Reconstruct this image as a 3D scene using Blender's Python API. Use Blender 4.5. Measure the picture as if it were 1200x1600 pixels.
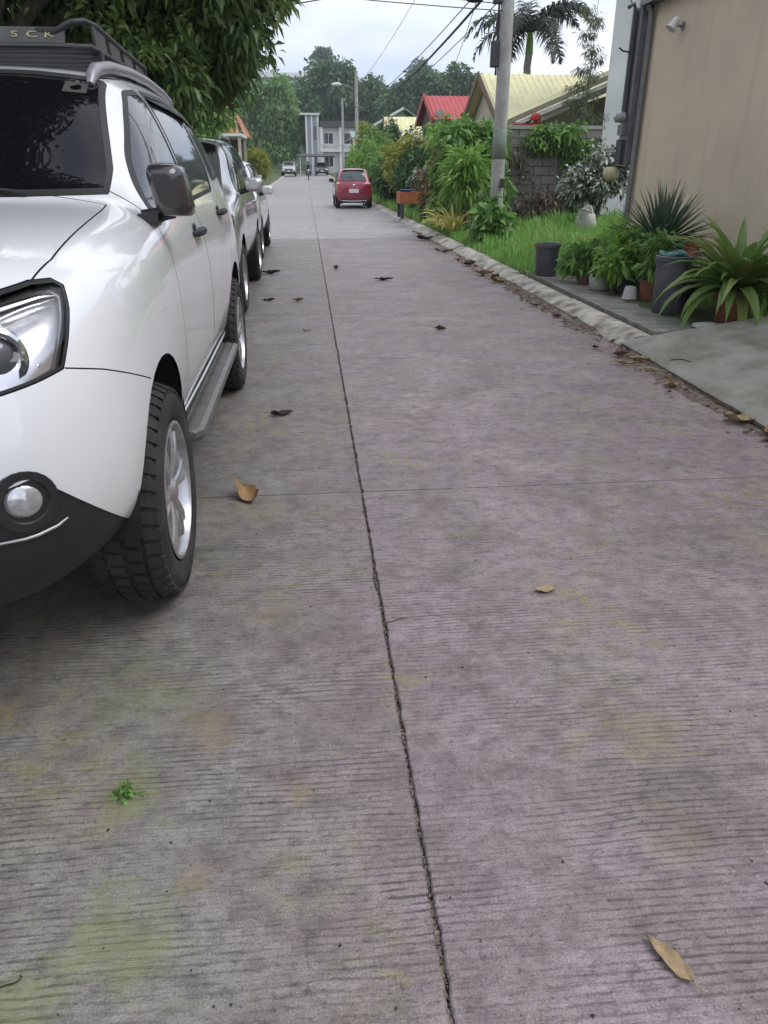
import bpy, bmesh, math, random
from mathutils import Vector, Matrix, Euler
from mathutils.bvhtree import BVHTree
from mathutils import noise as mnoise
R = math.radians
PI = math.pi
rnd = random.Random(7)
S = bpy.context.scene
COL = S.collection
for o in list(bpy.data.objects):
    bpy.data.objects.remove(o)

# ------------------------------------------------------------------ camera
cam_d = bpy.data.cameras.new('camera')
cam = bpy.data.objects.new('camera', cam_d)
COL.objects.link(cam)
cam.location = (0, 0, 1.45)
cam.rotation_euler = (R(90 - 24.876), 0, R(-5.469))
cam_d.sensor_fit = 'VERTICAL'
cam_d.sensor_height = 36
cam_d.lens = 26.01
cam_d.clip_start = 0.05
cam_d.clip_end = 3000
S.camera = cam

# ------------------------------------------------------------------ sky and sun (bright overcast)
SUN_EL, SUN_AZ = 56.0, 100.0          # azimuth clockwise from +Y
w = bpy.data.worlds.new('World')
S.world = w
w.use_nodes = True
nt = w.node_tree
nt.nodes.clear()
out = nt.nodes.new('ShaderNodeOutputWorld')
bg = nt.nodes.new('ShaderNodeBackground')
sky = nt.nodes.new('ShaderNodeTexSky')
sky.sky_type = 'NISHITA'
sky.sun_disc = False
sky.sun_elevation = R(SUN_EL)
sky.sun_rotation = R(SUN_AZ)
sky.air_density = 1.0
sky.dust_density = 2.0
tc = nt.nodes.new('ShaderNodeTexCoord')
mp = nt.nodes.new('ShaderNodeMapping')
mp.inputs['Scale'].default_value = (1.0, 1.0, 2.6)
n1 = nt.nodes.new('ShaderNodeTexNoise')
n1.inputs['Scale'].default_value = 2.2
n1.inputs['Detail'].default_value = 5
n1.inputs['Roughness'].default_value = 0.5
rp = nt.nodes.new('ShaderNodeValToRGB')
rp.color_ramp.elements[0].position = 0.40
rp.color_ramp.elements[0].color = (5.6, 6.4, 8.0, 1)
rp.color_ramp.elements[1].position = 0.58
rp.color_ramp.elements[1].color = (9.1, 9.4, 9.9, 1)
mx = nt.nodes.new('ShaderNodeMix')
mx.data_type = 'RGBA'
mx.inputs['Factor'].default_value = 0.92
nt.links.new(tc.outputs['Generated'], mp.inputs['Vector'])
nt.links.new(mp.outputs['Vector'], n1.inputs['Vector'])
nt.links.new(n1.outputs['Fac'], rp.inputs['Fac'])
nt.links.new(sky.outputs['Color'], mx.inputs['A'])
nt.links.new(rp.outputs['Color'], mx.inputs['B'])
nt.links.new(mx.outputs['Result'], bg.inputs['Color'])
bg.inputs['Strength'].default_value = 0.092
nt.links.new(bg.outputs['Background'], out.inputs['Surface'])

sun_d = bpy.data.lights.new('sun', 'SUN')
sun_d.energy = 1.1
sun_d.angle = R(35)
sun_d.color = (1.0, 0.97, 0.92)
sun = bpy.data.objects.new('sun', sun_d)
COL.objects.link(sun)
sun.rotation_euler = (R(90 - SUN_EL), 0, R(180 - SUN_AZ))
sun.location = (20, 20, 40)

S.view_settings.view_transform = 'Standard'
S.view_settings.look = 'None'
S.view_settings.exposure = 0.62
S.view_settings.gamma = 1.0
S.view_settings.use_curve_mapping = False
S.render.engine = 'CYCLES'
try:
    S.cycles.use_denoising = True
    S.cycles.max_bounces = 8
    S.cycles.transparent_max_bounces = 12
    S.cycles.caustics_reflective = False
    S.cycles.caustics_refractive = False
    S.cycles.volume_bounces = 0
except Exception:
    pass
# ------------------------------------------------------------------ helpers
def tag(o, label=None, cat=None, group=None, kind=None):
    if label: o['label'] = label
    if cat: o['category'] = cat
    if group: o['group'] = group
    if kind: o['kind'] = kind
    return o

def root(name, label, cat, loc=(0, 0, 0), rz=0, group=None):
    o = bpy.data.objects.new(name, None)
    o.empty_display_size = 0.2
    COL.objects.link(o)
    o.location = loc
    o.rotation_euler = (0, 0, rz)
    return tag(o, label, cat, group)

def mesh_obj(name, me, mat=None, parent=None, loc=None, rot=None):
    o = bpy.data.objects.new(name, me)
    COL.objects.link(o)
    if mat is not None and not me.materials:
        for m in (mat if isinstance(mat, (list, tuple)) else [mat]):
            me.materials.append(m)
    if parent: o.parent = parent
    if loc is not None: o.location = loc
    if rot is not None: o.rotation_euler = rot
    return o

def copy_tree(o, parent=None):
    c = o.copy()
    COL.objects.link(c)
    c.parent = parent
    for ch in [x for x in bpy.data.objects if x.parent == o]:
        copy_tree(ch, c)
    return c

class MB:
    """collects polygons for ONE mesh"""
    def __init__(s):
        s.v = []; s.f = []; s.m = []
    def poly(s, pts, m=0):
        b = len(s.v); s.v += [tuple(p) for p in pts]; s.f.append(tuple(range(b, b + len(pts)))); s.m.append(m)
    def grid(s, rows, m=0, close=False):
        b = len(s.v); n = len(rows[0])
        for r in rows: s.v += [tuple(p) for p in r]
        for i in range(len(rows) - 1):
            for j in range(n if close else n - 1):
                k = (j + 1) % n
                s.f.append((b + i * n + j, b + i * n + k, b + (i + 1) * n + k, b + (i + 1) * n + j)); s.m.append(m)
    def box(s, x0, x1, y0, y1, z0, z1, m=0, M=None):
        P = [Vector((x, y, z)) for z in (z0, z1) for y in (y0, y1) for x in (x0, x1)]
        if M: P = [M @ p for p in P]
        b = len(s.v); s.v += [tuple(p) for p in P]
        for f in ((0, 2, 3, 1), (4, 5, 7, 6), (0, 1, 5, 4), (2, 6, 7, 3), (0, 4, 6, 2), (1, 3, 7, 5)):
            s.f.append(tuple(b + i for i in f)); s.m.append(m)
    def tube(s, pts, rad, n=8, m=0, cap=True):
        pts = [Vector(p) for p in pts]
        if not isinstance(rad, (list, tuple)): rad = [rad] * len(pts)
        rows = []; prev = None
        for i, p in enumerate(pts):
            d = (pts[min(i + 1, len(pts) - 1)] - pts[max(i - 1, 0)])
            if d.length < 1e-9: d = Vector((0, 0, 1))
            d.normalize()
            a = prev if prev is not None else (Vector((1, 0, 0)) if abs(d.x) < .9 else Vector((0, 1, 0)))
            a = (a - d * a.dot(d))
            if a.length < 1e-6: a = d.orthogonal()
            a.normalize(); prev = a
            b = d.cross(a)
            rows.append([p + (a * math.cos(2 * PI * k / n) + b * math.sin(2 * PI * k / n)) * rad[i] for k in range(n)])
        s.grid(rows, m, close=True)
        if cap:
            s.poly(list(reversed(rows[0])), m); s.poly(rows[-1], m)
    def lathe(s, prof, n=24, m=0, c=(0, 0, 0), axis='z', cap=False):
        rows = []
        for r, h in prof:
            row = []
            for k in range(n):
                a = 2 * PI * k / n
                if axis == 'z': row.append((c[0] + r * math.cos(a), c[1] + r * math.sin(a), c[2] + h))
                else: row.append((c[0] + h, c[1] + r * math.cos(a), c[2] + r * math.sin(a)))
            rows.append(row)
        s.grid(rows, m, close=True)
        if cap:
            s.poly(list(reversed(rows[0])), m); s.poly(rows[-1], m)
    def mesh(s, name, mats=None, smooth=False, angle=None):
        me = bpy.data.meshes.new(name)
        me.from_pydata(s.v, [], s.f)
        if mats:
            for m in (mats if isinstance(mats, (list, tuple)) else [mats]): me.materials.append(m)
            if isinstance(mats, (list, tuple)) and len(mats) > 1: me.polygons.foreach_set('material_index', s.m)
        if smooth: me.polygons.foreach_set('use_smooth', [True] * len(me.polygons))
        me.validate(); me.update()
        if smooth and angle is not None:
            try: me.set_sharp_from_angle(angle=R(angle))
            except Exception: pass
        return me
    def obj(s, name, mats, parent=None, smooth=False, angle=None, loc=None, rot=None):
        return mesh_obj(name, s.mesh(name, mats, smooth, angle), None, parent, loc, rot)

def bevel_mesh(me, w=0.01, seg=2, angle=30):
    bm = bmesh.new(); bm.from_mesh(me)
    bmesh.ops.remove_doubles(bm, verts=bm.verts, dist=1e-5)
    bmesh.ops.recalc_face_normals(bm, faces=bm.faces)
    ed = [e for e in bm.edges if len(e.link_faces) == 2 and e.calc_face_angle(0) > R(angle)]
    bmesh.ops.bevel(bm, geom=ed, offset=w, segments=seg, affect='EDGES', profile=0.5)
    bm.to_mesh(me); bm.free()
    return me

# ------------------------------------------------------------------ materials
def _n(nt, t, **kw):
    n = nt.nodes.new(t)
    for k, v in kw.items(): setattr(n, k, v)
    return n

def noise_tex(nt, scale, detail=4, rough=.55, vec=None, mscale=None, dist=0):
    n = _n(nt, 'ShaderNodeTexNoise')
    n.inputs['Scale'].default_value = scale; n.inputs['Detail'].default_value = detail
    n.inputs['Roughness'].default_value = rough; n.inputs['Distortion'].default_value = dist
    if vec is not None:
        if mscale:
            mp = _n(nt, 'ShaderNodeMapping'); mp.inputs['Scale'].default_value = mscale
            nt.links.new(vec, mp.inputs['Vector']); vec = mp.outputs['Vector']
        nt.links.new(vec, n.inputs['Vector'])
    return n

def ramp(nt, fac, *stops):
    r = _n(nt, 'ShaderNodeValToRGB')
    e = r.color_ramp.elements
    while len(e) < len(stops): e.new(0.5)
    for el, (p, c) in zip(e, stops):
        el.position = p
        el.color = (c, c, c, 1) if isinstance(c, (int, float)) else (*c[:3], 1)
    nt.links.new(fac, r.inputs['Fac'])
    return r.outputs['Color']

def mixc(nt, fac, a, b, mode='MIX'):
    m = _n(nt, 'ShaderNodeMix', data_type='RGBA', blend_type=mode)
    for k, v in (('Factor', fac), ('A', a), ('B', b)):
        if isinstance(v, (int, float)): m.inputs[k].default_value = v if k == 'Factor' else (v, v, v, 1)
        elif isinstance(v, tuple): m.inputs[k].default_value = (*v[:3], 1)
        else: nt.links.new(v, m.inputs[k])
    return m.outputs['Result']

def mathn(nt, op, a, b=0.0):
    m = _n(nt, 'ShaderNodeMath', operation=op)
    for i, v in enumerate((a, b)):
        if isinstance(v, (int, float)): m.inputs[i].default_value = v
        else: nt.links.new(v, m.inputs[i])
    return m.outputs[0]

def base_mat(name):
    m = bpy.data.materials.new(name); m.use_nodes = True
    nt = m.node_tree
    p = nt.nodes['Principled BSDF']
    tcn = _n(nt, 'ShaderNodeTexCoord')
    return m, nt, p, tcn

def mat(name, col, rough=.6, metal=0.0, var=.15, vscale=6, bump=0.0, bscale=40, coat=0.0, spec=.5,
        dirt=None, dscale=2.0, damt=.5, coord='Object', dlo=.48, dhi=.68):
    m, nt, p, tcn = base_mat(name)
    co = tcn.outputs[coord]
    a = tuple(c * (1 - var) for c in col); b = tuple(min(1, c * (1 + var)) for c in col)
    n = noise_tex(nt, vscale, 5, .6, co)
    c = ramp(nt, n.outputs['Fac'], (.3, a), (.7, b))
    if dirt:
        d = noise_tex(nt, dscale, 6, .65, co)
        f = mathn(nt, 'MULTIPLY', ramp(nt, d.outputs['Fac'], (dlo, 0.0), (dhi, 1.0)), damt)
        c = mixc(nt, f, c, dirt)
    nt.links.new(c, p.inputs['Base Color'])
    p.inputs['Roughness'].default_value = rough
    p.inputs['Metallic'].default_value = metal
    p.inputs['Specular IOR Level'].default_value = spec
    if coat:
        p.inputs['Coat Weight'].default_value = coat; p.inputs['Coat Roughness'].default_value = .04
    if bump:
        bn = noise_tex(nt, bscale, 4, .6, co)
        bp = _n(nt, 'ShaderNodeBump'); bp.inputs['Strength'].default_value = bump; bp.inputs['Distance'].default_value = .01
        nt.links.new(bn.outputs['Fac'], bp.inputs['Height']); nt.links.new(bp.outputs['Normal'], p.inputs['Normal'])
    return m

def leaf_mat(name, col, col2, rough=.45, trans=.35, scale=1.5, spec=.4, third=None, stops=(.25, .72, .82)):
    """leaf with per-leaf colour variation and translucency"""
    m, nt, p, tcn = base_mat(name)
    g = _n(nt, 'ShaderNodeNewGeometry')
    n = noise_tex(nt, scale, 3, .6, tcn.outputs['Object'])
    f = mathn(nt, 'ADD', mathn(nt, 'MULTIPLY', n.outputs['Fac'], .6), mathn(nt, 'MULTIPLY', g.outputs['Random Per Island'], .45))
    st = [(stops[0], col), (stops[1], col2)]
    if third: st.append((stops[2], third))
    c = ramp(nt, f, *st)
    nt.links.new(c, p.inputs['Base Color'])
    p.inputs['Roughness'].default_value = rough
    p.inputs['Specular IOR Level'].default_value = spec
    t = _n(nt, 'ShaderNodeBsdfTranslucent'); nt.links.new(c, t.inputs['Color'])
    ms = _n(nt, 'ShaderNodeMixShader'); ms.inputs['Fac'].default_value = trans
    nt.links.new(p.outputs['BSDF'], ms.inputs[1]); nt.links.new(t.outputs['BSDF'], ms.inputs[2])
    nt.links.new(ms.outputs['Shader'], nt.nodes['Material Output'].inputs['Surface'])
    return m

def smooth(t): 
    t = max(0, min(1, t)); return t * t * (3 - 2 * t)

def road_z(y):
    """the street is level at first and climbs very gently towards its far end"""
    return 0.0 if y < 34 else 0.0088 * (y - 34) * smooth((y - 34) / 25)
# ------------------------------------------------------------------ ground, road, kerbs
def concrete_road(name, base, tint, groove=1.0, spots=(), lane=None):
    m, nt, p, tcn = base_mat(name)
    co = tcn.outputs['Object']
    oi = _n(nt, 'ShaderNodeObjectInfo')
    xyz = _n(nt, 'ShaderNodeSeparateXYZ'); nt.links.new(co, xyz.inputs[0])
    big = noise_tex(nt, .8, 3, .5, co)
    c = ramp(nt, big.outputs['Fac'], (.38, base), (.62, tint))
    if lane:            # the outer strip by the parked cars is greyer than the crown of the road
        lx = mathn(nt, 'ADD', xyz.outputs['X'], mathn(nt, 'MULTIPLY', mathn(nt, 'SUBTRACT', big.outputs['Fac'], .5), 1.6))
        lf = _n(nt, 'ShaderNodeMapRange'); lf.inputs['From Min'].default_value = -.55; lf.inputs['From Max'].default_value = .25
        nt.links.new(lx, lf.inputs['Value'])
        c = mixc(nt, lf.outputs['Result'], lane, c)
    hue = noise_tex(nt, 1.7, 2, .5, co)
    c = mixc(nt, ramp(nt, hue.outputs['Fac'], (.50, 0.0), (.66, .55)), c, (base[0] * .80, base[1] * .85, base[2] * .70))
    # cloudy stains
    st = noise_tex(nt, 2.6, 7, .70, co)
    c = mixc(nt, 1.0, c, ramp(nt, st.outputs['Fac'], (.32, .62), (.45, .90), (.57, 1.03), (.72, 1.18)), 'MULTIPLY')
    st2 = noise_tex(nt, 13, 6, .72, co, (1, 1.3, 1))
    c = mixc(nt, 1.0, c, ramp(nt, st2.outputs['Fac'], (.32, .52), (.5, .97), (.72, 1.25)), 'MULTIPLY')
    bs = noise_tex(nt, 4.5, 5, .65, co)
    c = mixc(nt, ramp(nt, bs.outputs['Fac'], (.47, 0.0), (.70, .62)), c, (.140, .098, .090))
    # moss and rust coloured specks
    ms = noise_tex(nt, 1.5, 4, .6, co); ms2 = noise_tex(nt, 11, 4, .65, co)
    f = mathn(nt, 'MULTIPLY', ramp(nt, ms.outputs['Fac'], (.50, 0.0), (.66, 1.0)), ramp(nt, ms2.outputs['Fac'], (.46, 0.0), (.64, .75)))
    c = mixc(nt, f, c, (.235, .215, .085))
    # tined grooves across the lane: 19 mm pitch, wandering and worn away in patches
    wob = noise_tex(nt, 1.0, 3, .55, co, (.9, 2.2, 1))
    wob2 = noise_tex(nt, 1.0, 3, .6, co, (7, 9, 1))
    ph = mathn(nt, 'ADD', mathn(nt, 'MULTIPLY', xyz.outputs['Y'], 2 * PI / .0195), mathn(nt, 'ADD', mathn(nt, 'MULTIPLY', wob.outputs['Fac'], 26.0), mathn(nt, 'MULTIPLY', wob2.outputs['Fac'], 3.2)))
    line = ramp(nt, mathn(nt, 'SINE', ph), (.15, 0.0), (.95, 1.0))
    patch = noise_tex(nt, 1.7, 5, .6, co, (1, 1.5, 1))
    brk = noise_tex(nt, 1.0, 6, .8, co, (14, 40, 1))
    gm = mathn(nt, 'MULTIPLY', line, ramp(nt, patch.outputs['Fac'], (.40, .06), (.60, 1.0)))
    gm = mathn(nt, 'MULTIPLY', gm, ramp(nt, brk.outputs['Fac'], (.43, 0.0), (.58, 1.0)))
    g2 = noise_tex(nt, 1.0, 4, .65, co, (9, 120, 1))
    gf = ramp(nt, g2.outputs['Fac'], (.33, 1.0), (.45, 0.0))
    c = mixc(nt, mathn(nt, 'MULTIPLY', gm, .86 * groove), c, (.042, .035, .038))
    c = mixc(nt, mathn(nt, 'MULTIPLY', gf, .42 * groove), c, (.085, .072, .078))
    # exposed sand grains and pits
    sp = noise_tex(nt, 210, 3, .75, co)
    c = mixc(nt, 1.0, c, ramp(nt, sp.outputs['Fac'], (.32, .60), (.5, 1.0), (.70, 1.45)), 'MULTIPLY')
    sp2 = noise_tex(nt, 60, 4, .75, co)
    c = mixc(nt, 1.0, c, ramp(nt, sp2.outputs['Fac'], (.32, .50), (.45, 1.0), (.72, 1.14)), 'MULTIPLY')
    c = mixc(nt, 1.0, c, ramp(nt, oi.outputs['Random'], (0, .94), (1, 1.05)), 'MULTIPLY')
    # single spills and growths
    sn = noise_tex(nt, 9, 6, .75, co)
    snf = noise_tex(nt, 42, 5, .75, co)
    for (sx, sy, sr, col, amt) in spots:
        sno = snf if sr < .08 else sn
        dx = mathn(nt, 'SUBTRACT', xyz.outputs['X'], sx); dy = mathn(nt, 'SUBTRACT', xyz.outputs['Y'], sy)
        d = mathn(nt, 'SQRT', mathn(nt, 'ADD', mathn(nt, 'MULTIPLY', dx, dx), mathn(nt, 'MULTIPLY', dy, dy)))
        d = mathn(nt, 'ADD', mathn(nt, 'DIVIDE', d, sr), mathn(nt, 'MULTIPLY', mathn(nt, 'SUBTRACT', sno.outputs['Fac'], .5), 5.0))
        c = mixc(nt, mathn(nt, 'MULTIPLY', ramp(nt, d, (.1, 1.0), (1.0, 0.0)), amt), c, col)
    nt.links.new(c, p.inputs['Base Color'])
    p.inputs['Roughness'].default_value = .50
    p.inputs['Specular IOR Level'].default_value = .6
    h = mathn(nt, 'SUBTRACT', mathn(nt, 'MULTIPLY', sp.outputs['Fac'], .45), mathn(nt, 'MULTIPLY', gm, 1.0))
    h = mathn(nt, 'SUBTRACT', h, mathn(nt, 'MULTIPLY', gf, .35))
    bp = _n(nt, 'ShaderNodeBump'); bp.inputs['Strength'].default_value = .75 * groove; bp.inputs['Distance'].default_value = .004
    nt.links.new(h, bp.inputs['Height']); nt.links.new(bp.outputs['Normal'], p.inputs['Normal'])
    return m

MOSS, WET, MUD = (.19, .20, .07), (.10, .075, .07), (.22, .17, .08)
M_road_l = concrete_road('concrete_road_grey', (.250, .202, .208), (.215, .172, .180), .92,
    ((-.52, 1.46, .14, MOSS, .55), (-.33, 1.69, .10, MUD, .5), (-.45, 1.05, .16, MOSS, .5), (-.62, .97, .12, MOSS, .45), (-.32, 1.19, .05, MUD, .6), (-.08, 1.43, .05, MUD, .6), (-.15, 2.3, .10, MUD, .35), (-.30, 3.2, .22, MUD, .3), (-.55, 1.9, .2, MOSS, .3)), lane=(.202, .192, .176))
M_road_r = concrete_road('concrete_road_mauve', (.272, .220, .232), (.222, .178, .192), .82,
    ((.53, 2.13, .055, WET, .8), (.45, 1.90, .06, WET, .75), (.47, 1.80, .03, WET, .6), (.9, 1.55, .16, MUD, .4), (.45, 1.45, .05, WET, .5), (.82, 1.2, .12, MUD, .3), (1.9, 2.6, .2, MUD, .3), (2.3, 7.6, .6, (.19, .17, .155), .6), (2.35, 8.8, .5, (.18, .165, .15), .6)))
M_road_f = concrete_road('concrete_road_far', (.325, .305, .31), (.295, .275, .283), .35)
M_joint = mat('joint_filler', (.050, .043, .038), .9, var=.5, vscale=60, bump=.8, bscale=120)
M_curb = mat('kerb_concrete', (.46, .425, .37), .85, var=.25, vscale=5, bump=.5, bscale=70, dirt=(.10, .09, .065), dscale=4, damt=.9, dlo=.42, dhi=.66)
M_walk = mat('walk_concrete', (.20, .195, .175), .85, var=.3, vscale=7, bump=.5, bscale=60, dirt=(.075, .075, .05), dscale=3, damt=.8)
M_ramp = mat('ramp_concrete', (.26, .245, .215), .8, var=.22, vscale=4, bump=.4, bscale=90, dirt=(.105, .105, .07), dscale=2.2, damt=.75)
M_soil = mat('soil', (.09, .068, .045), .95, var=.5, vscale=14, bump=1.0, bscale=45)
M_gutter = mat('gutter_mud', (.125, .10, .082), .95, var=.55, vscale=22, bump=1.0, bscale=70, dirt=(.24, .21, .185), dscale=9, damt=.7)
M_grassland = mat('grass_ground', (.055, .085, .025), .95, var=.5, vscale=3, bump=.8, bscale=30, dirt=(.10, .085, .05), dscale=1.3, damt=.5)
M_hill = mat('hill_ground', (.035, .06, .03), .95, var=.4, vscale=.3)

JX, XL, XR = 0.21, -2.55, 2.74
road_base = MB()
ys = [-6 + 2 * i for i in range(67)]
road_base.grid([[(XL - .3, y, road_z(y) - .016), (XR + .1, y, road_z(y) - .016)] for y in ys])
road = tag(road_base.obj('road', M_joint), kind='structure')

def slab(x0, x1, y0, y1, m, rag_side, amp=.0042, step=.012, gap=.0045, tgap=.003, far=False):
    mb = MB()
    n = max(2, int((y1 - y0) / step))
    a0, a1 = x0 + (gap if rag_side == 'L' else 0), x1 - (gap if rag_side == 'R' else 0)
    top_l, top_r = [], []
    for i in range(n + 1):
        y = y0 + tgap + (y1 - y0 - 2 * tgap) * i / n
        nv = (mnoise.noise(Vector((x0 * 9, y * 21, 1.3))) + .6 * mnoise.noise(Vector((x1 * 5, y * 63, 7.1)))) * amp
        nv += mnoise.noise(Vector((x0, y * 150, 2))) * amp * .45
        chip = (max(0, mnoise.noise(Vector((x1, y * 4.1, 3.3))) - .33) * 5 + max(0, mnoise.noise(Vector((x0, y * 17, 8.3))) - .36) * 5) * amp
        xl = a0 + (nv + chip if rag_side == 'L' else 0)
        xr = a1 - (nv + chip if rag_side == 'R' else 0)
        z = road_z(y)
        top_l.append((xl, y, z)); top_r.append((xr, y, z))
    ch = .004
    def off(P, dx, dz): return [(p[0] + dx, p[1], p[2] + dz) for p in P]
    mb.grid([list(r) for r in zip(off(top_l, 0, -.03), off(top_l, 0, -ch), off(top_l, ch, 0), off(top_r, -ch, 0), off(top_r, 0, -ch), off(top_r, 0, -.03))])
    for P, q in ((0, 0), (n, 1)):
        mb.poly([top_l[P], top_r[P], (top_r[P][0], top_r[P][1], top_r[P][2] - .03), (top_l[P][0], top_l[P][1], top_l[P][2] - .03)])
    o = mb.obj('road_slab', m, road)
    return o
TJ = [-6.4, -1.5, 3.36, 8.31, 13.21, 18.11]
for a, b in zip(TJ[:-1], TJ[1:]):
    slab(XL, JX, a, b, M_road_l, 'R')
    slab(JX, XR, a, b, M_road_r, 'L')
y = 18.11
while y < 122:
    b = min(122.0, y + 6.0)
    slab(XL, JX, y, b, M_road_f, 'R', amp=.001, step=.5, gap=.003)
    slab(JX, XR, y, b, M_road_f, 'L', amp=.001, step=.5, gap=.003)
    y = b

# terrain: one sheet out to the horizon
def ground_z(x, y):
    z = road_z(min(y, 160)) - .06
    if x > 2.9:
        z += .17 * smooth((x - 2.9) / .25) + .16 * smooth((x - 3.6) / 2.5)
    if x < -2.7:
        z += .17 * smooth((-2.7 - x) / .3) + .2 * smooth((-3 - x) / 3)
    return z
gx = [-900, -500, -250, -120, -60, -30, -15, -9, -6, -5, -4, -3.4, -3.0, -2.85, -2.7, -1.5, 0, 1.5, 2.9, 3.0, 3.1, 3.3, 3.6, 4, 4.5, 5, 6, 7, 9, 12, 18, 30, 60, 120, 250, 500, 900]
gy = [-200, -60, -20, -6] + [-2 + 3 * i for i in range(42)] + [130, 150, 180, 220, 300, 400, 600, 900, 1400]
gm_ = MB()
gm_.grid([[(x, yy, ground_z(x, yy)) for x in gx] for yy in gy])
tag(gm_.obj('ground', M_grassland, smooth=True), kind='structure')

# kerbs
def kerb(name, x0, sgn, y0, y1, rr):
    base = MB()
    base.grid([[(x0 + sgn * .02, yy, road_z(yy) - .06), (x0 + sgn * .31, yy, road_z(yy) + .09)] for yy in [y0 + i * (y1 - y0) / 20 for i in range(21)]])
    k = tag(base.obj(name, M_soil), kind='structure')
    y = y0
    while y < y1 - .05:
        L = min(y1, y + (1.9 + rr.random() * .9 if y < 40 else 6))
        mb = MB(); n = max(2, int((L - y) / .06)) if y < 24 else 3
        rows = []
        dx, dz = rr.uniform(-.022, .018), rr.uniform(-.035, .0)
        for i in range(n + 1):
            yy = y + .006 + (L - y - .012) * i / n
            def q(dxx, z, s):
                nn = mnoise.noise(Vector((dxx * 9, yy * 3.1, s))) * .0014 + mnoise.noise(Vector((dxx * 25, yy * 17, s))) * .0018 - .10 * max(0, mnoise.noise(Vector((dxx * 9, yy * 6.3, 4.4))) - .50)
                return (x0 + sgn * (dxx + dx + nn), yy, road_z(yy) + z + dz + nn)
            rows.append([q(.0, -.03, 1), q(.005, .02, 1), q(.03, .042, 2), q(.11, .082, 3), q(.155, .100, 4), q(.20, .110, 5), q(.29, .112, 6), q(.295, .0, 7)])
        mb.grid(rows)
        mb.poly(list(rows[0])); mb.poly(list(reversed(rows[-1])))
        mb.obj('kerb_stone', M_curb, k, smooth=True, angle=50)
        y = L
    return k
rk = random.Random(3)
kerb('kerb_right', 2.74, 1, 6.45, 118, rk)
kerb('kerb_left', -2.56, -1, -4, 118, rk)

# cement walk strip behind the kerb with the flowerpots on it
walk = MB(); walk.box(3.04, 4.25, 6.42, 11.0, -.02, .06)
walk_o = tag(walk.obj('pavement', M_soil), kind='structure')
yy = 6.44
for L in (1.25, 1.05, 1.3, .92):
    mb = MB()
    n = 12
    rows = []
    for i in range(n + 1):
        y = yy + .01 + (L - .02) * i / n
        rows.append([(x + mnoise.noise(Vector((x * 3, y * 9, 2))) * .012, y, .125 - .03 * (x - 3.05) + .008 * mnoise.noise(Vector((x * 4, y * 4, 5)))) for x in (3.055, 3.2, 3.45, 3.7, 3.95, 4.2)])
    mb.grid(rows)
    mb.grid([[(p[0], p[1], -.01) for p in (r[0], r[-1])] for r in rows])
    for r in (rows[0], rows[-1]): mb.grid([r, [(p[0], p[1], -.01) for p in r]])
    mb.grid([[(r[0][0], r[0][1], -.01) for r in rows], [r[0] for r in rows]])
    mb.obj('paving_slab', M_walk, walk_o, smooth=True, angle=40)
    yy += L

# sloping driveway apron at the right
mb = MB(); rows = []
n = 60
for i in range(n + 1):
    y = -2 + (6.42 + 2) * i / n
    e = .012 * mnoise.noise(Vector((3, y * 7, 1))) + .008 * mnoise.noise(Vector((9, y * 23, 1)))
    xx0 = 2.66 + .022 * (y - 2) + e
    pr = [(xx0 + .03, -.03), (xx0, .035 + e * .4), (xx0 + .02, .055 + e * .4), (xx0 + .2, .085), (xx0 + .6, .145), (xx0 + 1.2, .235), (5.0, .36), (7, .5)]
    rows.append([(a, y, b + .006 * mnoise.noise(Vector((a * 3, y * 3, 8)))) for a, b in pr])
mb.grid(rows)
mb.grid([rows[-1], [(p[0], p[1], -.04) for p in rows[-1]]])
tag(mb.obj('driveway', M_ramp, smooth=True, angle=40), kind='structure')

# dirt washed into the gutter (irregular low mounds)
def dirt(name, cy0, cy1, xa, xb, seed, h=.012):
    mb = MB(); rows = []
    n, k = int((cy1 - cy0) / .05), 9
    for i in range(n + 1):
        y = cy0 + (cy1 - cy0) * i / n
        env = smooth(min(i, n - i) / (n * .18))
        wl = (xb - xa) * (.45 + .55 * (.5 + .9 * mnoise.noise(Vector((seed, y * 1.3, 0)))) + .45 * mnoise.noise(Vector((seed, y * 6, 4))) + .25 * mnoise.noise(Vector((seed, y * 19, 4)))) * env + .01
        row = []
        for j in range(k):
            t = j / (k - 1)
            x = xb - wl * (1 - t)
            zz = -.004 + h * math.sin(PI * min(1, t * .8 + .02)) * env + .006 * env * mnoise.noise(Vector((x * 30, y * 30, seed)))
            row.append((x, y, zz + (.03 * env if j == k - 1 else 0)))
        rows.append(row)
    mb.grid(rows)
    return tag(mb.obj(name, M_gutter, smooth=True), kind='structure')
dirt('gutter_dirt', 1.6, 6.9, 2.52, 2.75, 5, .010)
dirt('gutter_silt', 6.4, 11.6, 2.50, 2.77, 11, .008)

# wooded hill behind the end of the street
def hill_z(x, y):
    a = smooth((y - 150) / 130) * 17 * (1 + .25 * mnoise.noise(Vector((x / 60, y / 60, 2)))) + 3 * mnoise.noise(Vector((x / 25, y / 25, 9)))
    a *= .85 + .35 * math.exp(-((x + 40) / 70) ** 2)
    return a - 1.0
hm = MB()
hm.grid([[(x, y, hill_z(x, y)) for x in range(-320, 341, 12)] for y in range(140, 431, 12)])
tag(hm.obj('hill', M_hill, smooth=True), kind='structure')
# ------------------------------------------------------------------ vehicle body tool
# a body is a smooth surface grown from cross sections; panels, panes and lamps are cut out of it
# local axes: x = across (plus = the car's left), y = backwards from the front axle, z = up
AX_SIDE = (Vector((0, 1, 0)), Vector((0, 0, 1)))
AX_FRONT = (Vector((1, 0, 0)), Vector((0, 0, 1)))
AX_TOP = (Vector((0, 1, 0)), Vector((1, 0, 0)))

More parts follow.
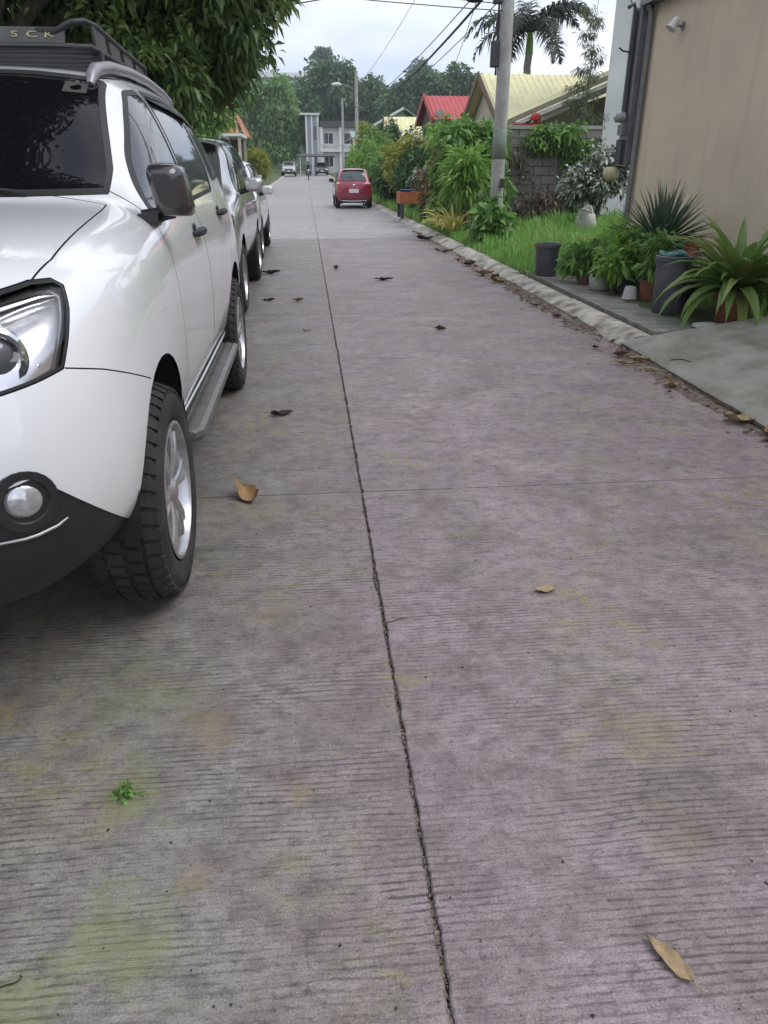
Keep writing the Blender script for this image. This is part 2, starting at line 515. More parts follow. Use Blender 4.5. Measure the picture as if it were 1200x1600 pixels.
def body_surface(stations, nose, tail, level):
    """stations: list of 10 (y,x,z) points each; nose / tail: how far the end faces bulge"""
    n = len(stations); k = len(stations[0])
    V = []; F = []; idx = {}
    def vert(key, co):
        if key not in idx:
            idx[key] = len(V); V.append(co)
        return idx[key]
    for i, st in enumerate(stations):
        for j, (y, x, z) in enumerate(st):
            vert((i, j, 1), (x, y, z))
            if x > 1e-6: vert((i, j, -1), (-x, y, z))
            else: idx[(i, j, -1)] = idx[(i, j, 1)]
    for i in range(n - 1):
        for j in range(k - 1):
            F.append((idx[(i, j, 1)], idx[(i + 1, j, 1)], idx[(i + 1, j + 1, 1)], idx[(i, j + 1, 1)]))
            F.append((idx[(i, j, -1)], idx[(i, j + 1, -1)], idx[(i + 1, j + 1, -1)], idx[(i + 1, j, -1)]))
    for i, bulge, flip in ((0, -nose, 0), (n - 1, tail, 1)):
        cols = (1.0, .5, 0.0, -.5, -1.0)
        G = []
        for j in range(1, k - 1):
            y, x, z = stations[i][j]
            row = []
            for c in cols:
                if abs(c) == 1: row.append(idx[(i, j, int(c))])
                else: row.append(vert((i, j, c), (x * c, y + bulge * (1 - c * c), z)))
            G.append(row)
        for a in range(len(G) - 1):
            for b in range(4):
                f = (G[a][b], G[a + 1][b], G[a + 1][b + 1], G[a][b + 1])
                F.append(f if not flip else tuple(reversed(f)))
        for j, row, fl in ((0, G[0], 1), (k - 1, G[-1], 0)):
            ctr = idx[(i, j, 1)]
            f1 = (row[0], row[1], row[2], ctr); f2 = (row[2], row[3], row[4], ctr)
            for f in (f1, f2):
                F.append(f)
    me = bpy.data.meshes.new('tmp'); me.from_pydata(V, [], F); me.update()
    bm = bmesh.new(); bm.from_mesh(me); bmesh.ops.recalc_face_normals(bm, faces=bm.faces); bm.to_mesh(me); bm.free()
    o = bpy.data.objects.new('tmp', me); COL.objects.link(o)
    md = o.modifiers.new('s', 'SUBSURF'); md.levels = level; md.render_levels = level
    dg = bpy.context.evaluated_depsgraph_get()
    me2 = bpy.data.meshes.new_from_object(o.evaluated_get(dg))
    bpy.data.objects.remove(o); bpy.data.meshes.remove(me)
    bm = bmesh.new(); bm.from_mesh(me2); bpy.data.meshes.remove(me2)
    bmesh.ops.recalc_face_normals(bm, faces=bm.faces)
    bm.normal_update()
    return bm

class Body:
    def __init__(s, stations, nose, tail, level=3):
        s.bm = body_surface(stations, nose, tail, level)
        s.lay = s.bm.faces.layers.int.new('part')
        s.names = ['body']
        s.base = s.bm.copy()
        s.base.normal_update(); s.base.faces.ensure_lookup_table(); s.base.verts.ensure_lookup_table()
        s.bvh = BVHTree.FromBMesh(s.base)
    def part(s, name):
        if name not in s.names: s.names.append(name)
        return s.names.index(name)
    def cut(s, poly, axes, filt, part=None, only=None):
        """faces of the shell inside a convex outline seen along an axis; the shell is split along it"""
        bm = s.bm
        A, B = axes
        ar = sum(poly[i][0] * poly[(i + 1) % len(poly)][1] - poly[(i + 1) % len(poly)][0] * poly[i][1] for i in range(len(poly)))
        if ar < 0: poly = list(reversed(poly))
        a0, a1 = min(p[0] for p in poly), max(p[0] for p in poly)
        b0, b1 = min(p[1] for p in poly), max(p[1] for p in poly)
        def near(f):
            aa = [v.co.dot(A) for v in f.verts]; bb = [v.co.dot(B) for v in f.verts]
            return max(aa) >= a0 and min(aa) <= a1 and max(bb) >= b0 and min(bb) <= b1
        faces = [f for f in bm.faces if near(f) and filt(f.calc_center_median(), f.normal) and (only is None or f[s.lay] in only)]
        for i in range(len(poly)):
            p, q = poly[i], poly[(i + 1) % len(poly)]
            dx, dy = q[0] - p[0], q[1] - p[1]
            L = math.hypot(dx, dy)
            if L < 1e-6: continue
            no = (A * dy - B * dx) / L           # pointing out of the outline
            co = A * p[0] + B * p[1]
            geom = set(faces)
            for f in faces: geom.update(f.edges); geom.update(f.verts)
            r = bmesh.ops.bisect_plane(bm, geom=list(geom), dist=1e-5, plane_co=co, plane_no=no)
            fs = set(g for g in r['geom'] if isinstance(g, bmesh.types.BMFace)) | set(f for f in faces if f.is_valid)
            faces = [f for f in fs if f.is_valid and (f.calc_center_median() - co).dot(no) < 0]
        bm.normal_update()
        if part is not None:
            k = s.part(part)
            for f in faces: f[s.lay] = k
        return faces
    def delete(s, faces):
        bmesh.ops.delete(s.bm, geom=[f for f in faces if f.is_valid], context='FACES')
    def line(s, pts, axes, filt, w=.005, part='gap'):
        for p, q in zip(pts[:-1], pts[1:]):
            dx, dy = q[0] - p[0], q[1] - p[1]; L = math.hypot(dx, dy)
            nx, ny = -dy / L * w / 2, dx / L * w / 2
            ex, ey = dx / L * w * .3, dy / L * w * .3
            s.cut([(p[0] - ex + nx, p[1] - ey + ny), (q[0] + ex + nx, q[1] + ey + ny), (q[0] + ex - nx, q[1] + ey - ny), (p[0] - ex - nx, p[1] - ey - ny)], axes, filt, part)
    def emit_islands(s, part, name, m, parent, offset=0.0):
        """one object for each connected piece of a part"""
        k = s.names.index(part)
        todo = set(f for f in s.bm.faces if f[s.lay] == k); n = 0
        while todo:
            st = [todo.pop()]; isl = set(st)
            while st:
                f = st.pop()
                for e in f.edges:
                    for g in e.link_faces:
                        if g in todo: todo.discard(g); isl.add(g); st.append(g)
            s.emit(part, name, m, parent, offset, faces=list(isl)); n += 1
        return n
    def emit(s, part, name, m, parent, offset=0.0, faces=None):
        k = s.names.index(part)
        fs = faces if faces is not None else [f for f in s.bm.faces if f[s.lay] == k]
        if not fs: return None
        F = [list(f.verts) for f in fs]
        order = {}
        for row in F:
            for v in row:
                if v not in order: order[v] = len(order)
        co = []; no = []
        for v in order:
            loc, nn, fi, d = s.bvh.find_nearest(v.co)
            # interpolated smooth normal of the uncut surface
            f = s.base.faces[fi]
            ws = [(1e-9 + (vv.co - v.co).length) ** -2 for vv in f.verts]
            n = sum((vv.normal * w_ for vv, w_ in zip(f.verts, ws)), Vector()).normalized()
            co.append(v.co + n * offset); no.append(n)
        me = bpy.data.meshes.new(name)
        me.from_pydata([tuple(c) for c in co], [], [[order[v] for v in row] for row in F])
        me.polygons.foreach_set('use_smooth', [True] * len(me.polygons))
        me.update()
        me.normals_split_custom_set_from_vertices([tuple(n) for n in no])
        return mesh_obj(name, me, m, parent)
    def border(s, part):
        k = s.names.index(part)
        return [e for e in s.bm.edges if len([f for f in e.link_faces if f[s.lay] == k]) == 1]

def circle(cx, cz, r, n=28, sq=1.0):
    return [(cx + r * math.cos(2 * PI * i / n), cz + r * sq * math.sin(2 * PI * i / n)) for i in range(n)]

# ------------------------------------------------------------------ vehicle materials
def car_paint(name, col, rough=.28, metal=0.0, dust=.45):
    m, nt, p, tcn = base_mat(name)
    n = noise_tex(nt, 1.5, 5, .6, tcn.outputs['Object'])
    g = _n(nt, 'ShaderNodeSeparateXYZ'); nt.links.new(tcn.outputs['Object'], g.inputs[0])
    low = ramp(nt, g.outputs['Z'], (.35, 1.0), (.95, .16))
    f = mathn(nt, 'MULTIPLY', mathn(nt, 'MULTIPLY', ramp(nt, n.outputs['Fac'], (.35, .2), (.7, 1.0)), low), dust)
    nt.links.new(mixc(nt, f, col, (.33, .31, .27)), p.inputs['Base Color'])
    p.inputs['Roughness'].default_value = rough; p.inputs['Metallic'].default_value = metal
    p.inputs['Coat Weight'].default_value = 1.0
    sm = noise_tex(nt, 7, 5, .7, tcn.outputs['Object'])
    nt.links.new(ramp(nt, sm.outputs['Fac'], (.4, .025), (.75, .12)), p.inputs['Coat Roughness'])
    return m

def glass_mat(name, col=(.008, .008, .01), rough=.02, spec=.5):
    m, nt, p, tcn = base_mat(name)
    p.inputs['Base Color'].default_value = (*col, 1)
    n = noise_tex(nt, 3, 4, .6, tcn.outputs['Object'])
    nt.links.new(ramp(nt, n.outputs['Fac'], (.4, rough), (.8, rough + .03)), p.inputs['Roughness'])
    p.inputs['Specular IOR Level'].default_value = spec
    return m

def lens_mat(name):
    m, nt, p, tcn = base_mat(name)
    tr = _n(nt, 'ShaderNodeBsdfTransparent'); gl = _n(nt, 'ShaderNodeBsdfGlossy'); gl.inputs['Roughness'].default_value = .02
    fr = _n(nt, 'ShaderNodeFresnel'); fr.inputs['IOR'].default_value = 1.5
    ms = _n(nt, 'ShaderNodeMixShader')
    nt.links.new(fr.outputs[0], ms.inputs[0]); nt.links.new(tr.outputs[0], ms.inputs[1]); nt.links.new(gl.outputs[0], ms.inputs[2])
    nt.links.new(ms.outputs[0], nt.nodes['Material Output'].inputs['Surface'])
    return m

M_white = car_paint('white_paint', (.80, .81, .83))
M_silver = car_paint('silver_paint', (.50, .51, .53), .3, .55)
M_white2 = car_paint('white_paint_second', (.68, .68, .70))
M_red = car_paint('red_paint', (.29, .010, .042), .3, .1, dust=.12)
M_glass = glass_mat('tinted_glass', (.006, .005, .007), .02, .28)
M_sideglass = glass_mat('tinted_side_glass', (.05, .05, .055), .03, .9)
M_rubber = mat('tyre_rubber', (.022, .022, .022), .85, var=.3, vscale=8, bump=.3, bscale=90, dirt=(.09, .08, .065), dscale=6, damt=.45)
M_blackp = mat('black_plastic', (.018, .018, .02), .5, var=.25, vscale=10, bump=.12, bscale=300)
M_gap = mat('panel_gap', (.012, .012, .013), .9, var=.1)
M_trim = mat('black_rubber_trim', (.015, .015, .016), .55, var=.2)
M_alloy = mat('alloy', (.55, .55, .57), .32, .85, var=.12, vscale=12, dirt=(.16, .14, .12), dscale=7, damt=.45)
M_chrome = mat('chrome', (.82, .82, .84), .12, 1.0, var=.05)
M_greymetal = mat('grey_metal_trim', (.30, .29, .31), .42, .4, var=.12)
M_lens = lens_mat('clear_lens')
M_dark = mat('dark_underside', (.012, .012, .012), .95, var=.2)
M_redlens = mat('red_lens', (.35, .01, .012), .15, 0, var=.1, coat=1.0)
M_plate = mat('white_plate', (.75, .75, .76), .4, var=.06)
M_brake = mat('brake_disc', (.12, .115, .11), .5, .6, var=.3)
M_step = mat('step_metal', (.17, .165, .16), .45, .5, var=.2, vscale=9, dirt=(.12, .11, .09), dscale=5, damt=.6)

def wheel(parent, loc, Rw=.385, Rr=.245, width=.25, side=1, spokes=6, detail=2, name='wheel'):
    """wheel > tyre, rim; axis along x, outer face towards side*x, loc = outer tyre face centre"""
    h = root(name, None, None, loc)
    for kk in ('label', 'category', 'group'):
        if kk in h: del h[kk]
    h.parent = parent
    w_ = width
    n = 64 if detail > 1 else 32
    mb = MB()
    prof = [(Rr - .012, -.06), (Rr + .004, -.02), (Rr + .02, -.006), (Rr + .05, .0), ((Rw + Rr) / 2 + .01, .004), (Rw - .035, -.006), (Rw - .012, -.025), (Rw - .004, -.05),
            (Rw - .002, -w_ / 2), (Rw - .004, -w_ + .05), (Rw - .03, -w_ + .01), (Rr, -w_ + .02)]
    mb.lathe([(r, x * side) for r, x in prof], n=n, axis='x')
    if detail > 1:                                # tread and shoulder blocks
        nb = 44
        for i in range(nb):
            a = 2 * PI * i / nb
            for (x0, x1, da, r0, r1) in ((-.006, -.055, 0, Rw - .03, Rw + .006), (-.068, -.115, .5, Rw - .01, Rw + .008), (-.130, -.178, 0, Rw - .01, Rw + .008), (-.192, -.245, .5, Rw - .03, Rw + .006)):
                aa = a + da * 2 * PI / nb; hw = 2 * PI / nb * .34
                P = []
                for rr_ in (r0, r1):
                    for xx in (x0, x1):
                        for ang in (aa - hw, aa + hw):
                            ang2 = ang + (xx * .6)
                            rr2 = rr_ - (.022 if (rr_ == r1 and xx in (-.006, -.245)) else 0)
                            P.append((xx * side, rr2 * math.cos(ang2), rr2 * math.sin(ang2)))
                b = len(mb.v); mb.v += P
                for f in ((4, 5, 7, 6), (0, 1, 5, 4), (2, 6, 7, 3), (0, 4, 6, 2), (1, 3, 7, 5)):
                    mb.f.append(tuple(b + q for q in f)); mb.m.append(0)
    mb.obj('tyre', M_rubber, h, smooth=True, angle=35)
    rim = MB()
    rim.lathe([(Rr + .006, -.012 * side), (Rr + .008, -.004 * side), (Rr - .004, -.002 * side), (Rr - .016, -.02 * side), (Rr - .02, -.10 * side), (Rr - .02, -.2 * side)], n=n, axis='x')
    rim.lathe([(.0, -.012 * side), (.03, -.012 * side), (.036, -.018 * side), (.05, -.03 * side), (.062, -.045 * side), (.062, -.1 * side)], n=24, axis='x')
    for i in range(spokes):
        for d in ((-.10, .10) if detail > 1 else (0,)):
            a = 2 * PI * i / spokes
            def pt(r, x, off, lat):
                aa = a + off
                return Vector((x * side, r * math.cos(aa) - lat * math.sin(aa), r * math.sin(aa) + lat * math.cos(aa)))
            hw = .016 if detail > 1 else .03
            rows = []
            for t in (0, .35, .7, 1):
                r = .04 + (Rr - .018 - .04) * t
                x = -.026 + .006 * t + .008 * math.sin(PI * t)
                rows.append([pt(r, x - .045, d * (.6 + t), -hw), pt(r, x - .008, d * (.6 + t), -hw), pt(r, x, d * (.6 + t), -hw * .5), pt(r, x, d * (.6 + t), hw * .5), pt(r, x - .008, d * (.6 + t), hw), pt(r, x - .045, d * (.6 + t), hw)])
            rim.grid(rows)
    if detail > 1:
        for i in range(6):
            a = 2 * PI * (i + .5) / 6
            rim.lathe([(.0, -.03 * side), (.009, -.032 * side), (.011, -.05 * side)], n=8, axis='x', c=(0, .048 * math.cos(a), .048 * math.sin(a)))
    rim.obj('rim', M_alloy, h, smooth=True, angle=35)
    hub = MB(); hub.lathe([(.0, -.115 * side), (.15, -.115 * side), (.155, -.13 * side), (Rr - .02, -.14 * side)], n=24, axis='x')
    hub.obj('brake_disc', M_brake, h)
    return h
# ------------------------------------------------------------------ the white off-road car at the left
def suv_stations():
    T = {
     # u nominal: rows r0..r9 as (y, x, z)
     0: [(-.78, 0, .36), (-.78, .45, .36), (-.83, .60, .40), (-.885, .67, .55), (-.885, .68, .78), (-.84, .68, .98), (-.79, .66, 1.08), (-.70, .48, 1.125), (-.72, .25, 1.14), (-.73, 0, 1.145)],
     1: [(-.68, 0, .33), (-.68, .6, .33), (-.71, .75, .40), (-.765, .84, .56), (-.765, .845, .79), (-.72, .83, 1.0), (-.66, .79, 1.12), (-.56, .62, 1.175), (-.56, .32, 1.19), (-.56, 0, 1.195)],
    }
    st = [T[0], T[1]]
    #   u,  r2v, r3v, r4v, r5v, r5z, r6v, r6z, r7(u,v,z), r8(u,v,z), r9(u,z), r2z
    L = [
     (-.50, .90, .94, .935, .895, 1.03, .845, 1.18, (-.47, .68, 1.225), (-.47, .36, 1.24), (-.47, 1.245), .46),
     (-.22, .87, .935, .945, .925, 1.06, .865, 1.215, (-.20, .70, 1.265), (-.20, .38, 1.285), (-.20, 1.29), .44),
     (.10, .87, .935, .948, .925, 1.075, .868, 1.24, (.10, .71, 1.295), (.10, .39, 1.315), (.10, 1.32), .42),
     (.42, .87, .92, .938, .92, 1.085, .865, 1.255, (.42, .71, 1.315), (.38, .40, 1.335), (.35, 1.34), .42),
     (.66, .87, .908, .925, .915, 1.09, .862, 1.262, (.74, .705, 1.335), (.56, .41, 1.352), (.50, 1.358), .42),
     (.92, .87, .905, .92, .912, 1.095, .86, 1.27, (.95, .705, 1.49), (.77, .42, 1.525), (.72, 1.535), .42),
     (1.15, .87, .905, .92, .91, 1.10, .858, 1.275, (1.18, .695, 1.665), (1.01, .42, 1.71), (.97, 1.72), .42),
     (1.42, .87, .905, .92, .91, 1.105, .856, 1.28, (1.42, .685, 1.805), (1.29, .45, 1.862), (1.25, 1.875), .42),
     (1.90, .87, .905, .92, .91, 1.11, .855, 1.29, (1.90, .69, 1.84), (1.90, .47, 1.895), (1.90, 1.91), .42),
     (2.36, .87, .91, .93, .915, 1.12, .853, 1.305, (2.36, .69, 1.843), (2.36, .47, 1.90), (2.36, 1.915), .42),
     (2.62, .87, .925, .945, .92, 1.13, .852, 1.315, (2.62, .688, 1.84), (2.62, .47, 1.897), (2.62, 1.91), .42),
     (2.98, .87, .925, .945, .92, 1.14, .85, 1.325, (2.98, .682, 1.825), (2.98, .46, 1.885), (2.98, 1.90), .42),
     (3.34, .87, .915, .93, .905, 1.14, .84, 1.335, (3.34, .67, 1.80), (3.34, .45, 1.86), (3.34, 1.875), .44),
     (3.70, .84, .89, .90, .87, 1.13, .81, 1.335, (3.64, .65, 1.745), (3.66, .43, 1.81), (3.68, 1.825), .48),
    ]
    for (u, r2, r3, r4, r5, r5z, r6, r6z, a, b, c, r2z) in L:
        st.append([(u, 0, .33), (u, .62, .33), (u, r2, r2z), (u, r3, .60), (u, r4, .84), (u, r5, r5z), (u, r6, r6z), a, b, (c[0], 0, c[1])])
    st.append([(3.86, 0, .45), (3.86, .5, .45), (3.92, .64, .52), (3.95, .70, .66), (3.94, .71, .86), (3.92, .69, 1.12), (3.88, .66, 1.33), (3.80, .57, 1.62), (3.79, .37, 1.69), (3.79, 0, 1.70)])
    return st

def glass_poly(name_, P): return P
SIDE_WIN = {
    'front_window': [(.80, 1.300), (1.66, 1.318), (1.66, 1.775), (1.44, 1.755), (1.28, 1.672), (1.02, 1.492)],
    'rear_window': [(1.76, 1.320), (2.62, 1.345), (2.74, 1.46), (2.60, 1.765), (2.2, 1.785), (1.75, 1.780)],
    'quarter_window': [(2.86, 1.40), (3.42, 1.42), (3.36, 1.66), (2.76, 1.75)],
}
def grow(P, d):
    """offset a convex outline outwards (d > 0) or inwards"""
    ar = sum(P[i][0] * P[(i + 1) % len(P)][1] - P[(i + 1) % len(P)][0] * P[i][1] for i in range(len(P)))
    if ar < 0: P = list(reversed(P))
    n = len(P); out_ = []
    L = []
    for i in range(n):
        p, q = Vector(P[i]), Vector(P[(i + 1) % n]); t = (q - p).normalized(); no = Vector((t.y, -t.x))
        L.append((p + no * d, t))
    for i in range(n):
        (p, t), (q, s_) = L[i - 1], L[i]
        den = t.x * s_.y - t.y * s_.x
        if abs(den) < 1e-4: out_.append(tuple(q)); continue
        k = ((q.x - p.x) * s_.y - (q.y - p.y) * s_.x) / den
        out_.append(tuple(p + t * k))
    return out_
def roundp(P, r=.03, n=3):
    """round the corners of an outline"""
    o = []
    m = len(P)
    for i in range(m):
        a, b, c = Vector(P[i - 1]), Vector(P[i]), Vector(P[(i + 1) % m])
        d1 = min(r, (a - b).length * .45); d2 = min(r, (c - b).length * .45)
        p, q = b + (a - b).normalized() * d1, b + (c - b).normalized() * d2
        for k in range(n + 1):
            t = k / n
            o.append(tuple((1 - t) ** 2 * p + 2 * t * (1 - t) * b + t * t * q))
    return o

def make_suv(loc):
    T = root('parked_suv', 'large white off-road car with black roof basket filling the left side, facing the viewer', 'car', loc)
    B = Body(suv_stations(), .06, .05, 3)
    diag = {1: (Vector((.8, .6, 0)), Vector((0, 0, 1))), -1: (Vector((-.8, .6, 0)), Vector((0, 0, 1)))}
    for s in (1, -1):
        on = lambda c, n, s=s: c.x * s > .5 and n.x * s > .25
        for cy in (0, 2.85):
            B.delete(B.cut(circle(cy, .40, .475, 40), AX_SIDE, lambda c, n, s=s: c.x * s > .62 and c.z > .30))
        # wheel arch lips in black
        # side panes: frame first, then the pane itself
        for k, P in SIDE_WIN.items():
            B.cut(roundp(grow(P, .022), .05), AX_SIDE, lambda c, n, s=s: c.x * s > .4 and n.x * s > .2, 'trim')
            B.cut(roundp(P, .04), AX_SIDE, lambda c, n, s=s: c.x * s > .4 and n.x * s > .2, k + ('_l' if s > 0 else '_r'))
        # doors
        fd = [(.66, .50), (1.70, .50), (1.70, 1.845), (1.40, 1.825), (1.16, 1.70), (.745, 1.385), (.655, 1.2), (.62, .9)]
        rd = [(1.705, .50), (2.36, .50), (2.78, 1.0), (2.83, 1.40), (2.66, 1.84), (1.705, 1.85)]
        for nm, P in (('front_door', fd), ('rear_door', rd)):
            kk = nm + ('_l' if s > 0 else '_r')
            f0 = B.cut(P, AX_SIDE, lambda c, n, s=s: c.x * s > .4 and n.x * s > .15 and c.z > .4, 'gap', only=[0])
            B.cut(grow(P, -.0055), AX_SIDE, lambda c, n, s=s: c.x * s > .4 and n.x * s > .15 and c.z > .4, kk, only=[B.part('gap')])
        # headlamp
        A = diag[s]
        hp = [(.206, 1.173), (.283, 1.188), (.342, 1.188), (.361, 1.173), (.340, 1.125), (.303, 1.063), (.264, 1.002), (.194, .988), (.1, .972), (-.17, .985), (-.19, 1.03), (-.05, 1.10)]
        ff = lambda c, n, s=s: c.x * s > .1 and c.y < -.3
        B.cut(grow(hp, .004), A, ff, 'gap')
        B.cut(hp, A, ff, 'hl_rim' + str(s))
        B.cut(grow(hp, -.007), A, ff, 'hl' + str(s))
        # black lower bumper with the fog lamp pocket
        bp = [(-.62, .2), (.60, .2), (.60, .33), (.40, .515), (.165, .735), (.13, .762), (.09, .770), (.04, .75), (-.62, .60)]
        B.cut(bp, A, lambda c, n, s=s: c.x * s > -.001 and c.y < -.30, 'bumper_lower', only=[0])
        B.line([(-.66, 1.0), (-.53, .964), (-.391, .917), (-.20, .852)], AX_SIDE, lambda c, n, s=s: c.x * s > .75 and n.x * s > .2, .004)
        # sill and flanks below the doors
        B.cut([(.44, .2), (2.42, .2), (2.42, .497), (.44, .497)], AX_SIDE, lambda c, n, s=s: c.x * s > .5, 'under')
        B.cut([(3.2, .2), (4.2, .2), (4.2, .56), (3.2, .56)], AX_SIDE, lambda c, n, s=s: c.x * s > .3, 'under')
        # hood shut line
        B.line([(.60, .684 * s), (.124, .717 * s), (-.337, .744 * s), (-.50, .735 * s)], AX_TOP, lambda c, n, s=s: c.x * s > .5 and n.z > .3 and c.z > 1.1, .006)
    B.line([(.60, -.684), (.585, -.5), (.50, -.2), (.485, 0), (.50, .2), (.585, .5), (.60, .684)], AX_TOP, lambda c, n: n.z > .3 and c.z > 1.2 and c.y < .75, .006)
    # windscreen
    wf = lambda c, n: .3 < c.y < 1.5 and n.y < -.2 and n.z > .2 and c.z > 1.3
    wp = [(-.672, 1.345), (0, 1.352), (.672, 1.345), (.665, 1.45), (.575, 1.79), (.54, 1.822), (.3, 1.838), (0, 1.842), (-.3, 1.838), (-.54, 1.822), (-.575, 1.79), (-.665, 1.45)]
    B.cut(wp, AX_FRONT, wf, 'trim')
    B.cut(grow(wp, -.022), AX_FRONT, wf, 'windscreen')
    # grille
    gp = [(-.46, .80), (-.40, .70), (.40, .70), (.46, .80), (.44, 1.04), (-.44, 1.04)]
    B.cut(gp, AX_FRONT, lambda c, n: c.y < -.7 and n.y < -.3, 'grille', only=[0])
    # rear window and underside
    B.cut(roundp([(-.58, 1.36), (.58, 1.36), (.52, 1.66), (-.52, 1.66)], .06), AX_FRONT, lambda c, n: c.y > 3.6 and n.y > .3, 'back_window')
    for f in B.bm.faces:
        if f.normal.z < -.6 and f.calc_center_median().z < .6 and f[B.lay] == 0: f[B.lay] = B.part('under')
    # ---- objects
    B.emit('body', 'body_shell', M_white, T)
    tag(B.emit('gap', 'panel_gap', M_gap, T, offset=-.003), kind='stuff')
    B.emit_islands('trim', 'window_frame', M_trim, T, offset=.002)
    B.emit('windscreen', 'windscreen', M_glass, T)
    B.emit('bumper_lower', 'lower_bumper', M_blackp, T, offset=-.004)
    B.emit('under', 'underbody', M_dark, T)
    B.emit('grille', 'grille', M_blackp, T, offset=-.01)
    B.emit('back_window', 'back_window', M_glass, T)
    for sd, s in (('_l', 1), ('_r', -1)):
        for nm in ('front_door', 'rear_door'):
            d = B.emit(nm + sd, 'door', M_white, T)
            u0, z0 = ((1.47, 1.165) if nm == 'front_door' else (2.56, 1.205))
            loc_, nn, fi, dd = B.bvh.find_nearest(Vector((.9 * s, u0, z0)))
            hb = MB()
            xs = loc_.x + .002 * s
            hb.tube([(xs, u0 - .105, z0 - .004), (xs + .028 * s, u0 - .085, z0), (xs + .036 * s, u0, z0 + .004), (xs + .028 * s, u0 + .085, z0 + .004), (xs, u0 + .105, z0)], [.013, .017, .019, .017, .013], 8)
            hb.lathe([(.0, .002 * s), (.03, .002 * s), (.045, -.006 * s)], 16, axis='x', c=(xs, u0 - .02, z0))
            hb.obj('handle', M_trim, d, smooth=True, angle=40)
            win = B.emit(('front_window' if nm == 'front_door' else 'rear_window') + sd, 'window', M_sideglass, d)
            # rain visor over the pane
            P = ([(1.10, 1.545), (1.28, 1.690), (1.44, 1.772), (1.66, 1.792)] if nm == 'front_door' else [(1.76, 1.797), (2.2, 1.802), (2.56, 1.782), (2.66, 1.70)])
            vb = MB(); rows = []
            for qi, (u, z) in enumerate(P):
                tp_ = .055 if 0 < qi < 3 else .022
                a, n1_, _, _ = B.bvh.find_nearest(Vector((.7 * s, u, z)))
                b, n2_, _, _ = B.bvh.find_nearest(Vector((.72 * s, u, z - tp_)))
                rows.append([a + n1_ * .002, a + n1_ * .010 + Vector((0, 0, -.006)), b + n2_ * .018, b + n2_ * .014])
            vb.grid(rows)
            if nm == 'rear_door': vb.obj('rain_visor', M_blackp, d, smooth=True)
        B.emit('quarter_window' + sd, 'quarter_window', M_sideglass, T)
        # headlamp: lens, seal, reflector, projector
        hl = B.emit('hl' + str(s), 'headlight', M_lens, T)
        B.emit('hl_rim' + str(s), 'seal', M_trim, hl, offset=.0015)
        B.emit('hl' + str(s), 'reflector', M_reflector, hl, offset=-.020, faces=[f for f in B.bm.faces if f[B.lay] in (B.part('hl' + str(s)), B.part('hl_rim' + str(s)))])
        pj = MB()
        c0 = Vector((.705 * s, -.745, 1.045))
        Mx = Matrix.Translation(c0) @ Matrix.Rotation(.45 * s, 4, 'Z') @ Matrix.Rotation(PI / 2, 4, 'X')
        t2 = MB(); t2.lathe([(.074, -.05), (.074, .004), (.066, .012), (.056, .004), (.054, -.01)], 28); t2.v = [tuple(Mx @ Vector(p)) for p in t2.v]
        t2.obj('bezel', M_chrome, hl, smooth=True, angle=40)
        pj.lathe([(.0, .022), (.02, .020), (.038, .010), (.052, -.008)], 24); pj.v = [tuple(Mx @ Vector(p)) for p in pj.v]
        pj.obj('projector', M_projlens, hl, smooth=True)
        # small turn lamp in the outer corner and a chrome brow
        br = MB(); br.tube([(.60 * s, -.665, 1.092), (.68 * s, -.612, 1.128), (.755 * s, -.535, 1.148), (.785 * s, -.50, 1.15)], [.012, .014, .012, .006], 8)
        br.obj('brow', M_chrome, hl, smooth=True)
        sw = MB(); sw.tube([(.62 * s, -.755, .985), (.72 * s, -.735, .99), (.775 * s, -.685, 1.01), (.792 * s, -.62, 1.06)], [.008, .011, .012, .008], 8)
        sw.obj('light_guide', M_chrome, hl, smooth=True)
        # fog lamp
        fg = MB()
        c1 = Vector((.735 * s, -.822, .712))
        Mf = Matrix.Translation(c1) @ Matrix.Rotation(.62 * s, 4, 'Z') @ Matrix.Rotation(PI / 2, 4, 'X')
        t3 = MB(); t3.lathe([(.085, -.02), (.078, .006), (.058, .006), (.05, -.004)], 24); t3.v = [tuple(Mf @ Vector(p)) for p in t3.v]
        fo = t3.obj('fog_light', M_blackp, T, smooth=True, angle=40)
        fg.lathe([(.0, .012), (.03, .008), (.049, -.003), (.05, -.01)], 20); fg.v = [tuple(Mf @ Vector(p)) for p in fg.v]
        fg.obj('lens', M_foglens, fo, smooth=True)
        cs = MB()
        pts = []
        for q in ((.60, -.868, .622), (.668, -.859, .618), (.72, -.835, .617), (.746, -.817, .619), (.785, -.785, .628), (.804, -.763, .640)):
            a, n1_, _, _ = B.bvh.find_nearest(Vector((q[0] * s, q[1], q[2]))); pts.append(a + n1_ * .002)
        cs.tube(pts, [.004, .004, .0045, .005, .0045, .003], 8)
        cs.obj('chrome_strip', M_greymetal2, T, smooth=True)
        # mirror
        mb_ = MB()
        mz0, mz1 = 1.27, 1.475
        rows = []
        for (yy, sx0, sx1, za, zb) in ((.575, .880, .955, 1.315, 1.435), (.59, .860, .980, 1.29, 1.458), (.64, .848, .992, 1.280, 1.470), (.70, .845, .995, 1.277, 1.472), (.72, .85, .990, 1.284, 1.466)):
            ring = []
            for i in range(20):
                a = 2 * PI * i / 20; ca, sa = math.cos(a), math.sin(a)
                e = .42
                rx = (abs(ca) ** e) * (1 if ca >= 0 else -1); rz = (abs(sa) ** e) * (1 if sa >= 0 else -1)
                lean = .018 * rz
                ring.append((((sx0 + sx1) / 2 + rx * (sx1 - sx0) / 2 - lean) * s, yy, (za + zb) / 2 + rz * (zb - za) / 2))
            rows.append(ring)
        mb_.grid(rows, close=True); mb_.poly(rows[0]); mb_.poly(list(reversed(rows[-1])))
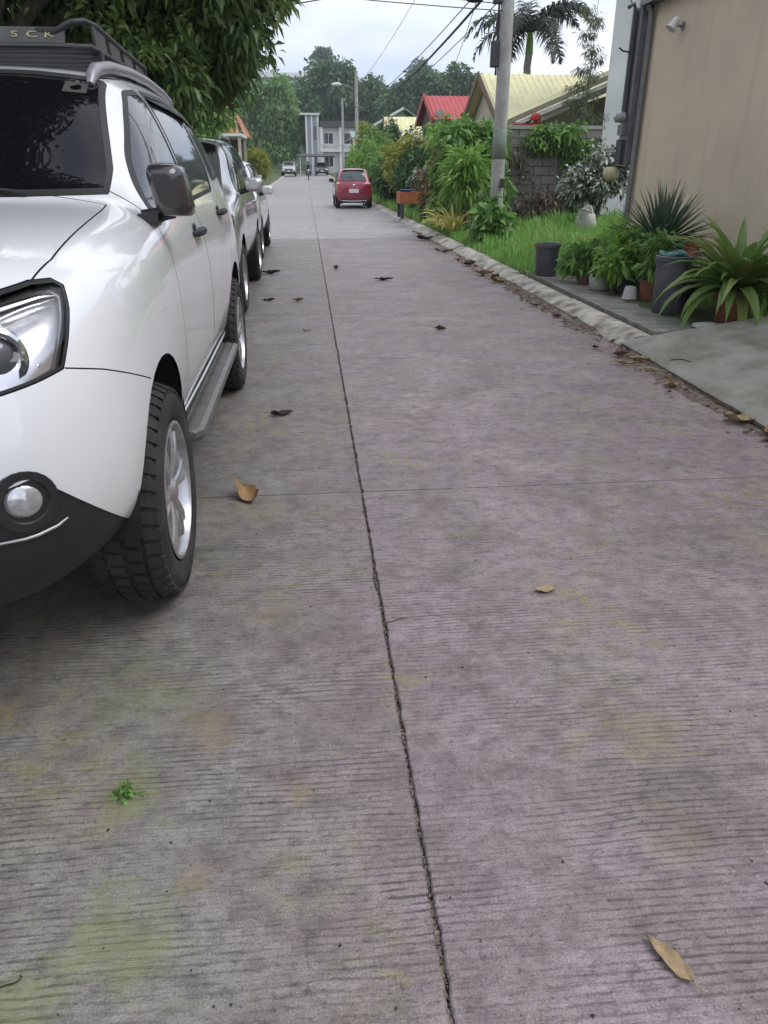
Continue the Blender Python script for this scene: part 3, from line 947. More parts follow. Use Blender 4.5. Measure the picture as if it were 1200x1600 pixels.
        mo = mb_.obj('mirror', M_mirrorcap, T, smooth=True, angle=50)
        ar = MB(); ar.tube([(.80 * s, .70, 1.275), (.86 * s, .68, 1.285), (.92 * s, .665, 1.30)], [.03, .028, .03], 10)
        ar.box(min(.795 * s, .872 * s), max(.795 * s, .872 * s), .60, .84, 1.258, 1.292)
        ar.obj('arm', M_blackp, mo, smooth=True, angle=40)
        gl = MB(); gl.poly([(.86 * s, .7225, 1.30), (.98 * s, .7225, 1.30), (.975 * s, .7225, 1.455), (.86 * s, .7225, 1.455)])
        gl.obj('mirror_glass', M_chrome, mo)
        # running board
        rb = MB()
        prof = [(.84, .395), (.955, .385), (.972, .405), (.968, .43), (.945, .44), (.94, .434), (.925, .434), (.92, .441), (.90, .441), (.895, .434), (.88, .434), (.875, .441), (.855, .441), (.84, .438)]
        rows = []
        for (u, k_) in ((.50, .2), (.515, .75), (.56, 1), (1.0, 1), (1.5, 1), (2.0, 1), (2.28, 1), (2.325, .75), (2.34, .2)):
            rows.append([((.84 + (x - .84) * k_) * s, u, .415 + (z - .415) * (.5 + .5 * k_)) for x, z in prof])
        rb.grid(rows, close=True); rb.poly(rows[0]); rb.poly(list(reversed(rows[-1])))
        rbo = rb.obj('running_board', M_step, T, smooth=True, angle=30)
        for u in (.75, 1.4, 2.1):
            sb = MB(); sb.box(min(.6 * s, .88 * s), max(.6 * s, .88 * s), u - .03, u + .03, .37, .40)
            sb.obj('bracket', M_dark, rbo)
        ss = MB(); ss.tube([(.888 * s, .52, .505), (.893 * s, 1.2, .502), (.893 * s, 2.2, .502), (.89 * s, 2.33, .505)], .008, 6)  # bright tube stands in for the highlight along the white sill edge
        ss.obj('sill_highlight', M_chrome, T, smooth=True)
        # arch liners and wheels
        for cy in (0, 2.85):
            al = MB(); rows = []
            for i in range(25):
                a = -.35 + (PI + (.28 if cy == 0 else .7)) * i / 24
                rows.append([(x * s, cy + .488 * math.cos(a), .40 + .488 * math.sin(a)) for x in (.915, .55)])
            al.grid(rows)
            al.poly([r_[1] for r_ in rows])
            al.obj('arch_liner', M_dark, T)
            wheel(T, (.945 * s, cy, .385), width=.27, side=s)
        # roof rail
        rr_ = MB()
        rp_ = []
        for u in (1.22, 1.27, 1.36, 1.6, 2.0, 2.5, 3.0, 3.35, 3.45):
            a, n1_, _, _ = B.bvh.find_nearest(Vector((.585 * s, u, 1.95)))
            rp_.append(a + Vector((0, 0, {1.22: .0, 1.27: .022, 1.36: .038, 3.45: .0}.get(u, .042))))
        rr_.tube(rp_, [.016, .026, .028, .026, .024, .024, .024, .022, .014], 10)
        rr_.obj('roof_rail', M_greymetal, T, smooth=True)
    # hood bulge edge line is part of the shell; wipers at the cowl
    for s, x0 in ((1, .42), (-1, -.25)):
        wb = MB(); wb.tube([(x0, .53, 1.372), (x0 - .3, .56, 1.40), (x0 - .62, .585, 1.405)], [.008, .007, .004], 6)
        wb.obj('wiper', M_trim, T, smooth=True)
    # inspection sticker high in the corner of the windscreen
    pts = []
    for x, z in ((.44, 1.745), (.525, 1.742), (.52, 1.785), (.437, 1.79)):
        d = B.bvh.ray_cast(Vector((x, -2, z)), Vector((0, 1, 0)))
        pts.append(d[0] + d[1] * .003)
    sk = MB(); sk.poly(pts); sk.obj('sticker', M_sticker, T)
    # ---- roof basket
    rk = root('roof_basket', None, None); rk.parent = T
    fr = MB()
    zb, zt, hw_, u0, u1 = 1.95, 2.02, .50, 1.50, 2.75
    fr.tube([(-hw_, u0, zb), (hw_, u0, zb), (hw_, u1, zb), (-hw_, u1, zb), (-hw_, u0, zb)], .016, 8)
    for s in (1, -1):
        fr.tube([(hw_ * s * .55, u0 - .02, zt - .012), (hw_ * s * .72, u0 - .03, zt - .014), (hw_ * s * .86, u0 - .02, zt + .024), (hw_ * s * .95, u0 + .02, zt + .034), (hw_ * s, u0 + .12, zt + .03), (hw_ * s, u0 + .7, zt), (hw_ * s, u1, zt - .02)], .015, 8)
        fr.tube([(hw_ * s, u1, zt - .02), (hw_ * s, u1, zb)], .014, 8)
    fr.tube([(-hw_, u1, zt - .02), (hw_, u1, zt - .02)], .014, 8)
    for i in range(1, 7):
        u = u0 + (u1 - u0) * i / 7; fr.tube([(-hw_, u, zb), (hw_, u, zb)], .011, 6)
    fr.obj('frame', M_blackp, rk, smooth=True, angle=50)
    for s in (1, -1):
        for i in range(4):
            a, b = u0 + .06 + i * .30, u0 + .27 + i * .30
            h0 = zt + .024 - .012 * i * 1.4
            sp_ = MB()
            P = [(a + .02, zb + .005), (b + .03, zb + .005), (b, h0 - .012), (a, h0)]
            sp_.poly([(s * (hw_ + .006), u, z) for u, z in P]); sp_.poly([(s * (hw_ - .006), u, z) for u, z in reversed(P)])
            for k_ in range(4):
                (ua, za), (ub, zb2) = P[k_], P[(k_ + 1) % 4]
                sp_.poly([(s * (hw_ + .006), ua, za), (s * (hw_ - .006), ua, za), (s * (hw_ - .006), ub, zb2), (s * (hw_ + .006), ub, zb2)])
            sp_.obj('side_panel', M_rackgrey, rk)
    fp = MB(); fp.box(-.40, .40, -.006, .006, -.035, .035)
    fp.box(-.44, .44, -.004, .008, -.043, -.035)
    bevel_mesh(fp.mesh('wind_plate'), .006, 2)
    plate = fp.obj('wind_plate', M_rackgrey, rk, loc=(0, u0 - .035, zt - .03), rot=(R(-25), 0, 0))
    for s in (1, -1):
        for u in (1.62, 2.6):
            ft = MB(); ft.box(s * .50 - .02, s * .50 + .02, u - .03, u + .03, 1.885, zb)
            ft.obj('clamp', M_blackp, rk)
    for i, ch in enumerate('SCK'):
        cu = bpy.data.curves.new('letter', 'FONT'); cu.body = ch; cu.size = .062; cu.extrude = .002; cu.align_x = 'CENTER'
        tmp = bpy.data.objects.new('t', cu); COL.objects.link(tmp)
        me = bpy.data.meshes.new_from_object(tmp.evaluated_get(bpy.context.evaluated_depsgraph_get()))
        bpy.data.objects.remove(tmp)
        me.transform(Matrix.Diagonal((1.15, .62, 1, 1)))
        mesh_obj('letter', me, M_letter, plate, loc=(.185 + .075 * i, -.0075, -.012), rot=(PI / 2, 0, 0))
    ut = MB(); ut.box(-.56, .56, -.30, .62, .26, .325); ut.obj('added_undertray', M_dark, T)  # tray added to block light and deepen the shade under the car
    ax = MB(); ax.tube([(-.68, 2.85, .385), (-.12, 2.85, .36), (0, 2.85, .34), (.12, 2.85, .36), (.68, 2.85, .385)], [.045, .06, .13, .06, .045], 10); ax.obj('rear_axle', M_dark, T, smooth=True)  # axle tube, added likewise to darken the underside
    ex_ = MB(); ex_.tube([(.35, .6, .29), (.35, 2.2, .28), (.45, 3.7, .33)], .04, 8); ex_.obj('exhaust', M_brake, T, smooth=True)
    # number plate under the grille
    pb = MB(); pb.box(-.2, .2, -.965, -.955, .62, .74); pb.obj('number_plate', M_plate, T)
    return T, B
M_greymetal2 = mat('satin_strip', (.45, .45, .46), .3, .8, var=.1)
M_visor = mat('smoked_visor', (.06, .06, .065), .15, 0, var=.05, coat=.6)
M_reflector = mat('lamp_reflector', (.74, .74, .77), .2, .9, var=.22, vscale=7)
M_projlens = glass_mat('projector_glass', (.10, .10, .11), .05, .8)
M_foglens = mat('fog_glass', (.56, .57, .59), .15, .6, var=.4, vscale=30, coat=1.0)
M_mirrorcap = mat('mirror_cap', (.035, .03, .034), .25, .2, var=.1, coat=.7)
M_sticker = mat('sticker', (.05, .05, .05), .5, var=.2)
M_rackgrey = mat('rack_grey', (.075, .072, .07), .55, .2, var=.2, vscale=12)
M_letter = mat('letter_paint', (.36, .33, .17), .6, var=.3, vscale=60)
suv, suvB = make_suv((-1.45, 2.55, 0))
# ------------------------------------------------------------------ the other vehicles
def lerp(a, b, t): return a + (b - a) * t
def gen_stations(p):
    fo, wb, ro, hw = p['fo'], p['wb'], p['ro'], p['hw']
    zs, zn, zc, zb, zr = p['zs'], p['zn'], p['zc'], p['zb'], p['zr']
    uc, uh, ur = p['uc'], p['uh'], p['ur']
    e = wb + ro
    tw = p.get('tw', .76)           # roof half width / body half width
    zt = p.get('zt', zb + .03)      # height of the tail below the rear pane
    ut = p.get('ut', e - .06)       # where the rear pane ends
    S_ = []
    def st(u, k, r7, r8, r9, bz=None, lo=None):
        lo = lo if lo is not None else zs
        bz = bz if bz is not None else zb
        S_.append([(u, 0, zs - .04), (u, hw * .66, zs - .04), (u, hw * .93 * k, lo), (u, hw * .985 * k, lo + .2), (u, hw * k, lerp(lo, bz, .52)), (u, hw * .985 * k, bz - .16), (u, hw * .93 * k, bz), r7, r8, r9])
    S_.append([(-fo + .1, 0, zs - .02), (-fo + .1, hw * .5, zs - .02), (-fo + .05, hw * .64, zs + .02), (-fo, hw * .72, zs + .17), (-fo, hw * .73, lerp(zs, zn, .55)), (-fo + .03, hw * .73, zn - .13), (-fo + .09, hw * .70, zn - .03), (-fo + .17, hw * .52, zn), (-fo + .15, hw * .27, zn + .01), (-fo + .14, 0, zn + .012)])
    S_.append([(-fo + .2, 0, zs - .04), (-fo + .2, hw * .65, zs - .04), (-fo + .17, hw * .81, zs + .02), (-fo + .13, hw * .90, zs + .18), (-fo + .13, hw * .91, lerp(zs, zn, .55)), (-fo + .16, hw * .895, zn - .1), (-fo + .21, hw * .85, zn + .01), (-fo + .30, hw * .66, zn + .05), (-fo + .29, hw * .34, zn + .065), (-fo + .28, 0, zn + .07)])
    for u in (-fo * .55, -.1, .3):
        t = (u + fo) / (uc + fo)
        z = lerp(zn + .02, zc, t ** .8)
        st(u, 1.0, (u, hw * .76, z + .01), (u, hw * .41, z + .03), (u, 0, z + .035), bz=lerp(zn - .01, zb, t ** .7))
    st(uc - .08, .99, (uc, hw * .77, zc + .01), (uc - .16, hw * .44, zc + .03), (uc - .2, 0, zc + .035))
    for t in (.36, .68):
        st(lerp(uc, uh, t), .985, (lerp(uc, uh, t), hw * lerp(.77, tw, t), lerp(zc, zr - .07, t) + .025), (lerp(uc - .16, uh - .1, t), hw * .45, lerp(zc + .03, zr - .015, t) + .03), (lerp(uc - .2, uh - .13, t), 0, lerp(zc + .035, zr, t) + .03))
    st(uh, .985, (uh, hw * tw, zr - .07), (uh - .1, hw * .47, zr - .015), (uh - .13, 0, zr))
    m = (uh + ur) / 2
    st(m, .985, (m, hw * tw, zr - .045), (m, hw * .5, zr + .012), (m, 0, zr + .025))
    m2 = lerp(m, ur, .55)
    st(m2, .99, (m2, hw * tw, zr - .05), (m2, hw * .5, zr + .005), (m2, 0, zr + .02))
    st(min(ur, wb + .02), .99, (ur, hw * tw * .97, zr - .075), (ur, hw * .48, zr - .02), (ur, 0, zr - .005))
    t = .5
    um = lerp(ur, ut, .55)
    st(wb + ro * .55, .97, (um, hw * tw * .97, lerp(zr - .07, zt, .5)), (um + .03, hw * .49, lerp(zr - .02, zt, .45)), (um + .04, 0, lerp(zr, zt, .43)), bz=zt - .01)
    st(e - .14, .92, (ut - .03, hw * .74, zt + .015), (ut, hw * .45, zt + .03), (ut + .01, 0, zt + .035), bz=zt - .02)
    S_.append([(e - .1, 0, zs + .02), (e - .1, hw * .5, zs + .02), (e - .05, hw * .68, zs + .05), (e, hw * .75, zs + .18), (e - .005, hw * .76, lerp(zs, zt, .5)), (e - .02, hw * .74, zt - .16), (e - .05, hw * .70, zt - .05), (e - .08, hw * .55, zt - .02), (e - .07, hw * .3, zt - .01), (e - .06, 0, zt - .01)])
    return S_

def make_car(name, label, loc, rz, paint, p, level=2, group=None, wheel_detail=1, roof=None):
    T = root(name, label, 'car', loc, rz, group)
    B = Body(gen_stations(p), .05, p.get('tb', .05), level)
    fo, wb, ro, hw = p['fo'], p['wb'], p['ro'], p['hw']
    zs, zn, zc, zb, zr = p['zs'], p['zn'], p['zc'], p['zb'], p['zr']
    uc, uh, ur, e = p['uc'], p['uh'], p['ur'], p['wb'] + p['ro']
    zt = p.get('zt', zb + .03); Rw = p['Rw']
    mid = p.get('ub', (uc + uh) / 2 + .75)
    for s in (1, -1):
        side = lambda c, n, s=s: c.x * s > hw * .45 and n.x * s > .2
        for cy in (0, wb):
            B.delete(B.cut(circle(cy, Rw + .01, Rw + .07, 24), AX_SIDE, lambda c, n, s=s: c.x * s > hw * .66 and c.z > zs - .06))
        top = zr - .085
        W1 = [(uc + .12, zb + .03), (mid - .04, zb + .035), (mid - .04, top), (uh + .02, top - .02), (lerp(uc, uh, .5) + .10, lerp(zc, zr, .5) - .04)]
        W2 = [(mid + .04, zb + .035), (ur - .12, zb + .05), (ur - .08, lerp(zb, zr, .45)), (ur - .22, top), (mid + .04, top)]
        for k, P in (('w1', W1), ('w2', W2)):
            B.cut(roundp(grow(P, .02), .04), AX_SIDE, side, 'trim'); B.cut(roundp(P, .03), AX_SIDE, side, k + str(s))
        for k, P in (('d1', [(uc - .1, zs + .1), (mid - .002, zs + .1), (mid - .002, zr - .04), (uh - .05, zr - .05), (uc - .05, zc + .06)]), ('d2', [(mid + .002, zs + .1), (wb - Rw - .06, zs + .1), (wb - .06, zs + .1 + Rw + .3), (ur - .06, zb + .1), (ur - .18, zr - .05), (mid + .002, zr - .04)])):
            B.cut(P, AX_SIDE, lambda c, n, s=s: side(c, n) and c.z > zs, 'gap', only=[0])
            B.cut(grow(P, -.004), AX_SIDE, lambda c, n, s=s: side(c, n) and c.z > zs, k + str(s), only=[B.part('gap')])
        A = (Vector((.8 * s, .6, 0)), Vector((0, 0, 1)))
        a0 = .8 * hw - .6 * fo
        hp = [(a0 + .18, zn + .04), (a0 + .24, zn + .0), (a0 + .17, zn - .12), (a0 + .0, zn - .17), (a0 - .2, zn - .15), (a0 - .2, zn - .08), (a0, zn - .02)]
        B.cut(grow(hp, .006), A, lambda c, n, s=s: c.x * s > .1 and c.y < -fo * .3, 'trim')
        B.cut(hp, A, lambda c, n, s=s: c.x * s > .1 and c.y < -fo * .3, 'hl' + str(s))
        # tail lamp
        A = (Vector((.75 * s, -.66, 0)), Vector((0, 0, 1)))
        a0 = .75 * hw - .66 * e
        tp = p.get('tail') or [(-.06, -.36), (.16, -.34), (.22, .02), (.13, .06), (-.02, -.02)]
        if p.get('lamp'):
            rear = lambda c, n, s=s: c.x * s > .1 and c.y > wb + ro * .2 and n.y > -.3
            LP = [(a * s, b) for a, b in p['lamp']]
            B.cut(LP, AX_FRONT, rear, 'trim', only=[0])
            B.cut(grow(LP, -.008), AX_FRONT, rear, 'tl' + str(s), only=[B.part('trim')])
            zm = sum(b for a, b in p['lamp']) / len(LP)
            B.cut([(0, zm + .02), (2 * s, zm + .02), (2 * s, zm + .09), (0, zm + .09)], AX_FRONT, rear, 'tc' + str(s), only=[B.part('tl' + str(s))])
        else:
            B.cut([(a0 + a, zt + b) for a, b in tp], A, lambda c, n, s=s: c.x * s > .1 and c.y > wb + ro * .3, 'tl' + str(s), only=[0])
        B.cut([(-fo - .1, zs - .1), (-Rw - .02, zs - .1), (-Rw - .02, zs + .1), (-fo - .1, zs + .16)], AX_SIDE, lambda c, n, s=s: c.x * s > -.001, 'low')
        B.cut([(Rw, zs - .1), (wb - Rw, zs - .1), (wb - Rw, zs + .09), (Rw, zs + .09)], AX_SIDE, lambda c, n, s=s: c.x * s > -.001, 'low')
        B.cut([(wb + Rw + .02, zs - .1), (e + .1, zs - .1), (e + .1, zs + .12), (wb + Rw + .02, zs + .1)], AX_SIDE, lambda c, n, s=s: c.x * s > -.001, 'low')
    wf = lambda c, n: uc - .4 < c.y < uh + .1 and n.y < -.2 and n.z > .1 and c.z > zc
    wp = [(-hw * .73, zc + .035), (hw * .73, zc + .035), (hw * .68, lerp(zc, zr, .55)), (hw * .62, zr - .055), (0, zr - .035), (-hw * .62, zr - .055), (-hw * .68, lerp(zc, zr, .55))]
    B.cut(wp, AX_FRONT, wf, 'trim'); B.cut(grow(wp, -.02), AX_FRONT, wf, 'ws')
    bf = lambda c, n: c.y > ur - .15 and n.y > .15
    rp_ = roundp([(-hw * .66, zt + .06), (hw * .66, zt + .06), (hw * .58, zr - .10), (-hw * .58, zr - .10)], .08)
    B.cut(grow(rp_, .015), AX_FRONT, bf, 'trim'); B.cut(rp_, AX_FRONT, bf, 'rw')
    B.cut([(-hw * .45, lerp(zs, zn, .35)), (hw * .45, lerp(zs, zn, .35)), (hw * .5, zn - .16), (-hw * .5, zn - .16)], AX_FRONT, lambda c, n: c.y < -fo * .6 and n.y < -.3, 'grille', only=[0])
    B.line([(-hw * .70, zt - .22), (-hw * .62, zs + .34), (hw * .62, zs + .34), (hw * .70, zt - .22)], AX_FRONT, lambda c, n: c.y > wb + ro * .5 and n.y > .2, .01)
    B.emit('body', 'body_shell', paint, T)
    tag(B.emit('gap', 'panel_gap', M_gap, T, offset=-.003), kind='stuff')
    B.emit_islands('trim', 'window_frame', M_trim, T, offset=.002)
    B.emit('low', 'lower_trim', M_blackp if not p.get('bodylow') else paint, T)
    B.emit('ws', 'windscreen', M_glass, T); B.emit('rw', 'back_window', M_backglass, T, offset=.002); B.emit('grille', 'grille', M_blackp, T)
    for s in (1, -1):
        for k, w_ in (('d1', 'w1'), ('d2', 'w2')):
            d = B.emit(k + str(s), 'door', paint, T)
            if d is None: continue
            B.emit(w_ + str(s), 'window', M_glass, d)
            u0 = (mid - .2) if k == 'd1' else (wb - Rw * .2 - .25); z0 = zb - .13
            a, n_, _, _ = B.bvh.find_nearest(Vector((hw * s, u0, z0)))
            hb = MB(); hb.tube([a + Vector((0, -.09, 0)), a + Vector((.03 * s, -.06, 0)), a + Vector((.03 * s, .06, 0)), a + Vector((0, .09, 0))], .014, 6)
            hb.obj('handle', paint if p.get('bodyhandle') else M_chrome, d, smooth=True)
        hl = B.emit('hl' + str(s), 'headlight', M_lens, T); 
        if hl: B.emit('hl' + str(s), 'reflector', M_reflector, hl, offset=-.02)
        tl_ = B.emit('tl' + str(s), 'tail_light', M_redlens, T, offset=.006)
        if p.get('lamp') and tl_: B.emit('tc' + str(s), 'reversing_lens', M_clearred, tl_, offset=.006)
        mo = MB(); c0 = Vector((hw * 1.10 * s, uc + .15, zb + .09)); rows = []
        for yy, k in ((-.06, .55), (-.04, .9), (.02, 1.0), (.06, .95)):
            rows.append([(c0.x + math.copysign(abs(math.cos(a)) ** .6, math.cos(a)) * .10 * k, c0.y + yy, c0.z + math.copysign(abs(math.sin(a)) ** .6, math.sin(a)) * .075 * k) for a in [2 * PI * i / 14 for i in range(14)]])
        mo.grid(rows, close=True); mo.poly(rows[0]); mo.poly(list(reversed(rows[-1])))
        mr = mo.obj('mirror', paint if not p.get('blackmirror') else M_blackp, T, smooth=True, angle=50)
        ar = MB(); ar.tube([(hw * .92 * s, uc + .17, zb + .01), (hw * 1.05 * s, uc + .16, zb + .05)], .03, 8); ar.obj('arm', M_blackp, mr)
        for cy in (0, wb):
            al = MB(); rows = []
            rl = Rw + .08
            for i in range(19):
                a = -.3 + (PI + .6) * i / 18
                rows.append([(x * s, cy + rl * math.cos(a), Rw + rl * math.sin(a)) for x in (hw * .965, hw * .6)])
            al.grid(rows); al.poly([r[1] for r in rows]); al.obj('arch_liner', M_dark, T)
            wheel(T, (hw * .985 * s, cy, Rw), Rw, Rw * .63, .2, s, 5, wheel_detail)
    ub = MB(); ub.box(-hw * .8, hw * .8, -fo + .15, e - .15, zs - .06, zs + .02); ub.obj('underbody', M_dark, T)
    zp = p.get('zp', lerp(zs, zt, .42))
    a = B.bvh.ray_cast(Vector((0, e + 2, zp)), Vector((0, -1, 0)))[0]
    pl = MB(); pl.box(-.19, .19, a.y + .002, a.y + .014, zp - .07, zp + .07); pl.obj('number_plate', M_plate, T)
    a = B.bvh.ray_cast(Vector((0, -fo - 2, zs + .22)), Vector((0, 1, 0)))[0]
    pl = MB(); pl.box(-.19, .19, a.y - .014, a.y - .002, zs + .16, zs + .29); pl.obj('number_plate', M_plate, T)
    return T, B
M_clearred = mat('pale_lens', (.62, .45, .45), .12, 0, var=.15, vscale=30, coat=1.0)
M_backglass = glass_mat('back_glass', (.06, .08, .085), .03, .8)
P_SUV2 = dict(fo=.93, wb=2.75, ro=.98, hw=.915, zs=.42, zn=1.02, zc=1.22, zb=1.20, zr=1.80, uc=.62, uh=1.36, ur=3.35, zt=1.18, ut=3.66, Rw=.375, blackmirror=0, ub=1.72)
P_X3 = dict(fo=.86, wb=2.65, ro=.85, hw=.88, zs=.33, zn=.88, zc=1.06, zb=1.02, zr=1.60, uc=.55, uh=1.35, ur=2.95, zt=1.02, ut=3.38, Rw=.33, blackmirror=0, bodyhandle=1, ub=1.62)
P_HATCH = dict(fo=.62, wb=2.36, ro=.53, hw=.75, zs=.27, zn=.80, zc=.98, zb=.93, zr=1.46, uc=.42, uh=1.12, ur=2.50, zt=.97, ut=2.80, Rw=.285, tw=.80, tb=.05, bodylow=1, bodyhandle=1, blackmirror=1, ub=1.38, zp=.66, lamp=[(.50, .74), (.66, .70), (.735, .80), (.70, 1.03), (.62, 1.06), (.56, .96)],
               tail=[(-.02, -.30), (.13, -.30), (.20, .0), (.15, .12), (.03, .05)])
car2, car2B = make_car('parked_suv', 'silver car with black tyres parked directly behind the large white off-road car', (-1.60, 8.48, 0), 0, M_silver, P_SUV2, 3, 'cars parked along the left kerb')
tag(suv, group='cars parked along the left kerb')
# roof bars on the silver car
for s in (1, -1):
    rr_ = MB(); rr_.tube([(.58 * s, 1.6, 1.775), (.58 * s, 1.68, 1.815), (.58 * s, 2.8, 1.815), (.58 * s, 2.9, 1.77)], .016, 8); rr_.obj('roof_rail', M_greymetal, car2, smooth=True)
car3, _b = make_car('parked_car', 'white car parked behind the silver car, last in the left row', (-1.66, 13.75, 0), 0, M_white2, P_X3, 2, 'cars parked along the left kerb')
red, redB = make_car('hatchback', 'small dark red hatchback standing at the right kerb, seen from behind', (1.87, 32.6 + 2.36, 0), PI, M_red, P_HATCH, 2)
# chrome strip and exhaust along the bottom of the red car's bumper
cs = MB(); cs.tube([(-.5, 2.86, .30), (0, 2.915, .285), (.5, 2.86, .30)], .012, 8); cs.obj('chrome_strip', M_chrome, red, smooth=True)
ex = MB(); ex.tube([(-.42, 2.7, .2), (-.42, 2.9, .2)], .025, 10); ex.obj('exhaust', M_chrome, red, smooth=True)
em = MB(); em.lathe([(0, .012), (.03, .01), (.04, 0)], 18); em.v = [tuple(Matrix.Translation((0, redB.bvh.ray_cast(Vector((0, 5, .87)), Vector((0, -1, 0)))[0].y, .87)) @ Matrix.Rotation(-PI / 2, 4, 'X') @ Matrix.Diagonal((1.3, .8, 1, 1)) @ Vector(q)) for q in em.v]; em.obj('emblem', M_chrome, red, smooth=True)
sp_l = MB(); sp_l.box(-.42, .42, 2.44, 2.57, 1.40, 1.425); sp_l.obj('roof_spoiler', M_red, red)
lb = MB(); lb.box(-.48, .48, 2.80, 2.868, .30, .42); lb.obj('diffuser', M_blackp, red)
wpb = MB(); wpb.tube([(0, 2.80, 1.05), (.05, 2.76, 1.12), (.22, 2.735, 1.16)], [.012, .01, .006], 6); wpb.obj('wiper', M_trim, red, smooth=True)
M_fargrey = car_paint('grey_paint', (.42, .42, .42), .3, .4)
M_fardark = car_paint('dark_blue_paint', (.06, .07, .09), .3, .3)
far1, _b = make_car('parked_car', 'small pale grey car at the far end of the street, left of the motorcycle rider', (-2.1, 100.5, road_z(100.5)), 0, M_fargrey, dict(P_SUV2, zr=1.75), 2, 'cars at the far end of the street')
far2, _b = make_car('parked_car', 'dark car under the awning of the white building at the far end', (2.1, 108, road_z(108)), 0, M_fardark, P_X3, 2, 'cars at the far end of the street')
# ------------------------------------------------------------------ buildings, walls, poles
def plaster(name, col, streak=(.2, .18, .15), amt=.35):
    m, nt, p, tcn = base_mat(name)
    co = tcn.outputs['Object']
    n = noise_tex(nt, 1.1, 4, .5, co)
    c = ramp(nt, n.outputs['Fac'], (.3, tuple(k * .9 for k in col)), (.7, tuple(min(1, k * 1.06) for k in col)))
    s1 = noise_tex(nt, 1.0, 5, .65, co, (5, 5, .5))
    f = mathn(nt, 'MULTIPLY', ramp(nt, s1.outputs['Fac'], (.52, 0.0), (.78, 1.0)), amt)
    c = mixc(nt, f, c, streak)
    nt.links.new(c, p.inputs['Base Color']); p.inputs['Roughness'].default_value = .85
    b = noise_tex(nt, 35, 5, .6, co)
    bp = _n(nt, 'ShaderNodeBump'); bp.inputs['Strength'].default_value = .25; bp.inputs['Distance'].default_value = .01
    nt.links.new(b.outputs['Fac'], bp.inputs['Height']); nt.links.new(bp.outputs['Normal'], p.inputs['Normal'])
    return m
M_beige = plaster('beige_plaster', (.66, .545, .41), (.43, .35, .26), .5)
M_whitewall = plaster('white_plaster', (.62, .63, .62), (.36, .36, .34), .35)
M_greywall = plaster('grey_plaster', (.36, .36, .34))
M_creamwall = plaster('cream_plaster', (.50, .45, .36))
M_brownwall = plaster('brown_wall', (.10, .075, .065))
M_greenwall = plaster('green_grey_wall', (.36, .42, .38))
M_block = mat('hollow_block', (.29, .27, .24), .9, var=.3, vscale=7, bump=.6, bscale=60, dirt=(.06, .065, .04), dscale=3, damt=.8)
M_creamroof = mat('cream_metal_roof', (.74, .70, .40), .45, .1, var=.07, vscale=2, dirt=(.5, .47, .33), dscale=1.5, damt=.4)
M_redroof = mat('red_metal_roof', (.42, .05, .05), .5, .1, var=.12, vscale=2)
M_orangeroof = mat('orange_metal_roof', (.42, .17, .09), .55, .1, var=.2, vscale=2)
M_greenroof = mat('green_grey_roof', (.25, .33, .30), .5, .1, var=.12, vscale=1.5)
M_fascia = mat('fascia_wood', (.30, .28, .20), .7, var=.2, vscale=5)
M_brownwood = mat('brown_wood', (.16, .10, .06), .7, var=.3, vscale=6)
M_winglass = glass_mat('window_glass', (.03, .035, .04), .05)
M_whiteframe = mat('white_frame', (.70, .70, .68), .5, var=.06)
M_pole = mat('pole_concrete', (.40, .39, .37), .85, var=.15, vscale=4, bump=.3, bscale=60, dirt=(.22, .2, .17), dscale=2.5, damt=.6)
M_cable = mat('black_cable', (.02, .02, .022), .6, var=.2)
M_steel = mat('grey_steel', (.22, .22, .23), .5, .5, var=.25, vscale=10, dirt=(.16, .09, .05), dscale=5, damt=.4)
M_darkbox = mat('dark_box', (.05, .05, .055), .6, var=.2)

def house(name, label, parts, group=None, cat='house', loc=(0, 0, 0)):
    return root(name, label, cat, loc, 0, group)

def window(parent, x0, x1, z0, z1, y, face='y', fr=.05, frame=M_whiteframe, mull=1):
    """a window in a wall facing -y (face='y') or facing -x (face='x'); > frame, sill"""
    def P(a, d, z): return (a, y + d, z) if face == 'y' else (y + d, a, z)
    def bx(mb, a0, a1, d0, d1, za, zb):
        if face == 'y': mb.box(a0, a1, y + d0, y + d1, za, zb)
        else: mb.box(y + d0, y + d1, a0, a1, za, zb)
    g = MB(); bx(g, x0, x1, -.03, -.012, z0, z1)
    w_ = g.obj('window', M_winglass, parent)
    f = MB()
    bx(f, x0 - fr, x0, -.07, 0, z0 - fr, z1 + fr); bx(f, x1, x1 + fr, -.07, 0, z0 - fr, z1 + fr)
    bx(f, x0, x1, -.07, 0, z1, z1 + fr); bx(f, x0, x1, -.07, 0, z0 - fr, z0)
    for i in range(1, mull + 1):
        xm = x0 + (x1 - x0) * i / (mull + 1); bx(f, xm - fr * .35, xm + fr * .35, -.06, -.031, z0, z1)
    f.obj('frame', frame, w_)
    s = MB(); bx(s, x0 - fr * 1.6, x1 + fr * 1.6, -.13, -.001, z0 - fr * 2.2, z0 - fr - .002); s.obj('sill', frame, w_)
    return w_

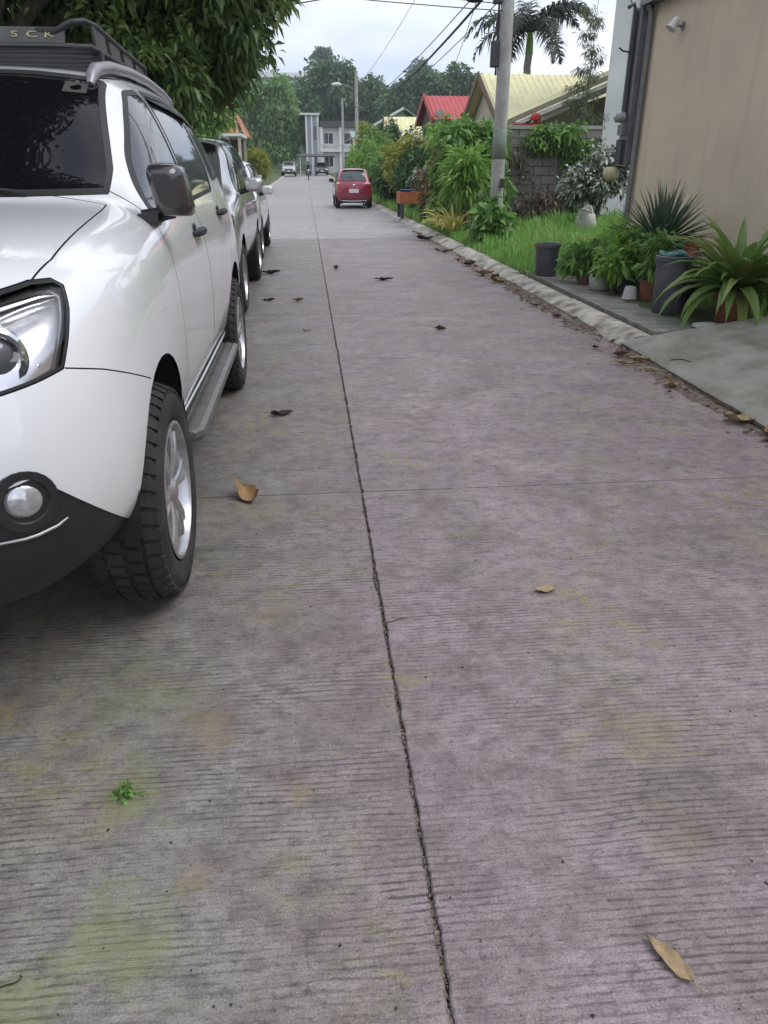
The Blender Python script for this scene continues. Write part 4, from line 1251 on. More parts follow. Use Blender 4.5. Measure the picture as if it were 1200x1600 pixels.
def rib_roof(name, m, parent, p00, p10, p01, p11, pitch=.2, h=.03, th=.05):
    """metal sheet roof: p00-p10 along the eave, p01-p11 along the ridge, ribs run up the slope"""
    p00, p10, p01, p11 = (Vector(p) for p in (p00, p10, p01, p11))
    n_ = (p10 - p00).cross(p01 - p00).normalized()
    if n_.z < 0: n_ = -n_
    L = (p10 - p00).length; k = max(2, int(L / pitch))
    mb = MB(); rows = [[], []]
    for i in range(k):
        for t, hh in ((0, 0), (.35, 0), (.45, h), (.75, h), (.85, 0)):
            u = (i + t) / k
            rows[0].append(p00.lerp(p10, u) + n_ * hh); rows[1].append(p01.lerp(p11, u) + n_ * hh)
    rows[0].append(p10); rows[1].append(p11)
    mb.grid(rows)
    mb.grid([[p - n_ * th for p in rows[0]], rows[0]])
    mb.poly([p00 - n_ * th, p10 - n_ * th, p11 - n_ * th, p01 - n_ * th])
    for a, b in ((p00, p01), (p10, p11)): mb.poly([a, b, b - n_ * th, a - n_ * th])
    return mb.obj(name, m, parent)

def board(parent, name, m, a, b, w=.18, t=.04, up=(0, 0, 1)):
    a, b = Vector(a), Vector(b); d = (b - a).normalized(); u = Vector(up); s = d.cross(u).normalized(); u = s.cross(d)
    mb = MB()
    P = [p + s * x + u * z for p in (a, b) for z in (-w / 2, w / 2) for x in (-t / 2, t / 2)]
    bb = len(mb.v); mb.v += [tuple(p) for p in P]
    for f in ((0, 1, 3, 2), (4, 6, 7, 5), (0, 4, 5, 1), (2, 3, 7, 6), (0, 2, 6, 4), (1, 5, 7, 3)): mb.f.append(tuple(bb + i for i in f)); mb.m.append(0)
    return mb.obj(name, m, parent)

# --- beige house whose long blank wall fills the right edge
H = root('house', 'house with a big blank beige plaster wall at the right edge of the picture', 'house', (5, 5, 0))
w1 = MB(); w1.box(5.0, 11, -3, 12.1, -.1, 3.55); o = w1.obj('wall', M_beige, H); o.location = -H.location
rf = MB(); rf.box(4.90, 11.2, -3.3, 12.20, 3.555, 3.60); ro = rf.obj('roof', M_steel, H); ro.location = -H.location
gt = MB(); gt.grid([[(4.90, y, 3.62), (4.83, y, 3.62), (4.83, y, 3.55), (4.895, y, 3.55)] for y in (-3.3, 12.20)])
g_ = gt.obj('gutter', M_steel, ro)
dp = MB(); dp.tube([(4.88, 12.0, 3.54), (4.93, 12.0, 3.46), (4.945, 12.0, 3.38), (4.945, 12.0, .3)], .04, 10)
o = dp.obj('downpipe', M_steel, H, smooth=True); o.location = -H.location
ft = MB(); ft.box(4.965, 4.999, -3, 12.0, -.08, .48); o = ft.obj('plinth', mat('plinth_paint', (.33, .29, .24), .85, var=.15, dirt=(.12, .11, .08), dscale=3, damt=.7), H); o.location = -H.location
# wall lamp: bracket and hooded head
WL = root('wall_lamp', 'small bracket lamp high on the blank beige wall', 'lamp', (5.0, 11.05, 3.17))
a_ = MB(); a_.lathe([(0, 0), (.05, 0), (.05, -.02), (0, -.02)], 14, axis='x', c=(0, 0, -.02)); a_.tube([(-.01, 0, -.02), (-.08, 0, -.02), (-.10, 0, .03)], .012, 8); a_.obj('bracket', M_steel, WL, smooth=True, angle=40)
a_ = MB(); Mx = Matrix.Translation((-.13, 0, .0)) @ Matrix.Rotation(R(35), 4, 'Y')
a_.lathe([(.0, .09), (.035, .085), (.05, .05), (.055, -.03), (.075, -.07), (.07, -.072)], 16); a_.v = [tuple(Mx @ Vector(p)) for p in a_.v]; a_.obj('lamp_head', M_whiteframe, WL, smooth=True, angle=50)
# electric meter on the corner
EM = root('electric_meter', 'electric meter and grey boxes with conduit on the beige corner', 'meter', (5.0, 12.3, 1.5))
c_ = MB(); c_.box(-.14, .03, -.16, .16, .0, 2.05); c_.obj('back_board', M_steel, EM)
c_ = MB(); c_.box(-.20, -.142, -.11, .10, .02, .36); bevel_mesh(c_.mesh('x'), .01); c_.obj('breaker_box', M_darkbox, EM)
c_ = MB(); c_.box(-.21, -.142, -.1, .09, .42, .56); c_.obj('meter_base', M_steel, EM)
c_ = MB(); c_.lathe([(0, -.31), (.05, -.305), (.07, -.29), (.075, -.22), (.085, -.17)], 20, axis='x', c=(0, 0, .66)); c_.obj('meter_glass', mat('meter_glass', (.30, .31, .31), .2, var=.25, vscale=20, coat=.6), EM, smooth=True)
c_ = MB(); c_.tube([(-.17, -.02, .70), (-.17, -.02, 2.0), (-.22, -.02, 2.1), (-.30, -.02, 2.05)], .028, 8); c_.obj('conduit', M_darkbox, EM, smooth=True)
c_ = MB(); c_.tube([(-.17, .08, .75), (-.17, .08, 2.08)], .018, 8); c_.obj('conduit', M_steel, EM, smooth=True)
c_ = MB(); c_.tube([(-.142, 0, 1.50), (-.30, 0, 1.52), (-.36, 0, 1.56)], .012, 6); c_.obj('bracket', M_darkbox, EM, smooth=True)
hp_ = root('hanging_jar', 'round cream jar hung on the corner of the beige wall', 'jar', (4.78, 12.42, 1.28))
c_ = MB(); c_.lathe([(.0, 0), (.07, 0), (.115, .05), (.125, .11), (.10, .18), (.07, .2), (.06, .19), (.0, .15)], 20); c_.obj('bowl', mat('cream_glaze', (.5, .45, .28), .5, var=.2, vscale=12), hp_, smooth=True)
c_ = MB(); c_.tube([(0, 0, .19), (.02, -.06, .32), (.2, -.12, .36)], .006, 6); c_.obj('wire', M_darkbox, hp_)

# --- tall white house behind
WH = root('house', 'tall white house rising behind the beige corner', 'house', (10.5, 26, 0))
w1 = MB(); fpn = [(-2.42, -4), (5, -4), (5, 3), (.6, 3)]
w1.poly([(x, y, 7.2) for x, y in fpn])
for (xa, ya), (xb, yb) in zip(fpn, fpn[1:] + fpn[:1]): w1.poly([(xa, ya, 0), (xb, yb, 0), (xb, yb, 7.2), (xa, ya, 7.2)])
w1.obj('wall', M_whitewall, WH)
window(WH, -1.18, -.2, .9, 2.75, -4.0, 'y', .07)
window(WH, -1.0, .2, 4.5, 6.0, -4.0, 'y', .07)
rf = MB(); rf.box(-2.6, 5.4, -4.4, 3.2, 7.21, 7.4); rf.obj('roof', M_steel, WH)
dp = MB(); dp.tube([(-1.72, -4.05, 7.0), (-1.72, -4.05, 3.1), (-1.78, -4.05, 3.0)], .022, 6); dp.obj('pipe', M_steel, WH)
dp = MB(); dp.tube([(-2.1, -4.03, 5.9), (-2.2, -4.25, 5.4), (-1.9, -4.3, 5.0), (-1.95, -4.03, 4.8)], .015, 6); dp.obj('cable', M_cable, WH)
lg = MB(); lg.box(-1.6, .6, -4.12, -4.001, 2.98, 3.1); lg.obj('ledge', M_whiteframe, WH)

# --- overgrown block wall across the grass plot
BW = root('block_wall', 'dark overgrown hollow block wall behind the grass plot', 'wall', (5.7, 19, .1))
core = MB(); core.box(-1.1, 1.15, .02, .12, 0, 2.19); core.obj('mortar', M_soil, BW)
bmz = MB(); bmz.box(-.195, .195, -.07, .07, .004, .194)
bme = bevel_mesh(bmz.mesh('block', M_block), .008, 1)
for r_ in range(11):
    x = -1.1 - (.2 if r_ % 2 else 0)
    for c in range(7):
        xc = x + .2 + c * .4
        if xc - .195 < -1.31 or xc + .195 > 1.36: continue
        mesh_obj('block', bme, None, BW, loc=(xc, .07 + rnd.uniform(-.006, .006), r_ * .2))
cap_ = MB(); cap_.box(-1.3, 1.35, -.03, .17, 2.195, 2.27); cap_.obj('coping', M_greywall, BW)

# --- house with the cream metal roof, ridge across the view
CH = root('house', 'house with a cream metal roof behind the concrete pole', 'house', (9, 31, 0))
w1 = MB(); w1.box(-2.15, 5, -3, 3, 0, 2.95)
w1.poly([(-2.15, -3, 2.95), (-2.15, 3, 2.95), (-2.15, 0, 4.5)]); w1.obj('wall', M_creamwall, CH)
rib_roof('roof', M_creamroof, CH, (-2.5, -3.7, 2.75), (5.4, -3.7, 2.75), (-2.5, 0, 4.62), (5.4, 0, 4.62), .22)
rib_roof('roof', M_creamroof, CH, (-2.5, 3.7, 2.75), (5.4, 3.7, 2.75), (-2.5, 0, 4.62), (5.4, 0, 4.62), .22)
board(CH, 'bargeboard', M_brownwood, (-2.55, -3.75, 2.70), (-2.55, 0, 4.60), .24, .05)
board(CH, 'bargeboard', M_brownwood, (-2.55, 3.75, 2.70), (-2.55, -.0, 4.60), .24, .05)
window(CH, -1.2, 1.2, 1.1, 2.3, -2.15, 'x', .06)
window(CH, -1.5, .2, 1.0, 2.3, -3.0, 'y', .06)
# --- porch house with the rising rake
PH = root('house', 'cream walled porch house with a sloping fascia rising towards the white house', 'house', (8.9, 25, 0))
w1 = MB(); w1.box(-2.7, 2.6, .6, 3.9, 0, 2.6); w1.poly([(-2.7, .6, 2.6), (2.6, .6, 2.6), (2.6, .6, 4.1)]); w1.obj('wall', M_creamwall, PH)
rib_roof('roof', M_creamroof, PH, (-3.2, -1.0, 2.66), (-3.2, 1.6, 2.66), (1.2, -1.0, 4.42), (1.2, 1.6, 4.42), .25)
board(PH, 'fascia', M_fascia, (-3.25, -1.05, 2.58), (1.2, -1.05, 4.36), .13, .04)
board(PH, 'fascia', M_whiteframe, (-3.25, -1.00, 2.42), (1.2, -1.00, 4.20), .09, .04)
board(PH, 'fascia', M_fascia, (-3.25, -.9, 2.28), (1.2, -.9, 4.05), .16, .04)
for x in (-2.6,):
    ps = MB(); ps.box(x - .1, x + .1, -.85, -.65, 0, 2.4); ps.obj('post', M_greywall, PH)
RL = root('paper_lantern', 'red paper lantern hanging under the porch fascia', 'lantern', (6.72, 23.85, 2.42))
c_ = MB()
for zz in (0.0, .26):
    c_.lathe([(.03, zz), (.12, zz + .03), (.155, zz + .12), (.12, zz + .21), (.03, zz + .24)], 18)
c_.tube([(0, 0, -.1), (0, 0, .62)], .01, 6)
c_.obj('shade', mat('red_paper', (.45, .04, .04), .7, var=.2, vscale=10), RL, smooth=True)
AW = root('awning', 'dark red cloth awning low above the block wall', 'awning', (6.35, 23.2, 2.15))
c_ = MB(); rows = []
for i in range(9):
    x = -.7 + 1.3 * i / 8
    rows.append([(x, 0, .12 + .06 * math.sin(i * 1.7)), (x, .5, .42 + .03 * math.sin(i * 2.1)), (x + .1, .9, .55)])
c_.grid(rows); rows2 = [[(p[0], p[1], p[2] - .025) for p in r] for r in rows]; c_.grid(rows2)
c_.obj('cloth', mat('red_cloth', (.25, .03, .03), .9, var=.3, vscale=5), AW, smooth=True)
c_ = MB(); c_.tube([(-.7, .9, .5), (-.7, .9, -2.0)], .03, 6); c_.obj('post', M_steel, AW)

# --- house with the red roof
RH = root('house', 'house with the red metal roof beyond the garden shrubs', 'house', (8.9, 46, road_z(46)))
w1 = MB(); w1.box(-1.9, 5, -1.8, 3.4, 0, 3.9); w1.poly([(-1.9, -1.8, 3.9), (-1.9, 3.4, 3.9), (-1.9, .8, 5.0)]); w1.obj('wall', M_brownwall, RH)
rib_roof('roof', M_redroof, RH, (-2.15, -2.5, 3.78), (5.3, -2.5, 3.78), (-2.15, .8, 5.1), (5.3, .8, 5.1), .25)
rib_roof('roof', M_redroof, RH, (-2.15, 4.0, 3.78), (5.3, 4.0, 3.78), (-2.15, .8, 5.1), (5.3, .8, 5.1), .25)
board(RH, 'bargeboard', M_redroof, (-2.2, -2.55, 3.74), (-2.2, .8, 5.1), .3, .06)
board(RH, 'bargeboard', M_redroof, (-2.2, 4.05, 3.74), (-2.2, .8, 5.1), .3, .06)
ps = MB(); ps.box(-1.95, -1.6, -2.3, -1.95, 0, 4.2); ps.obj('column', M_greywall, RH)
window(RH, -.9, .4, 1.6, 2.9, -1.8, 'y', .06); window(RH, 1.2, 2.4, 1.6, 2.9, -1.8, 'y', .06)
# --- small cream gabled house
SH = root('house', 'small house with pale cream roof left of the red roof', 'house', (7.4, 62, road_z(62)))
w1 = MB(); w1.box(-1.4, 3.5, -2, 3, 0, 3.4); w1.obj('wall', M_creamwall, SH)
rib_roof('roof', M_creamroof, SH, (-1.6, -2.5, 2.6), (3.8, -2.5, 2.6), (-1.4, .6, 4.75), (3.8, .6, 4.75), .3)
board(SH, 'bargeboard', M_brownwood, (-1.66, -2.55, 2.55), (-1.46, .6, 4.75), .22, .06)
window(SH, .2, 1.4, .9, 2.1, -2.0, 'y', .06)
# --- green grey roofed house
GH = root('house', 'house with a green-grey gabled roof near the street lamp', 'house', (7.3, 78, road_z(78)))
w1 = MB(); w1.box(-2.6, 2.9, -2, 6, 0, 3.9); w1.poly([(-2.6, -2, 3.9), (2.9, -2, 3.9), (1.7, -2, 5.9)]); w1.obj('wall', M_greenwall, GH)
rib_roof('roof', M_greenroof, GH, (-3.2, -2.6, 3.6), (-3.2, 6.4, 3.6), (1.7, -2.6, 6.1), (1.7, 6.4, 6.1), .35)
rib_roof('roof', M_greenroof, GH, (4.5, -2.6, 4.4), (4.5, 6.4, 4.4), (1.7, -2.6, 6.1), (1.7, 6.4, 6.1), .35)
window(GH, -1.3, -.1, 1.2, 2.5, -2.0, 'y', .07); window(GH, .9, 2.1, 1.2, 2.6, -2.0, 'y', .07)
board(GH, 'fascia', M_whiteframe, (-3.2, -2.66, 3.55), (1.7, -2.66, 6.05), .2, .05)
LW = root('house', 'little house with a pale yellow wall under the green-grey roof', 'house', (4.9, 70, road_z(70)))
w1 = MB(); w1.box(-.75, 1.0, -.8, 2, 0, 3.6); w1.obj('wall', mat('yellow_paint', (.66, .64, .38), .8, var=.1), LW)
rib_roof('roof', M_greenroof, LW, (-1.0, -1.2, 3.5), (1.25, -1.2, 3.5), (-1.0, 2.2, 4.1), (1.25, 2.2, 4.1), .3)
window(LW, -.2, .5, 1.2, 2.2, -.8, 'y', .05)
# --- white two-storey building closing the street
TB = root('building', 'white two-storey building with flat dark roof closing the far end of the street', 'building', (0, 124, road_z(122)))
w1 = MB(); w1.box(2.15, 8.6, 0, 8, 0, 6.3); w1.obj('wall', M_whitewall, TB)
w1 = MB(); w1.box(.3, 2.1, .5, 7, 0, 7.9); w1.obj('side_wing', mat('blue_grey_panel', (.40, .46, .52), .6, var=.12), TB)
rf = MB(); rf.box(2.3, 9.2, -.8, 8.4, 6.31, 7.1); rf.obj('roof', mat('dark_fascia', (.07, .075, .08), .7, var=.2), TB)
for x in (.3, 1.1, 2.0):
    cc = MB(); cc.box(x - .14, x + .14, .1, .45, 0, 7.9); cc.obj('pillar', M_whiteframe, TB)
cc = MB(); cc.box(-.6, 2.3, -.2, 7.2, 7.91, 8.15); cc.obj('flat_roof', M_whiteframe, TB)
for x in (2.5, 5.3, 8.2):
    cc = MB(); cc.box(x - .18, x + .18, -.7, -.35, 0, 6.3); cc.obj('pillar', M_whiteframe, TB)
sl = MB(); sl.box(2.2, 8.8, -.9, -.002, 3.0, 3.25); sl.obj('balcony_slab', M_whiteframe, TB)
for x0, x1 in ((2.9, 4.2), (5.9, 7.6)):
    window(TB, x0, x1, 4.0, 5.5, 0, 'y', .09); window(TB, x0, x1, 1.0, 2.4, 0, 'y', .09)
window(TB, 1.35, 1.75, 4.5, 6.5, .5, 'y', .05); window(TB, 1.35, 1.75, 1.0, 2.8, .5, 'y', .05)
for k in range(8):
    bl = MB(); x = 2.5 + k * .8; bl.box(x - .03, x + .03, -.86, -.81, 3.25, 4.0); bl.obj('baluster', M_whiteframe, TB)
bl = MB(); bl.box(2.3, 8.7, -.88, -.79, 4.0, 4.08); bl.obj('handrail', M_whiteframe, TB)
AN = root('awning', 'dark awning on thin posts over the far dark car', 'awning', (1.7, 111, road_z(111)))
c_ = MB(); c_.box(-2.6, 2.2, -2.0, 2.5, 2.35, 2.5, M=Matrix.Rotation(R(4), 4, 'X')); c_.obj('canopy', M_darkbox, AN)
for x in (-2.4, 2.0):
    c_ = MB(); c_.tube([(x, -1.7, 0), (x, -1.7, 2.3)], .05, 6); c_.obj('post', M_whiteframe, AN)
# --- left side: orange roofs and a carport
OH = root('house', 'house with an orange roof peeping over the parked cars at the left', 'house', (-8.2, 57, road_z(57)))
w1 = MB(); w1.box(-5, 3.6, -3, 4, 0, 3.3); w1.obj('wall', M_creamwall, OH)
rib_roof('roof', M_orangeroof, OH, (-5.5, -3.6, 3.2), (4.1, -3.6, 3.2), (-5.5, .5, 5.2), (3.4, .5, 5.2), .3)
rib_roof('roof', M_orangeroof, OH, (4.4, -3.6, 3.2), (4.4, 4.4, 3.2), (3.4, .5, 5.2), (3.4, .6, 5.2), .3)
window(OH, .8, 2.4, 1.1, 2.3, -3.0, 'y', .06)
CP = root('carport', 'flat-roofed carport with cream posts at the left kerb far ahead', 'carport', (-4.55, 50, road_z(50)))
c_ = MB(); c_.box(-2.6, .95, -2, 2.4, 3.05, 3.2); c_.obj('roof', M_whiteframe, CP)
for x in (-2.4, .8):
    for y in (-1.8, 2.2):
        c_ = MB(); c_.box(x - .08, x + .08, y - .08, y + .08, 0, 3.05); c_.obj('post', M_creamwall, CP)
c_ = MB(); c_.box(-2.5, .7, 2.0, 2.1, 0, 3.0); c_.obj('back_wall', M_brownwall, CP)
c_ = MB(); c_.box(-.1, .82, -1.9, -1.82, 2.05, 2.2); c_.obj('signboard', M_whiteframe, CP)
# low wall and drum at the corner
c_ = MB(); c_.lathe([(.0, 0), (.34, 0), (.35, .04), (.33, .45), (.35, .9), (.33, .92), (.0, .92)], 18)
dr = c_.obj('drum', mat('pale_blue_drum', (.45, .52, .52), .6, var=.1), None, smooth=True, angle=40, loc=(-3.3, 54.5, road_z(54.5)))
tag(dr, 'pale blue drum standing at the carport post', 'drum')

# --- hillside house
HH = root('house', 'pale house half hidden among the trees up the hill', 'house', (-3.2, 235, 18.8))
w1 = MB(); w1.box(-9, 3, -4, 4, 0, 5); w1.obj('wall', M_whitewall, HH)
rib_roof('roof', M_greywall, HH, (-9.5, -5, 4.9), (3.5, -5, 4.9), (-9.5, 0, 6.5), (3.5, 0, 6.5), .6)
window(HH, -6, -3.5, 1.5, 3.5, -4, 'y', .12); window(HH, -1.5, 1, 1.5, 3.5, -4, 'y', .12)

# ------------------------------------------------------------------ poles and wires
def pole(label, x, y, z0, h, r0, r1):
    T = root('utility_pole', label, 'utility pole', (x, y, z0))
    mb = MB(); mb.tube([(0, 0, -.2), (0, 0, h * .5), (0, 0, h)], [r0, (r0 + r1) / 2, r1], 20); mb.obj('shaft', M_pole, T, smooth=True, angle=50)
    return T
P1 = pole('tall round concrete utility pole on the grass verge', 3.70, 15.5, .12, 8.6, .134, .10)
for z, h, w_ in ((4.0, .62, .16), (3.02, .42, .13)):
    c_ = MB(); c_.box(-.26, -.115, -w_ / 2, w_ / 2, z, z + h); me = bevel_mesh(c_.mesh('junction_box', M_darkbox), .02, 2); mesh_obj('junction_box', me, None, P1)
c_ = MB(); c_.tube([(-.15, 0, 2.9), (-.15, 0, 4.2), (-.14, 0, 5.8)], .02, 6); c_.obj('riser', M_cable, P1)
c_ = MB(); c_.box(-.3, .3, -.12, -.05, 5.2, 5.3); c_.obj('crossarm', M_steel, P1)
c_ = MB(); c_.lathe([(.127, 0), (.132, .002), (.132, .5), (.127, .502)], 20, c=(0, 0, 1.5)); c_.obj('painted_band', mat('green_band', (.20, .24, .19), .8, var=.2), P1, smooth=True)
c_ = MB(); c_.box(.02, .1, -.19, -.13, 1.0, 1.16); c_.obj('switch_box', M_darkbox, P1)
coil = MB()
for k in range(5):
    coil.tube([(-.62 + (.24 + .012 * k) * math.cos(a), -.1 + .02 * k, 4.32 + (.26 + .012 * k) * math.sin(a)) for a in [2 * PI * i / 26 for i in range(27)]], .014, 6, cap=False)
coil.tube([(-.36, -.06, 4.30), (-.27, -.05, 4.18), (-.18, 0, 4.24)], .012, 6)
co_ = coil.obj('cable_coil', M_cable, None, smooth=True, loc=(3.70, 15.5, .12)); tag(co_, 'black cable coil hanging beside the concrete pole near the top edge', 'cable')
P2 = pole('slim far utility pole with a street lamp arm', 4.15, 66, road_z(66), 8.0, .17, .11)
c_ = MB(); c_.tube([(0, 0, 6.6), (-.5, 0, 6.95), (-1.2, 0, 7.1)], .04, 8); arm_ = c_.obj('lamp_arm', M_steel, P2, smooth=True)
c_ = MB(); c_.tube([(-1.15, 0, 7.1), (-1.4, 0, 7.14), (-1.75, 0, 7.12), (-1.9, 0, 7.1)], [.06, .13, .12, .05], 10); c_.obj('lamp_head', M_whiteframe, arm_, smooth=True)
P3 = pole('thin pole standing in front of the far white building', 4.6, 100, road_z(100), 8.5, .16, .11)

def wire(label, a, b, sag, r=.012, n=24, group=None):
    a, b = Vector(a), Vector(b); mb = MB()
    pts = [a.lerp(b, i / n) + Vector((0, 0, -sag * 4 * (i / n) * (1 - i / n))) for i in range(n + 1)]
    mb.tube(pts, r, 5)
    o = mb.obj('overhead_wire', M_cable, None, smooth=True)
    return tag(o, label, 'wire', group)
GW = 'overhead wires'
wire('thickest black cable running from the concrete pole down the street', (3.55, 15.5, 4.5), (4.0, 66, 5.9), .75, .028, group=GW)
wire('thin cable just above the thickest one along the street', (3.6, 15.5, 4.75), (4.0, 66, 6.1), .55, .012, group=GW)
wire('thin cable strung just right of the thickest one', (3.75, 15.5, 4.35), (4.1, 66, 5.7), .7, .010, group=GW)
wire('uppermost street cable, faint against the sky', (3.6, 15.5, 6.6), (4.0, 66, 7.2), .5, .009, group=GW)
wire('faint wire slanting down towards the red roof', (3.6, 15.5, 5.6), (7.2, 44, 4.9), .35, .009, group=GW)
wire('thin service wire sloping over the street towards the left tree', (3.6, 15.5, 4.75), (-7, 17.5, 3.75), .25, .010, group=GW)
wire('upper of the wires crossing the street above the left tree', (3.6, 15.5, 5.0), (-9, 24, 6.6), .35, .012, group=GW)
wire('upper of two thin wires crossing the sky at the top edge', (3.6, 15.5, 4.12), (-9, 15.6, 5.45), .12, .008, group=GW)
wire('lower of two thin wires crossing the sky at the top edge', (3.6, 15.4, 4.0), (-9, 15.3, 5.1), .15, .008, group=GW)
wire('wire from the concrete pole to the white house', (3.8, 15.5, 6.2), (8.4, 21.9, 5.6), .2, .010, group=GW)
# ------------------------------------------------------------------ vegetation
import numpy as np
def np_mesh(name, V, F, m, k):
    """V (n,3) verts, F (f,k) faces"""
    me = bpy.data.meshes.new(name)
    V = np.asarray(V, dtype=np.float32); F = np.asarray(F, dtype=np.int32)
    me.vertices.add(len(V)); me.vertices.foreach_set('co', V.ravel())
    me.loops.add(F.size); me.loops.foreach_set('vertex_index', F.ravel())
    me.polygons.add(len(F)); me.polygons.foreach_set('loop_start', np.arange(0, F.size, k, dtype=np.int32)); me.polygons.foreach_set('loop_total', np.full(len(F), k, dtype=np.int32))
    me.update(calc_edges=True)
    for mm in (m if isinstance(m, (list, tuple)) else [m]): me.materials.append(mm)
    return me
def unit(a): return a / np.maximum(1e-9, np.linalg.norm(a, axis=1, keepdims=True))

def leaf_arrays(pos, d, L, W, rng, fold=.3, bend=.25):
    """one folded, bent leaf per row: 6 verts, 4 triangles"""
    n = len(pos)
    d = unit(d)
    r = rng.normal(size=(n, 3)); r[:, 2] += .8
    side = unit(np.cross(d, r)); up = np.cross(side, d)
    up *= np.sign(up[:, 2:3] + 1e-6); 
    L = L[:, None]; W = W[:, None]
    b = pos; m1 = pos + d * L * .45 + up * L * .04
    tip = pos + d * L - np.array([[0, 0, 1.0]]) * L * bend
    l = m1 + side * W * .5 + up * W * fold * .5; rr = m1 - side * W * .5 + up * W * fold * .5
    V = np.stack([b, l, m1, rr, tip], 1).reshape(-1, 3)
    o = np.arange(n)[:, None] * 5
    F = np.concatenate([o + np.array([[0, 2, 1]]), o + np.array([[0, 3, 2]]), o + np.array([[1, 2, 4]]), o + np.array([[2, 3, 4]])], 1).reshape(-1, 3)
    return V, F

def lobes_leaves(lobes, clumps, per, rc, L, W, seed, droop=.5, out=.8, shell=.45, bend=.25, wob=.35, flat=1.0):
    """lobes: (x,y,z,rx,ry,rz). Leaves in clumps spread through the lobes' volume."""
    rng = np.random.default_rng(seed)
    vol = np.array([a[3] * a[4] * a[5] for a in lobes]) ** .75; vol = vol / vol.sum()
    pick = rng.choice(len(lobes), clumps, p=vol)
    lo = np.array(lobes)[pick]
    u = unit(rng.normal(size=(clumps, 3))); rad = rng.random(clumps) ** shell
    ph = rng.random((clumps, 1)) * 6.28
    rad = rad * (1 - wob * .5 + wob * np.sin(u[:, 0] * 5 + lo[:, 0] * 3) * np.cos(u[:, 2] * 4 + lo[:, 1]))
    C = lo[:, :3] + u * lo[:, 3:6] * rad[:, None]
    cr = rc * (.6 + .8 * rng.random(clumps))
    idx = np.repeat(np.arange(clumps), per); n = len(idx)
    uu = unit(rng.normal(size=(n, 3))); uu[:, 2] *= flat
    P = C[idx] + uu * (cr[idx] * rng.random(n) ** .5)[:, None]
    D = uu * out + rng.normal(size=(n, 3)) * .35; D[:, 2] -= droop
    D += u[idx] * .35
    s = .65 + .7 * rng.random(n)
    return leaf_arrays(P, D, L * s, W * s, rng, bend=bend)

def branchy(mb, base, targets, r0, rng, n=6):
    for t in targets:
        a, b = Vector(base), Vector(t)
        mid = a.lerp(b, .45) + Vector((rng.uniform(-.2, .2), rng.uniform(-.2, .2), .15)) * (b - a).length
        pts = []
        for i in range(n + 1):
            q = i / n
            pts.append((1 - q) ** 2 * a + 2 * q * (1 - q) * mid + q * q * b)
        mb.tube(pts, [r0 * (1 - .8 * i / n) for i in range(n + 1)], 7)

def tree(name, label, base, trunk_h, trunk_r, lobes, clumps, per, rc, L, W, m_leaf, m_bark, seed, cat='tree', group=None, limbs=True, **kw):
    T = root(name, label, cat, base, 0, group)
    rng = random.Random(seed)
    V, F = lobes_leaves(lobes, clumps, per, rc, L, W, seed, **kw)
    mesh_obj('crown', np_mesh('crown', V, F, m_leaf, 3), None, T)
    mb = MB()
    lean = Vector((rng.uniform(-.1, .1) * trunk_h, rng.uniform(-.1, .1) * trunk_h, 0))
    mb.tube([(0, 0, -.2), lean * .4 + Vector((0, 0, trunk_h * .45)), lean + Vector((0, 0, trunk_h))], [trunk_r * 1.25, trunk_r, trunk_r * .8], 10)
    if limbs: branchy(mb, lean + Vector((0, 0, trunk_h * .92)), [l[:3] for l in lobes], trunk_r * .6, rng)
    mb.obj('trunk', m_bark, T, smooth=True)
    return T

M_bark = mat('bark', (.10, .085, .07), .95, var=.35, vscale=9, bump=.8, bscale=30)
M_mango = leaf_mat('mango_leaf', (0.046, 0.089, 0.031), (0.130, 0.224, 0.059), .38, .25, 1.1, third=(.13, .16, .035))
M_mangolight = leaf_mat('mango_young_leaf', (.07, .13, .035), (.17, .24, .07), .4, .35, 1.1, third=(.30, .30, .10))
M_tree2 = leaf_mat('light_tree_leaf', (0.121, 0.231, 0.070), (0.231, 0.384, 0.121), .5, .35, .25)
M_tree3 = leaf_mat('dark_tree_leaf', (0.068, 0.134, 0.062), (0.147, 0.247, 0.101), .5, .25, .1)
M_wood = leaf_mat('wood_leaf', (0.082, 0.134, 0.082), (0.162, 0.244, 0.134), .6, .25, .04)
M_bush = leaf_mat('bush_leaf', (0.079, 0.161, 0.040), (0.202, 0.367, 0.090), .45, .35, 2)
M_bushdark = leaf_mat('dark_bush_leaf', (0.038, 0.085, 0.029), (0.094, 0.170, 0.056), .45, .3, 2)
M_bushlight = leaf_mat('light_bush_leaf', (0.138, 0.276, 0.051), (0.294, 0.483, 0.103), .45, .4, 2)
M_yellow = leaf_mat('yellow_leaf', (.74, .70, .16), (.93, .88, .42), .5, .4, 4)
M_yellowgreen = leaf_mat('yellow_green_leaf', (0.193, 0.235, 0.034), (0.386, 0.400, 0.069), .5, .4, 2)
M_redbrown = leaf_mat('red_brown_leaf', (.09, .06, .025), (.20, .12, .05), .5, .3, 3)
M_varieg = leaf_mat('variegated_leaf', (.035, .055, .03), (.10, .13, .08), .4, .2, 5, third=(.66, .68, .60), stops=(.25, .50, .66))
M_flower = leaf_mat('white_petal', (.60, .60, .50), (.78, .78, .70), .6, .3, 5)
M_dry = leaf_mat('dry_vine', (0.140, 0.112, 0.082), (0.281, 0.234, 0.176), .8, .2, 3)
M_grass = leaf_mat('grass_blade', (0.156, 0.325, 0.065), (0.325, 0.611, 0.143), .5, .4, 1.2, third=(.34, .33, .14), stops=(.25, .66, .76))
M_lily = leaf_mat('lily_leaf', (0.065, 0.142, 0.038), (0.206, 0.312, 0.077), .38, .3, 3)
M_lilyl = leaf_mat('lily_leaf_pale', (0.156, 0.204, 0.060), (0.288, 0.324, 0.108), .4, .35, 3)
